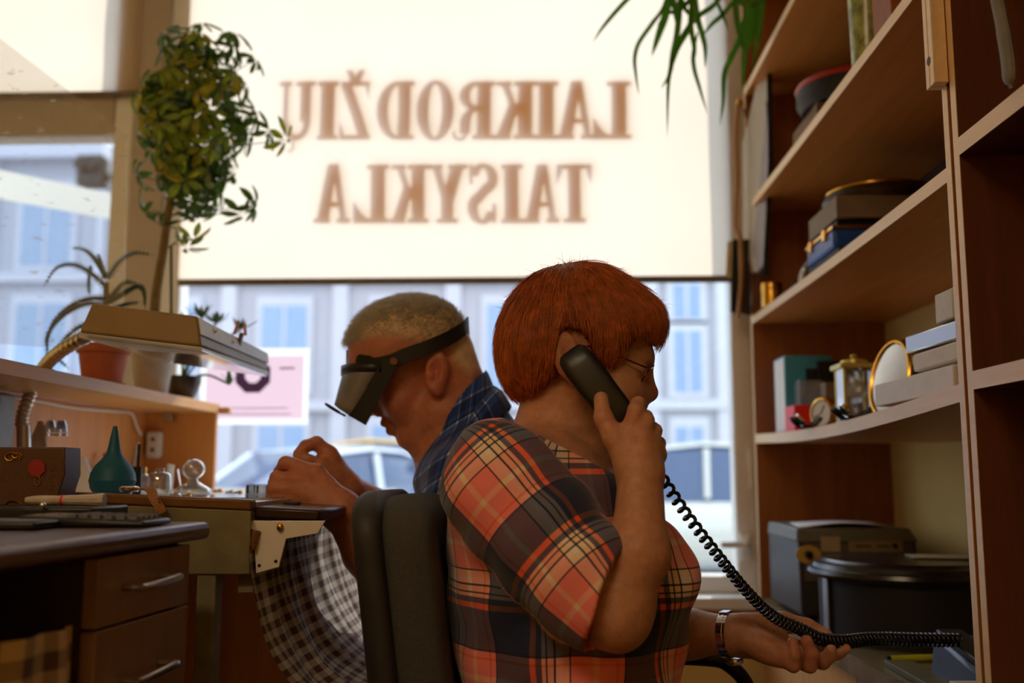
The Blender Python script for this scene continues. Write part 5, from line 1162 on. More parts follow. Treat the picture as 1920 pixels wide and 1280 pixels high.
def surf(prims, res, lo, hi, post=None, B=16):
    """block-sparse evaluation of the field, then surface nets"""
    lo = np.array(lo, float); n = np.ceil((np.array(hi)-lo)/res/B).astype(int)
    N = n*B + 1; vol = np.full(N, 1.0, np.float32)
    bi = np.stack(np.meshgrid(*[np.arange(x) for x in n], indexing='ij'), -1).reshape(-1, 3)
    ctr = lo + (bi + 0.5)*B*res; hd = B*res*0.5*math.sqrt(3)
    D = np.stack([sd(p, ctr) for p in prims]); tot = comb(prims, ctr)
    loc = np.stack(np.meshgrid(*[np.arange(B+1)]*3, indexing='ij'), -1).reshape(-1, 3)*res
    for j in range(len(bi)):
        i0 = bi[j]*B; sl = tuple(slice(a, a+B+1) for a in i0)
        if tot[j] > hd*1.6 + 0.03: continue
        if tot[j] < -hd*1.6 - 0.03 and post is None: vol[sl] = -1.0; continue
        use = [p for q, p in enumerate(prims) if D[q, j] < hd*1.8 + p[-2] + 0.02]
        if not use: continue
        P = lo + i0*res + loc; d = comb(use, P)
        if post is not None: d = post(P, d)
        vol[sl] = d.reshape((B+1,)*3)
    ins = vol < 0
    c8 = [ins[a:N[0]-1+a, b:N[1]-1+b, c:N[2]-1+c] for a in (0, 1) for b in (0, 1) for c in (0, 1)]
    anyi = c8[0].copy(); alli = c8[0].copy()
    for c in c8[1:]: anyi |= c; alli &= c
    act = np.argwhere(anyi & ~alli); idm = np.full(N-1, -1, np.int32); idm[tuple(act.T)] = np.arange(len(act))
    acc = np.zeros((len(act), 3)); cnt = np.zeros(len(act))
    cor = [(a, b, c) for a in (0, 1) for b in (0, 1) for c in (0, 1)]
    cv = {o: vol[act[:, 0]+o[0], act[:, 1]+o[1], act[:, 2]+o[2]].astype(float) for o in cor}
    for o in cor:
        for ax in range(3):
            if o[ax]: continue
            o2 = list(o); o2[ax] = 1; o2 = tuple(o2); a, b = cv[o], cv[o2]; x = (a < 0) != (b < 0)
            t = np.where(x, a/np.where(x, a-b, 1), 0); p = np.tile(np.array(o, float), (len(act), 1)); p[:, ax] += t
            acc[x] += p[x]; cnt[x] += 1
    V = lo + (act + acc/cnt[:, None])*res; F_ = []
    for ax in range(3):
        s0 = [slice(None)]*3; s1 = [slice(None)]*3; s0[ax] = slice(0, -1); s1[ax] = slice(1, None)
        a = ins[tuple(s0)]; b = ins[tuple(s1)]; e = np.argwhere(a != b); u, v = (ax+1) % 3, (ax+2) % 3
        ok = (e[:, u] > 0) & (e[:, v] > 0) & (e[:, u] < N[u]-1) & (e[:, v] < N[v]-1); e = e[ok]
        def cell(du, dv): q = e.copy(); q[:, u] += du; q[:, v] += dv; return idm[q[:, 0], q[:, 1], q[:, 2]]
        quad = np.stack([cell(-1, -1), cell(0, -1), cell(0, 0), cell(-1, 0)], 1); fl = ~a[tuple(e.T)]
        quad[fl] = quad[fl][:, ::-1]; F_.append(quad)
    F_ = np.concatenate(F_); F_ = F_[(F_ >= 0).all(1)]
    return V, F_
def npmesh(name, V, Fq):
    me = bpy.data.meshes.new(name); k = Fq.shape[1]
    me.vertices.add(len(V)); me.vertices.foreach_set('co', np.asarray(V, np.float32).ravel())
    me.loops.add(Fq.size); me.loops.foreach_set('vertex_index', Fq.astype(np.int32).ravel())
    me.polygons.add(len(Fq)); me.polygons.foreach_set('loop_start', np.arange(len(Fq), dtype=np.int32)*k)
    me.update(calc_edges=True); me.validate(); me.shade_smooth(); return me
def set_attr(me, name, kind, arr):
    a = me.attributes.new(name, kind, 'POINT')
    if kind == 'FLOAT_COLOR':
        c = np.ones((len(arr), 4), np.float32); c[:, :3] = arr; a.data.foreach_set('color', c.ravel())
    else: a.data.foreach_set('vector', np.asarray(arr, np.float32).ravel())
def pobj(name, V, Fq, mt, parent):
    base = npv(wloc(parent)); me = npmesh(name, V - base, Fq); me.materials.append(mt)
    o = bpy.data.objects.new(name, me); COL.objects.link(o); o.parent = parent; return o
def lump(P, s, a):
    return a*(np.sin(P[:, 0]*s+P[:, 2]*s*0.7+1.3*np.sin(P[:, 1]*s*0.8)) + 0.6*np.sin(P[:, 2]*s*1.7-P[:, 0]*s*1.1+2*np.sin(P[:, 1]*s*0.5)+0.7))
def poly2(poly, X, Z):
    """signed distance to a polygon, negative inside"""
    p = np.array(poly); n = len(p); d = np.full(len(X), 1e9); inside = np.zeros(len(X), bool)
    for i in range(n):
        a, b = p[i], p[(i+1) % n]; e = b-a; wx, wz = X-a[0], Z-a[1]
        h = np.clip((wx*e[0]+wz*e[1])/(e@e), 0, 1); d = np.minimum(d, (wx-h*e[0])**2 + (wz-h*e[1])**2)
        c = ((a[1] <= Z) != (b[1] <= Z)) & (X < (b[0]-a[0])*(Z-a[1])/(b[1]-a[1]+1e-12) + a[0]); inside ^= c
    return np.where(inside, -1, 1)*np.sqrt(d)
def pxpoly(pts, Y): return [(at(x, y, Y).x, at(x, y, Y).z) for x, y in pts]
def strands(roots, dirs, normals, length, steps, fn, r0, lift, rng, jitter=0.25, nside=3, excl=None):
    """hair strands that follow the surface fn; returns verts, quads"""
    n = len(roots); p = roots.copy(); d = dirs.copy(); pts = [p.copy()]; off = 0.001
    lf = lift*rng.uniform(0.15, 1.0, n)**1.5
    for s in range(steps):
        d = d + rng.normal(0, jitter/steps, d.shape) + np.array([0, 0, -0.05]); d /= np.linalg.norm(d, axis=1)[:, None]
        p = p + d*(length/steps)[:, None]
        if fn is not None:
            e = 0.002; f0 = fn(p)
            g = np.stack([fn(p+np.array(v)*e)-f0 for v in ((1,0,0),(0,1,0),(0,0,1))], 1)/e; g /= np.linalg.norm(g, axis=1)[:, None]+1e-9
            tgt = 0.0006 + lf*((s+1)/steps); p = p - g*np.clip(f0-tgt, -0.02, 0.004)[:, None]
            d = d - g*(np.einsum('ij,ij->i', d, g)*0.7)[:, None]
        pts.append(p.copy())
    S = np.stack(pts, 1)
    if excl is not None: S = S[~excl(S.reshape(-1, 3)).reshape(n, -1).any(1)]; n = len(S)
    T = np.gradient(S, axis=1); T /= np.linalg.norm(T, axis=2)[:, :, None]+1e-9
    up = np.array([0.31, 0.83, 0.46]); A = np.cross(T, up); A /= np.linalg.norm(A, axis=2)[:, :, None]+1e-9; Bv = np.cross(T, A)
    rad = r0*(1-0.85*np.linspace(0, 1, steps+1)**1.5)[None, :, None]
    V = np.stack([S + A*rad*math.cos(2*math.pi*j/nside) + Bv*rad*math.sin(2*math.pi*j/nside) for j in range(nside)], 2)
    idx = np.arange(n*(steps+1)*nside).reshape(n, steps+1, nside); Q = []
    for j in range(nside):
        k = (j+1) % nside; Q.append(np.stack([idx[:, :-1, j], idx[:, :-1, k], idx[:, 1:, k], idx[:, 1:, j]], -1).reshape(-1, 4))
    return V.reshape(-1, 3), np.concatenate(Q)
SKIN = np.array(lin((196, 142, 110))); SKIN_R = np.array(lin((190, 112, 88))); LIP = np.array(lin((156, 78, 68))); NAIL = np.array(lin((214, 166, 146)))
skin_m = vcol('skin', 0.48, bump=0.35, bs=260, sss=0.12, spec=0.4)
def blend_tone(V, base, spots):
    T = np.tile(base, (len(V), 1))
    for c, r, col, amt in spots:
        w = np.clip(1 - np.sqrt(((V - npv(c))**2).sum(1))/r, 0, 1); w = (w*w*(3-2*w))[:, None]*amt; T = T*(1-w) + col*w
    return T

# ------------------------------------------------------------------ the woman
YW_ = 1.50
def W(x, y, dY=0.0): return at(x, y, YW_ + dY)
woman = thing('person', 'seated red-haired person in a plaid blouse holding a telephone to the ear', 'person', (0.03, 1.5, 0))
head = [
    ell(W(1080, 624), (0.100, 0.078, 0.096), 6),
    ell(W(1142, 690), (0.064, 0.062, 0.088), 8, 0.03),
    ell(W(1128, 782), (0.056, 0.054, 0.052), -20, 0.03),
    cap(W(1172, 826, -0.012), W(1172, 826, 0.012), 0.020, 0.020, 0.03),
    cap(W(1165, 737, -0.036), W(1165, 737, 0.036), 0.026, 0.026, 0.03),
    cap(W(1206, 667, -0.026), W(1206, 667, 0.026), 0.0125, 0.0125, 0.02),
    ell(W(1214, 702, -0.031), (0.018, 0.018, 0.012), 0, 0.012, -1), ell(W(1214, 702, 0.031), (0.018, 0.018, 0.012), 0, 0.012, -1),
    ell(W(1197, 700, -0.031), (0.0125, 0.0135, 0.0125), 0, 0.004), ell(W(1197, 700, 0.031), (0.0125, 0.0135, 0.0125), 0, 0.004),
    cap(W(1196, 694, -0.042), W(1199, 692, -0.020), 0.0115, 0.0115, 0.005),
    cap(W(1204, 690), W(1219, 734), 0.0085, 0.0115, 0.012), ell(W(1219, 739), (0.0115, 0.0120, 0.0105), 0, 0.006),
    ell(W(1205, 747, -0.012), (0.012, 0.007, 0.0085), 10, 0.006), ell(W(1205, 747, 0.012), (0.012, 0.007, 0.0085), 10, 0.006),
    ell(W(1211, 754, -0.008), (0.006, 0.0035, 0.004), 10, 0.003, -1),
    cap(W(1193, 783, -0.016), W(1193, 783, 0.016), 0.0085, 0.0085, 0.008), cap(W(1191, 797, -0.014), W(1191, 797, 0.014), 0.009, 0.009, 0.008),
    cap(W(1203, 790, -0.02), W(1203, 790, 0.02), 0.0035, 0.0035, 0.004, -1),
    # ear
    ell(W(1061, 665, -0.082), (0.020, 0.0085, 0.036), 8, 0.006), ell(W(1066, 658, -0.092), (0.012, 0.007, 0.024), 8, 0.005, -1), cap(W(1068, 700, -0.080), W(1074, 712, -0.078), 0.008, 0.006, 0.006),
    ell(W(1064, 668, 0.078), (0.019, 0.0085, 0.034), 8, 0.006),
    # neck
    cap(W(1052, 745), W(1030, 865), 0.058, 0.066, 0.03), cap(W(1105, 800), W(1085, 900), 0.034, 0.045, 0.03),
    cap(W(1082, 735, -0.055), W(1100, 890, -0.022), 0.010, 0.010, 0.02),
]
torso_lv = [(900, 1150, 840, 0.19), (960, 836, 1200, 0.2)]
def LV(rows, shrink=0.0):
    out = []
    for y, xb, xf, hy in rows:
        a, b = W(xb, y), W(xf, y); out.append((a.z, (a.x+b.x)/2, (b.x-a.x)/2 - shrink, hy - shrink))
    return out
ROWS = [(815, 950, 1090, 0.10), (850, 893, 1140, 0.150), (900, 858, 1178, 0.182), (960, 840, 1210, 0.190), (1040, 838, 1252, 0.196), (1100, 842, 1274, 0.198), (1170, 852, 1280, 0.196), (1230, 862, 1275, 0.198), (1290, 868, 1272, 0.205), (1420, 866, 1290, 0.22), (1520, 870, 1280, 0.22)]
nsA, nsB = W(948, 893, -0.150), W(1153, 1148, -0.225)        # near shoulder, near elbow
fsA, fsB = W(960, 900, 0.155), W(1170, 1196, 0.185)
nwr = W(1202, 890, -0.185)
arm_n = [cap(nsA, nsB, 0.062, 0.045, 0.03), cap(nsB, W(1196, 1040, -0.225), 0.043, 0.0365, 0.02), cap(W(1196, 1040, -0.225), nwr, 0.0365, 0.0285, 0.02)]
# near hand on the handset
palm = W(1200, 862, -0.180)
MC = dict(i=W(1179, 822, -0.176), m=W(1203, 826, -0.186), r=W(1222, 837, -0.178), p=W(1233, 853, -0.160))
hand_n = [cap(nwr, MC['i'], 0.025, 0.0145, 0.012), cap(nwr, MC['m'], 0.026, 0.0145, 0.010), cap(nwr, MC['r'], 0.025, 0.0135, 0.010), cap(nwr, MC['p'], 0.024, 0.012, 0.010)]
hand_n += chain([W(1190, 884, -0.182), W(1152, 822, -0.176), W(1131, 784, -0.166), W(1127, 748, -0.150)], [0.022, 0.0150, 0.0122, 0.0098], 0.007, 0.014)
hand_n += chain([MC['i'], W(1193, 768, -0.178), W(1196, 757, -0.158), W(1188, 768, -0.128)], [0.0135, 0.0108, 0.0100, 0.0085], 0.005, 0.008)
hand_n += chain([MC['m'], W(1213, 788, -0.176), W(1211, 781, -0.150), W(1200, 790, -0.122)], [0.0130, 0.0104, 0.0098, 0.0085], 0.004, 0.007)
hand_n += chain([MC['r'], W(1228, 808, -0.162), W(1224, 803, -0.136), W(1210, 810, -0.112)], [0.0122, 0.0098, 0.0092, 0.0080], 0.004, 0.007)
hand_n += chain([MC['p'], W(1236, 830, -0.142), W(1230, 827, -0.120), W(1216, 832, -0.105)], [0.0110, 0.0088, 0.0082, 0.0072], 0.004, 0.007)
# far arm and open hand with the cord
fwr = W(1376, 1190, 0.12)
arm_f = [cap(fsA, fsB, 0.055, 0.045, 0.03), cap(fsB, W(1290, 1188, 0.155), 0.044, 0.036, 0.02), cap(W(1290, 1188, 0.155), fwr, 0.036, 0.029, 0.02)]
FC = dict(p=W(1456, 1226, 0.080), r=W(1478, 1231, 0.098), m=W(1498, 1230, 0.118), i=W(1514, 1222, 0.138))
hand_f = [cap(fwr, FC[q], 0.026, r_, 0.012) for q, r_ in (('p', 0.0145), ('r', 0.0145), ('m', 0.0145), ('i', 0.0145))]
hand_f += [ell(W(1440, 1216, 0.085), (0.040, 0.016, 0.018), -22, 0.02)]
hand_f += chain([W(1400, 1178, 0.135), W(1466, 1167, 0.155), W(1513, 1174, 0.152), W(1552, 1190, 0.136)], [0.024, 0.0165, 0.0122, 0.0092], 0.008, 0.016)
hand_f += chain([FC['p'], W(1487, 1246, 0.070), W(1491, 1226, 0.064), W(1486, 1203, 0.066)], [0.0135, 0.0105, 0.0098, 0.0085], 0.005, 0.008)
hand_f += chain([FC['r'], W(1518, 1248, 0.086), W(1521, 1226, 0.078), W(1513, 1202, 0.078)], [0.0135, 0.0112, 0.0104, 0.0090], 0.005, 0.008)
hand_f += chain([FC['m'], W(1542, 1240, 0.108), W(1557, 1228, 0.098), W(1559, 1219, 0.092)], [0.0135, 0.0112, 0.0104, 0.0092], 0.005, 0.008)
hand_f += chain([FC['i'], W(1550, 1228, 0.132), W(1572, 1224, 0.126), W(1586, 1217, 0.120)], [0.0130, 0.0110, 0.0100, 0.0086], 0.005, 0.008)
inner = [loft(LV(ROWS, 0.014), YW_, 0.04)]
thigh = [cap((0.02, YW_+s*0.10, 0.53), (0.40, YW_+s*0.12, 0.55), 0.085, 0.065, 0.04) for s in (-1, 1)]
bodyW = inner + head + arm_n + arm_f + [cap(W(1000, 880, -0.04), nsA, 0.05, 0.055, 0.04), cap(W(1000, 880, 0.04), fsA, 0.05, 0.055, 0.04)] + hand_n + hand_f
def creaseW(P, d): return d + lump(P, 90, 0.0005)
V, Fq = surf(bodyW, 0.003, (-0.30, 1.15, 0.46), (0.52, 1.78, 1.40), creaseW)
wb = pobj('body', V, Fq, skin_m, woman)
set_attr(wb.data, 'tone', 'FLOAT_COLOR', blend_tone(V, SKIN, [(W(1190, 735, -0.03), 0.05, SKIN_R, 0.6), (W(1219, 739), 0.03, SKIN_R, 0.6), (W(1064, 668, -0.08), 0.05, SKIN_R, 0.6), (W(1193, 788), 0.03, LIP, 0.9), (W(1180, 800, -0.18), 0.05, SKIN_R, 0.35), (W(1140, 800, -0.17), 0.03, SKIN_R, 0.5), (W(1126, 742, -0.166), 0.010, NAIL, 0.9), (W(1500, 1215, 0.08), 0.07, SKIN_R, 0.7), (W(1545, 1190, 0.13), 0.012, NAIL, 0.9), (W(1197, 700, -0.05), 0.014, np.array(lin((120, 84, 70))), 0.5)]))
# eyes
for s in (-1, 1):
    e = obj('eye', M().ball(W(1199, 701, s*0.031), 0.0122), mat('eye_white', (222, 214, 206), 0.2), wb)
    obj('iris', M().ball(W(1208, 703, s*0.031), (0.003, 0.0052, 0.0055)), mat('eye_brown', (70, 52, 40), 0.2), wb)
# blouse
NAVY, BLK, ORG, CRM, PNK, WHT = (50, 58, 90), (34, 30, 50), (244, 104, 66), (246, 218, 186), (250, 148, 144), (246, 236, 228)
seq = [(0.0, NAVY), (0.24, ORG), (0.285, NAVY), (0.325, CRM), (0.355, BLK), (0.367, CRM), (0.41, BLK), (0.422, WHT), (0.47, CRM), (0.52, BLK), (0.532, PNK), (0.70, CRM), (0.745, PNK), (0.86, ORG), (0.88, PNK), (0.925, BLK), (0.94, NAVY)]
plaidW = plaid('coral_navy_plaid', seq, seq, 0.175, 0.175, rough=0.8)
sl_n0, sl_n1 = W(938, 905, -0.150), W(1118, 1112, -0.225)
sl_f0, sl_f1 = W(960, 905, 0.15), W(1120, 1150, 0.19)
torso = [loft(LV(ROWS), YW_, 0.04), cap(W(1218, 1075, -0.085), W(1218, 1075, -0.085) , 0.062, 0.062, 0.06), cap(W(1218, 1075, 0.085), W(1218, 1075, 0.085), 0.062, 0.062, 0.06),
         cap(W(1000, 872, -0.02), W(946, 884, -0.125), 0.058, 0.070, 0.05), cap(W(1000, 872, 0.02), W(946, 884, 0.125), 0.058, 0.070, 0.05)]
slv = [cap(sl_n0, sl_n1, 0.079, 0.073, 0.035)]; slf = [cap(sl_f0, sl_f1, 0.075, 0.066, 0.035)]
hemP = npv(W(1140, 1120, -0.225)); hemN = npv(W(1140+150, 1120+62, -0.25)) - hemP; hemN /= np.linalg.norm(hemN)
hemF = npv(sl_f1); hemFN = npv(sl_f1-sl_f0); hemFN /= np.linalg.norm(hemFN)
nkA, nkB = npv(W(945, 789)), npv(W(1160, 897)); nv_ = nkB - nkA; nkN = np.array([-nv_[2], 0, nv_[0]]); nkN /= np.linalg.norm(nkN)
axn = npv(sl_n1 - sl_n0); axn /= np.linalg.norm(axn)
def shirtW(P, d):
    # folds: gathered at the armpit and sleeve, drape at the waist
    ta = (P - npv(sl_n0)) @ axn; d = comb(torso, P)
    ds = np.maximum(comb(slv, P), (P - hemP) @ hemN)
    ds = np.maximum(ds, -sd(('c', hemP - hemN*0.02, hemP + axn*0.12, 0.057, 0.060, 0.01, 1), P))
    dfar = np.maximum(comb(slf, P), (P-hemF) @ hemFN)
    for e in (ds, dfar):
        h = np.maximum(0.03 - np.abs(d-e), 0)/0.03; d = np.minimum(d, e) - h*h*0.03*0.25
    d = d + 0.0022*np.sin(ta*95 + 14*P[:, 2]) * np.clip(ta/0.1, 0, 1) * np.clip((1.42-P[:, 1])/0.05, 0, 1) + lump(P, 42, 0.0022)
    d = d + 0.003*np.sin((P[:, 2]*38 + P[:, 0]*60))*np.clip((0.90-P[:, 2])/0.08, 0, 1)
    d = np.maximum(d, (P - nkA) @ nkN)
    d = np.maximum(d, 0.50 - P[:, 2])
    nk = comb([cap(W(1052, 745), W(1030, 865), 0.066, 0.072), cap(W(1105, 800), W(1092, 905), 0.042, 0.050)], P)
    d = np.maximum(d, -nk)
    return d
V, Fq = surf(torso + slv + slf, 0.0035, (-0.34, 1.12, 0.48), (0.36, 1.80, 1.20), shirtW)
ws = pobj('blouse', V, Fq, plaidW, woman)
dT = comb(torso, V); dS = comb(slv, V); dF = comb(slf, V)
isS = (dS < dT - 0.004) & (V[:, 1] < YW_); isF = (dF < dT - 0.004) & (V[:, 1] > YW_)
uv = np.zeros((len(V), 3)); ang = np.arctan2(V[:, 1]-YW_, V[:, 0]-0.03)
uv[:, 0] = ang*0.20 + 0.06; uv[:, 1] = V[:, 2]*1.0 + 0.045 + 0.10*V[:, 0]*0
def sl_uv(mask, a, ax, off):
    q = V[mask] - npv(a); t = q @ ax; rr = q - t[:, None]*ax; e1 = np.cross(ax, [0, 1, 0]); e1 /= np.linalg.norm(e1); e2 = np.cross(ax, e1)
    uv[mask, 0] = np.arctan2(rr @ e2, rr @ e1)*0.078 + off[0]; uv[mask, 1] = t + off[1]
sl_uv(isS, sl_n0, axn, (0.150, 0.090)); sl_uv(isF, sl_f0, hemFN, (0.0, 0.0))
set_attr(ws.data, 'weave', 'FLOAT_VECTOR', uv)
V, Fq = surf(thigh + [cap((0.40, YW_+s*0.12, 0.55), (0.43, YW_+s*0.12, 0.12), 0.06, 0.045, 0.03) for s in (-1, 1)] + [ell((0.02, YW_, 0.53), (0.17, 0.20, 0.10), 0, 0.05)] + [cap((0.42, YW_+s*0.12, 0.05), (0.56, YW_+s*0.12, 0.035), 0.04, 0.034, 0.03) for s in (-1, 1)], 0.008, (-0.25, 1.2, -0.02), (0.66, 1.8, 0.70))
pobj('trousers', V, Fq, mat('dark_trousers', (36, 38, 48), 0.85), woman)
# hair
hairR = thru('red_hair', (238, 128, 60), 0.35, 0.35, 0.3, 60, 1.2); hairB = mat('red_hair_base', (132, 56, 22), 0.7, var=0.3, vs=90)
capW = [ell(W(1082, 620), (0.112, 0.091, 0.103), 4), ell(W(1014, 676), (0.058, 0.078, 0.072), 0, 0.04), ell(W(1186, 606), (0.046, 0.066, 0.040), -10, 0.035), ell(W(1120, 650), (0.055, 0.079, 0.05), 0, 0.03)]
hp_ = pxpoly([(900, 470), (1275, 470), (1275, 628), (1240, 642), (1215, 634), (1190, 640), (1172, 660), (1160, 695), (1142, 706), (1122, 690), (1104, 650), (1088, 631), (1064, 624), (1044, 640), (1036, 680), (1044, 712), (1018, 730), (998, 738), (968, 742), (900, 742)], YW_ - 0.03)
def hairpost(P, d):
    d = np.maximum(d, poly2(hp_, P[:, 0], P[:, 2])); rad = np.arctan2(P[:, 2]-1.33, P[:, 0]-0.05)
    return d + 0.0026*np.sin(rad*46 + 8*np.sin(P[:, 1]*60)) + 0.0016*np.sin(rad*97+P[:, 1]*130)
V, Fq = surf(capW, 0.0035, (-0.10, 1.38, 1.10), (0.21, 1.62, 1.42), hairpost)
hb_ = pobj('hair', V, Fq, hairB, woman)
rng = np.random.default_rng(5)
fnH = lambda P: comb(capW, P)
def hair_roots(V, n, keep):
    f0 = fnH(V); ok = (np.abs(f0) < 0.004) & keep(V); idx = rng.choice(np.where(ok)[0], n); P = V[idx] + rng.normal(0, 0.0012, (n, 3)); e = 0.002; f = fnH(P)
    g = np.stack([fnH(P+np.array(v)*e)-f for v in ((1,0,0),(0,1,0),(0,0,1))], 1)/e; g /= np.linalg.norm(g, axis=1)[:, None]+1e-9
    return P - g*f[:, None], g
Cr = npv(W(1062, 508))
exW = lambda S: poly2(hp_, S[:, 0], S[:, 2]) > np.where((S[:, 0] < W(1010, 700).x) | (S[:, 0] > W(1185, 600).x), 0.014, 0.003)
P, g = hair_roots(V, 14000, lambda v: v[:, 1] < 1.60)
d = P - Cr; d /= np.linalg.norm(d, axis=1)[:, None]+1e-9; d = d + np.array([0.0, 0, -0.55]); q_ = P*60; d = d + 0.24*np.stack([np.sin(q_[:, 1]*1.3+q_[:, 2]*0.6), np.sin(q_[:, 0]*1.1+q_[:, 2]*1.2+1), np.sin(q_[:, 0]*0.9-q_[:, 1]*1.4)], 1)
d -= g*np.einsum('ij,ij->i', d, g)[:, None]; d /= np.linalg.norm(d, axis=1)[:, None]+1e-9
dist = np.linalg.norm(P-Cr, axis=1); L = rng.uniform(0.045, 0.085, len(P))
Vh, Qh = strands(P, d, g, L, 7, fnH, 0.00060, 0.010, rng, 0.35, excl=exW)
pobj('hair_strands', Vh, Qh, hairR, woman)['kind'] = 'stuff'
P, g = hair_roots(V, 420, lambda v: v[:, 2] > W(0, 600).z)
d = P - Cr; d /= np.linalg.norm(d, axis=1)[:, None]+1e-9; d = d*0.8 + g*0.8; d /= np.linalg.norm(d, axis=1)[:, None]
Vh, Qh = strands(P, d, g, rng.uniform(0.01, 0.026, len(P)), 4, None, 0.00032, 0.0, rng, 1.1)
pobj('flyaway_hair', Vh, Qh, hairR, woman)['kind'] = 'stuff'

# eyeglasses
gl = thing('eyeglasses', 'thin reddish wire eyeglasses worn low on the nose', 'eyeglasses', W(1210, 705))
wire = mat('dark_red_wire', (110, 40, 44), 0.3, 0.6)
gn = npv(W(1224, 688)) - npv(W(1201, 722)); gn /= np.linalg.norm(gn); gax = Vector(gn)
for s in (-1, 1):
    c = W(1212.5, 705, s*0.031)
    pts = [c + gax*0.0190*math.cos(a) + Vector((0, 1, 0))*0.024*math.sin(a) + Vector((-0.004*abs(math.sin(a)), 0, 0)) for a in np.linspace(0, 2*math.pi, 33)[:-1]]
    rim = obj('lens_rim', M().tube(pts, 0.0015, 6, closed=True), wire, gl)
    obj('lens', M().add([tuple(c)] + [tuple(p) for p in pts], [(0, i+1, (i+1) % 32 + 1) for i in range(32)]), clear('spectacle_lens', (0.93, 0.86, 0.88), 0.12), rim, fixn=False)
    obj('temple', M().tube(bez([W(1220, 692, s*0.054), W(1205, 686, s*0.064), W(1160, 668, s*0.074), W(1100, 648, s*0.080)], 6), 0.0014, 6), wire, gl)
obj('bridge', M().tube(bez([W(1220, 696, -0.008), W(1222, 692, 0), W(1220, 696, 0.008)], 4), 0.0010, 6), wire, gl)

# handset, cord, bracelet watch
hs = thing('telephone_handset', 'black telephone handset held against the red-haired person\'s ear', 'telephone', W(1120, 724, -0.115))
h0, h1 = W(1080, 674, -0.108), W(1176, 800, -0.118); ax_ = (h1-h0).normalized(); yv = Vector((0, 1, 0)); yv = (yv - ax_*yv.dot(ax_)).normalized(); sv = ax_.cross(yv)
def hs_ring(t, w, th, off=0.0):
    c = h0 + ax_*t + yv*off; r = []
    for k in range(20):
        a = 2*math.pi*k/20; cx = math.copysign(abs(math.cos(a))**0.55, math.cos(a)); sx = math.copysign(abs(math.sin(a))**0.55, math.sin(a))
        r.append(c + sv*cx*w + yv*sx*th)
    return r
LH = (h1-h0).length
obj('shell', M().loft([hs_ring(-0.017, 0.010, 0.004, 0.006), hs_ring(-0.015, 0.017, 0.009, 0.004), hs_ring(-0.008, 0.0225, 0.013, 0.002), hs_ring(0.012, 0.0250, 0.0145), hs_ring(0.04, 0.0255, 0.0125, -0.002), hs_ring(LH*0.5, 0.0245, 0.0115, -0.004), hs_ring(LH*0.8, 0.0240, 0.0120, -0.002), hs_ring(LH*0.95, 0.0235, 0.013, 0.0), hs_ring(LH+0.006, 0.021, 0.011, 0.002), hs_ring(LH+0.010, 0.013, 0.006, 0.004)]), mat('black_handset_plastic', (20, 22, 22), 0.35), hs, smooth=50)
obj('earpiece', M().ball(h0 + ax_*0.008 + yv*0.013, (0.014, 0.005, 0.014)), MT['blackm'], hs)
cpts = bez([h1 + ax_*0.006, W(1215, 850, -0.115), W(1243, 898, -0.100), W(1290, 968, -0.06), W(1345, 1040, -0.015), W(1400, 1108, 0.035), W(1450, 1155, 0.075), W(1500, 1179, 0.098), W(1536, 1197, 0.112), W(1580, 1203, 0.13), W(1640, 1198, 0.16), W(1720, 1199, 0.18), W(1800, 1200, 0.19)], 60)
acc = [0.0]
for i in range(1, len(cpts)): acc.append(acc[-1] + (cpts[i]-cpts[i-1]).length)
hx = []; up_ = None; tot = acc[-1]; ph = 0
for i, p in enumerate(cpts):
    t = (cpts[min(i+1, len(cpts)-1)] - cpts[max(i-1, 0)]).normalized(); yy = Vector((0, 1, 0)); a_ = (yy - t*yy.dot(t)).normalized(); b_ = t.cross(a_)
    hx.append((p, a_, b_, acc[i]))
hel = []; s_ = 0.0; i = 0; ph = 0.0
while s_ < tot - 1e-4:
    while i < len(acc)-2 and acc[i+1] < s_: i += 1
    f = (s_-acc[i])/max(acc[i+1]-acc[i], 1e-9); p = hx[i][0].lerp(hx[i+1][0], f); a_, b_ = hx[i][1], hx[i][2]
    u = s_/tot; pitch = 0.0165 if u < 0.22 else 0.0165 - 0.0088*min(1, (u-0.22)/0.35)
    rr_ = 0.0066 if u < 0.5 else 0.0066 + 0.0026*min(1, (u-0.5)*5)
    hel.append(p + a_*rr_*math.cos(ph) + b_*rr_*math.sin(ph)); dsl = pitch/12; s_ += dsl; ph += 2*math.pi/12
one('coiled_wire', M().tube(hel, 0.0028, 6), mat('black_cord', (14, 13, 20), 0.25, spec=0.6), 'black coiled telephone cord running from handset through the open hand', 'cord', smooth=80)
wwt = thing('wristwatch', 'steel bracelet wristwatch on the outstretched wrist', 'watch', W(1362, 1235, 0.125))
wc = W(1364, 1190, 0.127); wa = (W(1376, 1190, 0.12) - W(1330, 1189, 0.14)).normalized(); we = Vector((0, 1, 0)); we = (we - wa*we.dot(wa)).normalized(); wz = wa.cross(we)
lkm = mesh_of('bracelet_link', M().obox((0, 0, 0), (0.0145, 0.0048, 0.0024)).obox((0, 0, 0.0006), (0.0052, 0.0050, 0.0030)), 35); lkm.materials.append(MT['chrome'])
for k in range(40):
    a = 2*math.pi*k/40; n_ = we*math.cos(a) + wz*math.sin(a); tt = n_.cross(wa)
    put('bracelet_link', lkm, None, wwt, wc + n_*0.0335, Matrix((wa, tt, n_)).transposed())
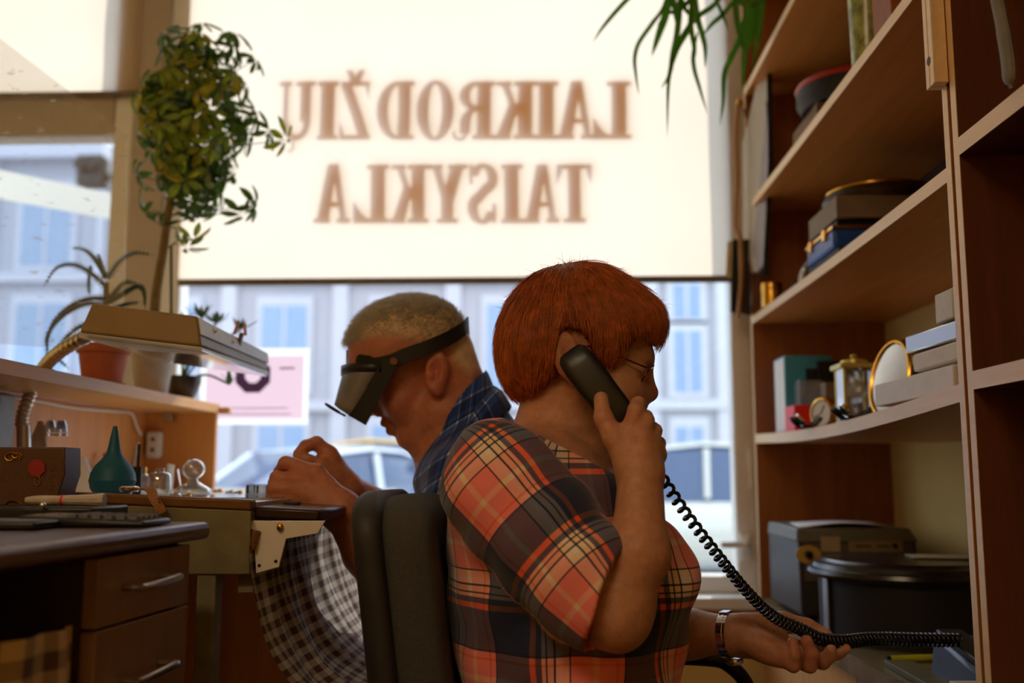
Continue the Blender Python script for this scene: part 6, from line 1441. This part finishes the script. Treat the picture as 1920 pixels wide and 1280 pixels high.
for sgn, sz in ((1, 0.0135),):
    cc2 = wc - wz*0.0355 + wa*0.008; rotw = Matrix((wa, we, -wz)).transposed() if False else (-wz).to_track_quat('Z', 'Y').to_matrix()
    obj('watch_case', M().lathe([(0.001, 0), (sz, 0), (sz*1.05, 0.003), (sz, 0.007), (sz*0.85, 0.0085), (0.001, 0.0085)], cc2, 28, rotw), MT['chrome'], wwt)
    obj('watch_dial', M().lathe([(0.001, 0.0086), (sz*0.84, 0.0086), (sz*0.84, 0.009), (0.001, 0.009)], cc2, 28, rotw), MT['white'], wwt)
obj('clasp', M().obox(wc + wz*0.0352, (0.015, 0.022, 0.003), Matrix((wa, we, wz)).transposed()), MT['chrome'], wwt, bevel=0.001)

# office chair of the woman
ch = thing('office_chair', 'dark grey padded office chair that the woman sits on', 'chair', (0.0, 1.5, 0))
def chair_face(yfr, z, xo):    # gentle curve of the back rest
    return xo + 0.018*((yfr-0.5)*2)**2*0.6
ztop_ = at(720, 924, 1.33).z; fabric = mat('grey_chair_fabric', (70, 70, 68), 0.9, var=0.2, vs=300, bump=0.5, bs=700); shellm = mat('dark_chair_vinyl', (44, 43, 42), 0.55, var=0.1, bump=0.2, bs=500)
def back_section(v, side):
    """closed outline of the back rest at height v (0 bottom, 1 top); side 0 = shell, 1 = cushion"""
    z = 0.62 + (ztop_-0.62)*v; lean = -0.03*v
    half = 0.20*(1 - 0.06*(1-v)**2)*(1 if v < 0.86 else math.sqrt(max(0.02, 1-((v-0.86)/0.145)**2*0.55)))
    x0 = at(628, 1000, 1.32).x + 0.050*(1-v); ring = []
    for k in range(28):
        a = 2*math.pi*k/28; cx = math.copysign(abs(math.cos(a))**0.5, math.cos(a)); sy = math.copysign(abs(math.sin(a))**0.42, math.sin(a))
        y = 1.515 + half*sy; bow = -0.02*(sy*sy) * (-1)
        th = 0.026*(1 if v < 0.93 else math.sqrt(max(0.03, 1-((v-0.93)/0.075)**2)))
        ring.append((x0 + 0.026 + bow*0.5 + th*cx + (0.028 if side else 0), y, z))
    return ring
vs_ = [0, 0.03, 0.1, 0.25, 0.4, 0.55, 0.7, 0.8, 0.86, 0.9, 0.93, 0.955, 0.975, 0.99, 1.0]
obj('back_shell', M().loft([back_section(v, 0) for v in vs_]), shellm, ch, smooth=60)
def cush(v):
    r = back_section(v, 1); c = Vector((sum(p[0] for p in r)/28, 1.515, r[0][2])); k = 0.96
    return [(c.x + 0.020 + (p[0]-c.x)*1.75, c.y + (p[1]-c.y)*k, p[2]-0.006) for p in r]
obj('back_cushion', M().loft([cush(v) for v in vs_]), fabric, ch, smooth=60)
sr = []
for z, k in ((0.40, 0.9), (0.41, 0.98), (0.44, 1.0), (0.455, 0.96), (0.46, 0.85)):
    sr.append([(0.02 + 0.24*k*math.copysign(abs(math.cos(a))**0.5, math.cos(a)), 1.5 + 0.24*k*math.copysign(abs(math.sin(a))**0.5, math.sin(a)), z) for a in np.linspace(0, 2*math.pi, 33)[:-1]])
obj('seat_cushion', M().loft(sr), fabric, ch, smooth=60)
obj('back_bracket', M().box(-0.24, -0.20, 1.46, 1.54, 0.36, 0.70), MT['blackp'], ch, bevel=0.008)
for s, Ya in ((1, 1.735), (-1, 1.265)):
    pa = at(1283, 1236, 1.735); zz_ = pa.z; xx = at(1290, 1236, 1.735).x
    pts = bez([(-0.06, Ya, zz_-0.012), (0.06, Ya, zz_+0.002), (xx+0.02, Ya, zz_+0.002), (xx+0.072, Ya, zz_-0.012), (xx+0.100, Ya, zz_-0.055), (xx+0.085, Ya, zz_-0.13), (xx+0.02, Ya, zz_-0.20), (0.10, Ya - s*0.03, 0.42)], 8)
    if s > 0: obj('arm_rest', M().tube(pts, 0.0155, 12, flat=0.8), MT['blackp'], ch)
obj('gas_column', M().tube([(0.02, 1.5, 0.08), (0.02, 1.5, 0.40)], 0.028, 16), MT['blackp'], ch)
for k in range(5):
    a = 2*math.pi*k/5 + 0.3; e = Vector((0.02 + 0.28*math.cos(a), 1.5 + 0.28*math.sin(a), 0.075))
    lg = obj('star_leg', M().tube([(0.02, 1.5, 0.10), e], [0.026, 0.018], 10), MT['blackp'], ch)
    obj('castor', M().tube([e + Vector((-0.02*math.sin(a), 0.02*math.cos(a), -0.045)), e + Vector((0.02*math.sin(a), -0.02*math.cos(a), -0.045))], 0.028, 16), MT['blackm'], lg)

# ------------------------------------------------------------------ the man
YM = 1.86
def G(x, y, dY=0.0): return at(x, y, YM + dY)
man = thing('person', 'person with cropped fair hair and magnifier visor bent over the workbench', 'person', (0.08, YM, 0))
SKM = np.array(lin((190, 124, 94))); SKMR = np.array(lin((180, 92, 70)))
headM = [
    ell(G(770, 643), (0.108, 0.078, 0.088), 12), ell(G(735, 655), (0.080, 0.070, 0.075), 10, 0.03),
    ell(G(753, 715), (0.056, 0.059, 0.080), 28, 0.03), ell(G(787, 780), (0.050, 0.048, 0.043), 30, 0.03),
    cap(G(763, 819, -0.012), G(763, 819, 0.012), 0.018, 0.018, 0.02), cap(G(748, 757, -0.038), G(748, 757, 0.038), 0.026, 0.026, 0.03),
    cap(G(668, 690, -0.026), G(668, 690, 0.026), 0.014, 0.014, 0.02),
    ell(G(672, 722, -0.032), (0.016, 0.018, 0.013), 20, 0.012, -1), ell(G(672, 722, 0.032), (0.016, 0.018, 0.013), 20, 0.012, -1),
    ell(G(688, 722, -0.032), (0.012, 0.0135, 0.0125), 0, 0.004), ell(G(688, 722, 0.032), (0.012, 0.0135, 0.0125), 0, 0.004),
    cap(G(678, 712), G(697, 762), 0.010, 0.014, 0.014), ell(G(698, 768), (0.0135, 0.014, 0.012), 20, 0.008), ell(G(710, 772, -0.014), (0.011, 0.007, 0.009), 20, 0.006), ell(G(710, 772, 0.014), (0.011, 0.007, 0.009), 20, 0.006),
    cap(G(722, 793, -0.017), G(722, 793, 0.017), 0.0090, 0.0090, 0.008), cap(G(733, 806, -0.016), G(733, 806, 0.016), 0.0100, 0.0100, 0.008),
    cap(G(720, 804, -0.024), G(720, 804, 0.024), 0.0032, 0.0032, 0.004, -1),
    cap(G(716, 770, -0.044), G(748, 820, -0.036), 0.0025, 0.0025, 0.006, -1),
    cap(G(822, 772, -0.046), G(778, 822, -0.022), 0.024, 0.018, 0.03),
    ell(G(818, 700, -0.080), (0.020, 0.010, 0.038), -8, 0.006), ell(G(813, 696, -0.090), (0.012, 0.0105, 0.025), -8, 0.005, -1), cap(G(812, 728, -0.083), G(818, 733, -0.082), 0.008, 0.008, 0.005), ell(G(808, 706, -0.083), (0.006, 0.005, 0.009), 0, 0.004),
    ell(G(818, 700, 0.080), (0.020, 0.010, 0.038), -8, 0.006),
    cap(G(838, 690), G(888, 830), 0.060, 0.068, 0.035), cap(G(806, 798), G(840, 880), 0.034, 0.050, 0.03),
    cap(G(826, 775, -0.050), G(826, 875, -0.030), 0.012, 0.012, 0.02),
]
YH = -0.165    # near hand depth
mw = G(640, 958, YH)
MM = dict(i=G(594, 888, YH+0.01), m=G(575, 902, YH-0.004), r=G(563, 919, YH-0.008), p=G(557, 936, YH-0.006))
hm = [cap(mw, MM[q], 0.030, r_, 0.012) for q, r_ in (('i', 0.0165), ('m', 0.016), ('r', 0.015), ('p', 0.014))]
hm += chain([MM['i'], G(535, 868, YH+0.01), G(526, 884, YH+0.025), G(543, 889, YH+0.05)], [0.0155, 0.0122, 0.011, 0.009], 0.005, 0.008)
hm += chain([MM['m'], G(519, 895, YH-0.006), G(514, 906, YH+0.018), G(531, 912, YH+0.04)], [0.0145, 0.0118, 0.0105, 0.009], 0.004, 0.007)
hm += chain([MM['r'], G(514, 915, YH-0.010), G(509, 926, YH+0.014), G(526, 930, YH+0.03)], [0.0138, 0.0112, 0.010, 0.0085], 0.004, 0.007)
hm += chain([MM['p'], G(520, 936, YH-0.010), G(493, 943, YH-0.004)], [0.0125, 0.0104, 0.0082], 0.004, 0.007)
hm += chain([G(612, 915, YH+0.03), G(572, 885, YH+0.05), G(548, 868, YH+0.062)], [0.018, 0.0125, 0.0095], 0.006, 0.012)
em = G(795, 1165, -0.10)
arm_m = [cap(mw, G(690, 1035, -0.145), 0.031, 0.040, 0.02), cap(G(690, 1035, -0.145), em, 0.040, 0.048, 0.02), cap(em, G(890, 945, -0.17), 0.05, 0.06, 0.03)]
YR = -0.055
rw = G(646, 915, YR+0.02)
RMC = dict(i=G(618, 853, YR), m=G(626, 866, YR+0.02), r=G(626, 880, YR+0.038), p=G(624, 893, YR+0.05))
hr = [cap(rw, RMC[q], 0.026, r_, 0.012) for q, r_ in (('i', 0.0155), ('m', 0.0150), ('r', 0.014), ('p', 0.013))]
hr += chain([RMC['i'], G(594, 830, YR-0.008), G(574, 836, YR-0.018), G(559, 850, YR-0.026)], [0.0148, 0.0122, 0.0108, 0.0085], 0.005, 0.008)
hr += chain([G(628, 892, YR-0.005), G(602, 872, YR-0.02), G(578, 863, YR-0.028), G(560, 856, YR-0.03)], [0.018, 0.0130, 0.0108, 0.0088], 0.006, 0.012)
hr += chain([RMC['m'], G(604, 858, YR+0.02), G(596, 876, YR+0.022)], [0.014, 0.0112, 0.0098], 0.004, 0.007)
hr += chain([RMC['r'], G(606, 872, YR+0.04), G(600, 890, YR+0.04)], [0.013, 0.0108, 0.0092], 0.004, 0.007)
arm_r = [cap(rw, G(800, 1010, 0.12), 0.029, 0.046, 0.02), cap(G(800, 1010, 0.12), G(900, 930, 0.17), 0.05, 0.06, 0.03)]
tor = [cap(G(905, 900), G(1040, 1120), 0.125, 0.135, 0.05), cap(G(1040, 1120), G(1070, 1320), 0.135, 0.140, 0.05), cap(G(880, 905, -0.12), G(880, 905, 0.12), 0.075, 0.075, 0.06)]
torM = [cap(p[1], p[2], p[3]-0.014, p[4]-0.014, 0.05) for p in tor]
V, Fq = surf(headM + torM + arm_m + arm_r + hm + hr, 0.003, (-0.56, 1.56, 0.62), (0.28, 2.16, 1.42), lambda P, d: d + lump(P, 95, 0.0005))
mb = pobj('body', V, Fq, skin_m, man)
set_attr(mb.data, 'tone', 'FLOAT_COLOR', blend_tone(V, SKM, [(G(735, 750, -0.05), 0.06, SKMR, 0.6), (G(818, 700, -0.08), 0.05, SKMR, 0.8), (G(727, 800), 0.03, LIP, 0.9), (G(560, 900, YH), 0.06, SKMR, 0.4), (G(485, 944, YH), 0.02, NAIL, 0.7), (G(795, 735, -0.06), 0.05, SKMR, 0.4)]))
hairT = np.array(lin((224, 202, 162)))
tn = np.empty(len(V)*4, np.float32); mb.data.attributes['tone'].data.foreach_get('color', tn); tn = tn.reshape(-1, 4)
hpM = pxpoly([(640, 655), (630, 600), (690, 530), (790, 525), (870, 550), (905, 620), (905, 700), (885, 715), (850, 690), (842, 660), (806, 654), (770, 650), (722, 644), (690, 652)], YM)
w_ = np.clip(-poly2(hpM, V[:, 0], V[:, 2])/0.02, 0, 1)[:, None]*0.75; tn[:, :3] = tn[:, :3]*(1-w_) + hairT*w_
mb.data.attributes['tone'].data.foreach_set('color', tn.ravel())
# shirt
BL, BD, WH = (58, 92, 168), (28, 42, 84), (214, 214, 222)
sm = [(0.0, BL), (0.22, BD), (0.30, BL), (0.42, WH), (0.47, BD), (0.52, BL), (0.60, (36, 58, 118)), (0.82, WH), (0.86, BL)]
plaidM = plaid('blue_white_plaid', sm, sm, 0.062, 0.075, rough=0.8)
clA, clB = npv(G(899, 714)), npv(G(796, 886)); cv_ = clB-clA; clN = np.array([cv_[2], 0, -cv_[0]]); clN /= np.linalg.norm(clN)
if clN[0] > 0: clN = -clN            # points to the face
colr = [cap(G(850, 720), G(900, 850), 0.069, 0.082, 0.02)]
def shirtM(P, d):
    d = d + lump(P, 45, 0.002)
    d = np.maximum(d, (P-clA) @ clN - 0.012*np.clip((np.abs(P[:, 1]-YM)-0.03)/0.05, 0, 1))
    nk = comb([cap(G(838, 690), G(888, 830), 0.062, 0.069), cap(G(806, 798), G(840, 880), 0.036, 0.051)], P)
    return np.maximum(d, -nk)
sleeves = [cap(G(890, 940, -0.165), G(800, 1075, -0.18), 0.078, 0.074, 0.04), cap(G(900, 930, 0.165), G(850, 1020, 0.16), 0.078, 0.074, 0.04)]
V, Fq = surf(tor + colr + sleeves, 0.004, (-0.40, 1.56, 0.60), (0.30, 2.16, 1.30), shirtM)
mo = pobj('shirt', V, Fq, plaidM, man)
axm = npv(G(905, 900) - G(1040, 1120)); axm /= np.linalg.norm(axm)
uv = np.zeros((len(V), 3)); q = V - npv(G(905, 900)); uv[:, 1] = q @ axm; uv[:, 0] = np.arctan2(V[:, 1]-YM, -(q[:, 0]))*0.12
set_attr(mo.data, 'weave', 'FLOAT_VECTOR', uv)
# collar leaf standing round the neck
lf = M(); nn = 26
for i in range(nn+1):
    u = i/nn; ang = R(-150 + 300*u)
    c0 = npv(G(846, 745)) + 0.0; ax2 = npv(G(888, 830) - G(838, 690)); ax2 /= np.linalg.norm(ax2); e1 = np.cross([0, 1, 0], ax2); e1 /= np.linalg.norm(e1)
    front = (1-math.cos(ang))*0.5
    base = npv(G(862, 748)) + ax2*(0.01 + 0.095*front) ; rad = 0.070 + 0.006*front
    dirv = e1*math.cos(ang) + np.array([0, 1, 0])*math.sin(ang)
    if i == 0 and dirv[0] < 0: e1 = e1
    sgn = 1 if (e1[0] > 0) else -1
    dirv = e1*sgn*math.cos(ang) + np.array([0, 1, 0])*math.sin(ang)
    for (r_, h_) in ((rad-0.004, -0.004), (rad, -0.010), (rad+0.010, 0.004), (rad+0.016, 0.036 + 0.012*front)):
        lf.v.append(tuple(base + dirv*r_ + ax2*h_))
lf.f = [(4*i+j, 4*(i+1)+j, 4*(i+1)+j+1, 4*i+j+1) for i in range(nn) for j in range(3)]
co = obj('collar', lf, plaidM, man, smooth=180, solid=0.0025, fixn=False)
weave_attr(co, [((k // 4)/nn*0.36, 0.02*(k % 4), 0) for k in range((nn+1)*4)])
V, Fq = surf([ell((0.13, YM, 0.55), (0.16, 0.19, 0.12), 0, 0.05)] + [cap((0.12, YM+s*0.10, 0.56), (-0.30, YM+s*0.12, 0.58), 0.085, 0.066, 0.04) for s in (-1, 1)] + [cap((-0.30, YM+s*0.12, 0.58), (-0.30, YM+s*0.12, 0.12), 0.062, 0.048, 0.03) for s in (-1, 1)] + [cap((-0.29, YM+s*0.12, 0.05), (-0.43, YM+s*0.12, 0.036), 0.04, 0.034, 0.03) for s in (-1, 1)], 0.008, (-0.55, 1.5, -0.02), (0.36, 2.2, 0.76))
pobj('trousers', V, Fq, mat('grey_trousers', (64, 60, 56), 0.85), man)
# cropped hair
fnM = lambda P: comb(headM[:3], P)
hair_y = thru('fair_hair', (255, 246, 222), 0.45, 0.4, 0.25, 150, 0.8)
n0 = 60000; th_ = rng.normal(0, 1, (n0, 3)); th_ /= np.linalg.norm(th_, axis=1)[:, None]
P = npv(G(768, 645)) + th_*0.14
for _ in range(8):
    f = fnM(P); e = 0.002; g = np.stack([fnM(P+np.array(v)*e)-f for v in ((1,0,0),(0,1,0),(0,0,1))], 1)/e; g /= np.linalg.norm(g, axis=1)[:, None]+1e-9; P = P - g*f[:, None]
hpM = pxpoly([(640, 655), (630, 600), (690, 530), (790, 525), (870, 550), (905, 620), (905, 700), (885, 715), (850, 690), (842, 660), (806, 654), (770, 650), (722, 644), (690, 652)], YM)
dd = poly2(hpM, P[:, 0], P[:, 2]); side = np.clip((np.abs(P[:, 1]-YM)-0.045)/0.03, 0, 1)*np.clip((G(0, 600).z-P[:, 2])/0.03, 0, 1)
back = np.clip((P[:, 0]-G(820, 600).x)/0.03, 0, 1)*np.clip((G(0, 600).z-P[:, 2])/0.04, 0, 1)
sh_ = np.maximum(side, back)
ok = (dd < 0) & (rng.random(n0) < 1-0.45*sh_) & (rng.random(n0) < np.clip(-dd/0.012, 0.15, 1))
P, g, sh_ = P[ok][:10000], g[ok][:10000], sh_[ok][:10000]
d = g*0.75 + np.array([-0.6, 0, -0.25]); d /= np.linalg.norm(d, axis=1)[:, None]
Vh, Qh = strands(P, d, g, rng.uniform(0.010, 0.017, len(P))*(1-0.62*sh_), 3, None, 0.0005, 0, rng, 0.35)
pobj('hair_strands', Vh, Qh, hair_y, man)['kind'] = 'stuff'

# magnifier visor
vi = thing('magnifier_visor', 'black headband magnifier visor with a small swing-out loupe', 'visor', G(690, 730))
path = [G(876, 606), G(868, 616, -0.045), G(840, 634, -0.078), G(800, 652, -0.092), G(760, 666, -0.092), G(735, 677, -0.088), G(700, 684, -0.074), G(670, 680, -0.048), G(655, 674, -0.02), G(652, 673)]
path = path + [Vector((p.x, 2*YM-p.y, p.z + (p.y-YM)*0.0)) for p in path[-2:0:-1]]
pts = bez(path + [path[0]], 5)[:-1]; rings = []; cen = G(768, 645)
for i, p in enumerate(pts):
    t = (pts[(i+1) % len(pts)] - pts[i-1]).normalized(); o_ = Vector((p.x-cen.x, p.y-YM, 0)); o_ = (o_ - t*o_.dot(t)).normalized(); u_ = t.cross(o_)
    if u_.z < 0: u_ = -u_
    h = 0.013 if p.x > G(720, 0).x else 0.017
    rings.append([p - u_*h, p - u_*h + o_*0.0028, p + u_*h + o_*0.0028, p + u_*h])
obj('headband', M().loft(rings, closed=True), MT['blackm'], vi, smooth=40)
sN, sF = -0.100, 0.100
for s in (-1, 1):
    dY = s*0.098
    q = [G(720, 672, dY), G(748, 680, dY), G(686, 797, dY*0.92), G(654, 779, dY*0.92)]
    obj('side_flap', M().prism(q, (0, 0.003*s, 0)), MT['blackm'], vi)
    obj('rivet', M().tube([G(738, 677, dY + s*0.001), G(738, 677, dY + s*0.006)], [0.0075, 0.0065], 16), mat('copper_rivet', (150, 108, 92), 0.35, 0.7), vi)
def plate(u, v):
    s = (u-0.5)*2; dY = s*0.096
    top_e = G(712, 690, dY); bot_e = G(655, 779, dY); top_c = G(646, 704); bot_c = G(634, 757) if v < 2 else None
    k = math.sqrt(max(0.0, 1-s*s)); top = top_e.lerp(Vector((top_c.x, top_e.y, top_c.z)), k); bc_ = G(633, 758); bot = bot_e.lerp(Vector((bc_.x, bot_e.y, bc_.z)), k**1.3)
    return tuple(top.lerp(bot, v))
obj('front_plate', M().grid(plate, 28, 8), mat('dark_grey_visor', (122, 117, 115), 0.42, spec=0.5), vi, solid=0.003, fixn=False)
def rimf(u, v):
    s = (u-0.5)*2; dY = s*0.099; k = math.sqrt(max(0.0, 1-s*s)); a = G(716, 680, dY); c = G(643, 690); p = a.lerp(Vector((c.x, a.y, c.z)), k)
    return (p.x, p.y, p.z - 0.016*v)
obj('visor_rim', M().grid(rimf, 28, 2), MT['blackp'], vi, solid=0.003, fixn=False)
la_, lb_ = G(611, 757, -0.02), G(637, 774, -0.02); lc = (la_+lb_)/2; lx = (lb_-la_).normalized(); r_l = (lb_-la_).length/2
obj('loupe_ring', M().tube([lc + lx*r_l*math.cos(a) + Vector((0, 1, 0))*r_l*math.sin(a) for a in np.linspace(0, 2*math.pi, 25)[:-1]], 0.0022, 8, closed=True), MT['blackp'], vi)
obj('loupe_lens', M().add([tuple(lc)] + [tuple(lc + lx*r_l*math.cos(a) + Vector((0, 1, 0))*r_l*math.sin(a)) for a in np.linspace(0, 2*math.pi, 25)[:-1]], [(0, i+1, (i+1) % 24 + 1) for i in range(24)]), clear('loupe_glass', (0.95, 0.97, 0.97), 0.15), vi, fixn=False)
obj('loupe_arm', M().tube([lb_, G(646, 779, -0.04)], 0.0022, 6), MT['blackp'], vi)
# stool of the man
stl = thing('work_stool', 'round dark stool hidden under the bent man', 'stool', (0.12, YM, 0))
obj('seat', M().lathe([(0.001, 0), (0.17, 0), (0.18, 0.02), (0.17, 0.05), (0.001, 0.055)], (0.12, YM, 0.40), 36), MT['blackp'], stl)
for k in range(4):
    a = R(45+90*k); obj('leg', M().tube([(0.12+0.10*math.cos(a), YM+0.10*math.sin(a), 0.41), (0.12+0.17*math.cos(a), YM+0.17*math.sin(a), 0.0)], 0.014, 10), MT['steel'], stl)
# ================================================================== the street outside
GZ = -0.12
struct('ground_street', M().box(-40, 40, YW+0.2, 60, GZ-0.1, GZ), mat('asphalt', (150, 146, 140), 0.85, var=0.08, vs=2))
struct('ground_pavement', M().box(-40, 40, YW+0.2, 6.2, GZ, GZ+0.10), mat('pavement_slabs', (170, 164, 154), 0.85, var=0.08, vs=3))
struct('ground_far_pavement', M().box(-40, 40, 17.5, 20.0, GZ, GZ+0.12), mat('far_pavement', (168, 164, 156), 0.85))
def building(name, x0, x1, Y, H, cw, label, cols, rows, ww, base_c, shop=True):
    t = thing(name, label, 'building', ((x0+x1)/2, Y, GZ))
    wm = mat(name + '_render', cw, 0.85, var=0.05, vs=0.6)
    wl = obj('wall', M().box(x0, x1, Y, Y+6, GZ, H), wm, t)
    trim = mat(name + '_trim', tuple(min(255, c+18) for c in cw), 0.8)
    obj('plinth', M().box(x0, x1, Y-0.10, Y, GZ, 0.85), mat(name + '_plinth', base_c, 0.85), t)
    for z in (2.30, 4.95):
        obj('string_course', M().box(x0, x1, Y-0.16, Y, z, z+0.20), trim, t)
    obj('cornice', M().box(x0, x1, Y-0.35, Y, H-0.35, H), trim, t)
    pane = mat('dark_blue_pane', (138, 160, 188), 0.15)
    for (za, zb) in rows:
        for i in range(cols):
            cx = x0 + (i+0.5)*(x1-x0)/cols
            f = obj('window', M().box(cx-ww/2-0.12, cx+ww/2+0.12, Y-0.09, Y+0.01, za-0.12, zb+0.2), trim, t)
            obj('pane', M().box(cx-ww/2, cx+ww/2, Y-0.10, Y-0.085, za, zb), pane, f)
            obj('glazing_bar', M().box(cx-0.03, cx+0.03, Y-0.115, Y-0.10, za, zb), trim, f)
    for i in range(cols+1):
        cx = x0 + i*(x1-x0)/cols
        obj('pilaster', M().box(max(x0, cx-0.16), min(x1, cx+0.16), Y-0.12, Y, 0.85, H-0.35), trim, t)
    return t
building('grey_building', -24.0, -9.2, 20.0, 7.9, (168, 172, 186), 'pale grey house across the street seen through the left window', 6, ((0.95, 2.0), (2.75, 4.5), (5.3, 6.9)), 1.05, (140, 140, 146))
building('lilac_building', -9.0, 0.4, 20.4, 7.6, (176, 172, 178), 'pale lilac house across the street behind the man', 4, ((0.95, 2.0), (2.75, 4.5), (5.3, 6.7)), 0.95, (150, 140, 138))
building('cream_building', 0.6, 14.0, 20.2, 7.8, (186, 184, 188), 'pale stucco house across the street right of the woman', 9, ((0.95, 1.95), (2.65, 3.9), (4.15, 4.85), (5.3, 6.9)), 0.55, (158, 150, 148))
def car(name, cx, cy, L, H, rotz, paint, label, kind=0):
    c = Vector((cx, cy, GZ)); t = thing(name, label, 'car', c); rz = Matrix.Rotation(R(rotz), 3, 'Z')
    W = 0.86
    def ring(x, prof):    # prof: list of (halfwidth, z)
        return [c + rz @ Vector((x*L/2, s*w, z)) for s, seq in ((-1, prof), (1, prof[::-1])) for w, z in seq]
    body = []
    for x, zt in ((-1.0, 0.62), (-0.96, 0.80), (-0.7, 0.88), (-0.2, 0.90), (0.3, 0.88), (0.62, 0.80), (0.92, 0.66), (1.0, 0.52)):
        w = W * (1 - 0.12*abs(x)**4)
        body.append(ring(x, [(w*0.90, 0.22), (w, 0.42), (w*0.98, zt*H/1.45*0.86), (w*0.90, zt*H/1.45)]))
    pm = mat(name + '_paint', paint, 0.2, spec=0.6, coat=0.5, var=0.02)
    obj('body', M().loft(body), pm, t, smooth=50)
    cab = []; zb = 0.86*H/1.45
    for x, zt, k in ((-0.62, zb+0.02, 0.92), (-0.40, H*0.95, 0.80), (-0.15, H, 0.76), (0.10, H*0.97, 0.78), (0.42, zb+0.02, 0.90)):
        cab.append(ring(x, [(W*0.95, zb-0.04), (W*0.93, zb), (W*k, zt-0.04), (W*k*0.9, zt)]))
    obj('glass_cabin', M().loft(cab), mat(name + '_glass', (52, 72, 104), 0.08, spec=0.8), t, smooth=50)
    rf = [ring(x, [(W*0.79, zt-0.035), (W*0.77, zt-0.005), (W*0.6, zt+0.015), (W*0.3, zt+0.02)]) for x, zt in ((-0.42, H*0.945), (-0.30, H*0.985), (-0.12, H), (0.10, H*0.965))]
    obj('roof', M().loft(rf), pm, t, smooth=50)
    for x0, x1, k in ((-0.42, -0.64, 0), (0.10, 0.43, 1), (-0.13, -0.12, 2)):
        for s in (-1, 1):
            obj('pillar', M().tube([c + rz @ Vector((x0*L/2, s*W*0.80, H*0.95)), c + rz @ Vector((x1*L/2, s*W*0.955, zb))], 0.035, 8), pm, t)
    tyre = mat('tyre_rubber', (30, 30, 32), 0.7) if 'tyre_rubber' not in bpy.data.materials else bpy.data.materials['tyre_rubber']
    for x in (-0.62, 0.62):
        for s in (-1, 1):
            p = c + rz @ Vector((x*L/2, s*(W-0.10), 0.31)); ax = rz @ Vector((0, 0.11, 0))
            w_ = obj('wheel', M().tube([p-ax, p-ax*0.9, p+ax*0.9, p+ax], [0.27, 0.31, 0.31, 0.27], 24), tyre, t)
            obj('hub_cap', M().tube([p+ax*s*0.98, p+ax*s*1.06], [0.19, 0.16], 20), MT['steel'], w_)
    for s in (-1, 1):
        obj('headlamp', M().ball(c + rz @ Vector((0.93*L/2, s*0.60, 0.62*H/1.45)), (0.09, 0.13, 0.07), rz), MT['chrome'], t)
        obj('tail_lamp', M().ball(c + rz @ Vector((-0.97*L/2, s*0.66, 0.74*H/1.45)), (0.04, 0.12, 0.08), rz), MT['red'], t)
        obj('wing_mirror', M().ball(c + rz @ Vector((0.34*L/2, s*(W+0.10), zb+0.05)), (0.06, 0.10, 0.06), rz), pm, t)
    return t
car('silver_car', 1.45, 11.7, 4.3, 1.50, 180, (214, 210, 196), 'pale silver car parked outside, right of the woman')
car('white_car', -2.4, 10.0, 4.2, 1.42, 232, (228, 230, 232), 'white car with blue windscreen facing the shop below the man\'s hands')
car('blue_grey_car', -5.2, 7.1, 4.2, 1.55, -8, (150, 164, 184), 'blue-grey car close to the window below the pink poster')
car('yellow_car', -2.7, 14.2, 4.4, 1.62, 180, (232, 184, 92), 'yellow car passing in the street behind the white car')
# traffic light seen through the left window
tp = at(176, 325, 9.0); tl = thing('traffic_light', 'black traffic light on a grey pole outside the left window', 'traffic light', (tp.x+0.25, 9.0, GZ))
px_ = at(208, 325, 9.0).x
obj('pole', M().cyl((px_+0.06, 9.05, GZ), (px_+0.06, 9.05, 5.4), 0.075), mat('pole_grey', (140, 142, 142), 0.5), tl)
obj('housing', M().box(tp.x-0.13, tp.x+0.12, 8.9, 9.08, tp.z-0.14, tp.z+0.16), MT['blackp'], tl, bevel=0.02)
obj('bracket', M().tube([(tp.x, 9.02, tp.z), (px_+0.06, 9.05, tp.z-0.05)], 0.03, 8), MT['blackm'], tl)
for k in range(2): obj('lamp_hood', M().tube([(tp.x-0.06+0.11*k, 8.90, tp.z+0.05), (tp.x-0.06+0.11*k, 8.82, tp.z+0.04)], 0.055, 14), MT['blackm'], tl)

# white cloth banner strung outside the left window, sunlit from behind
bn = [at(-60, 306, 3.55), at(236, 368, 3.75), at(236, 416, 3.75), at(-60, 362, 3.55)]
one('cloth_banner', M().prism(bn, (0, 0.002, 0)), thru('white_banner_cloth', (244, 246, 246), 0.6), 'white cloth banner strung slanting outside the left window', 'banner')
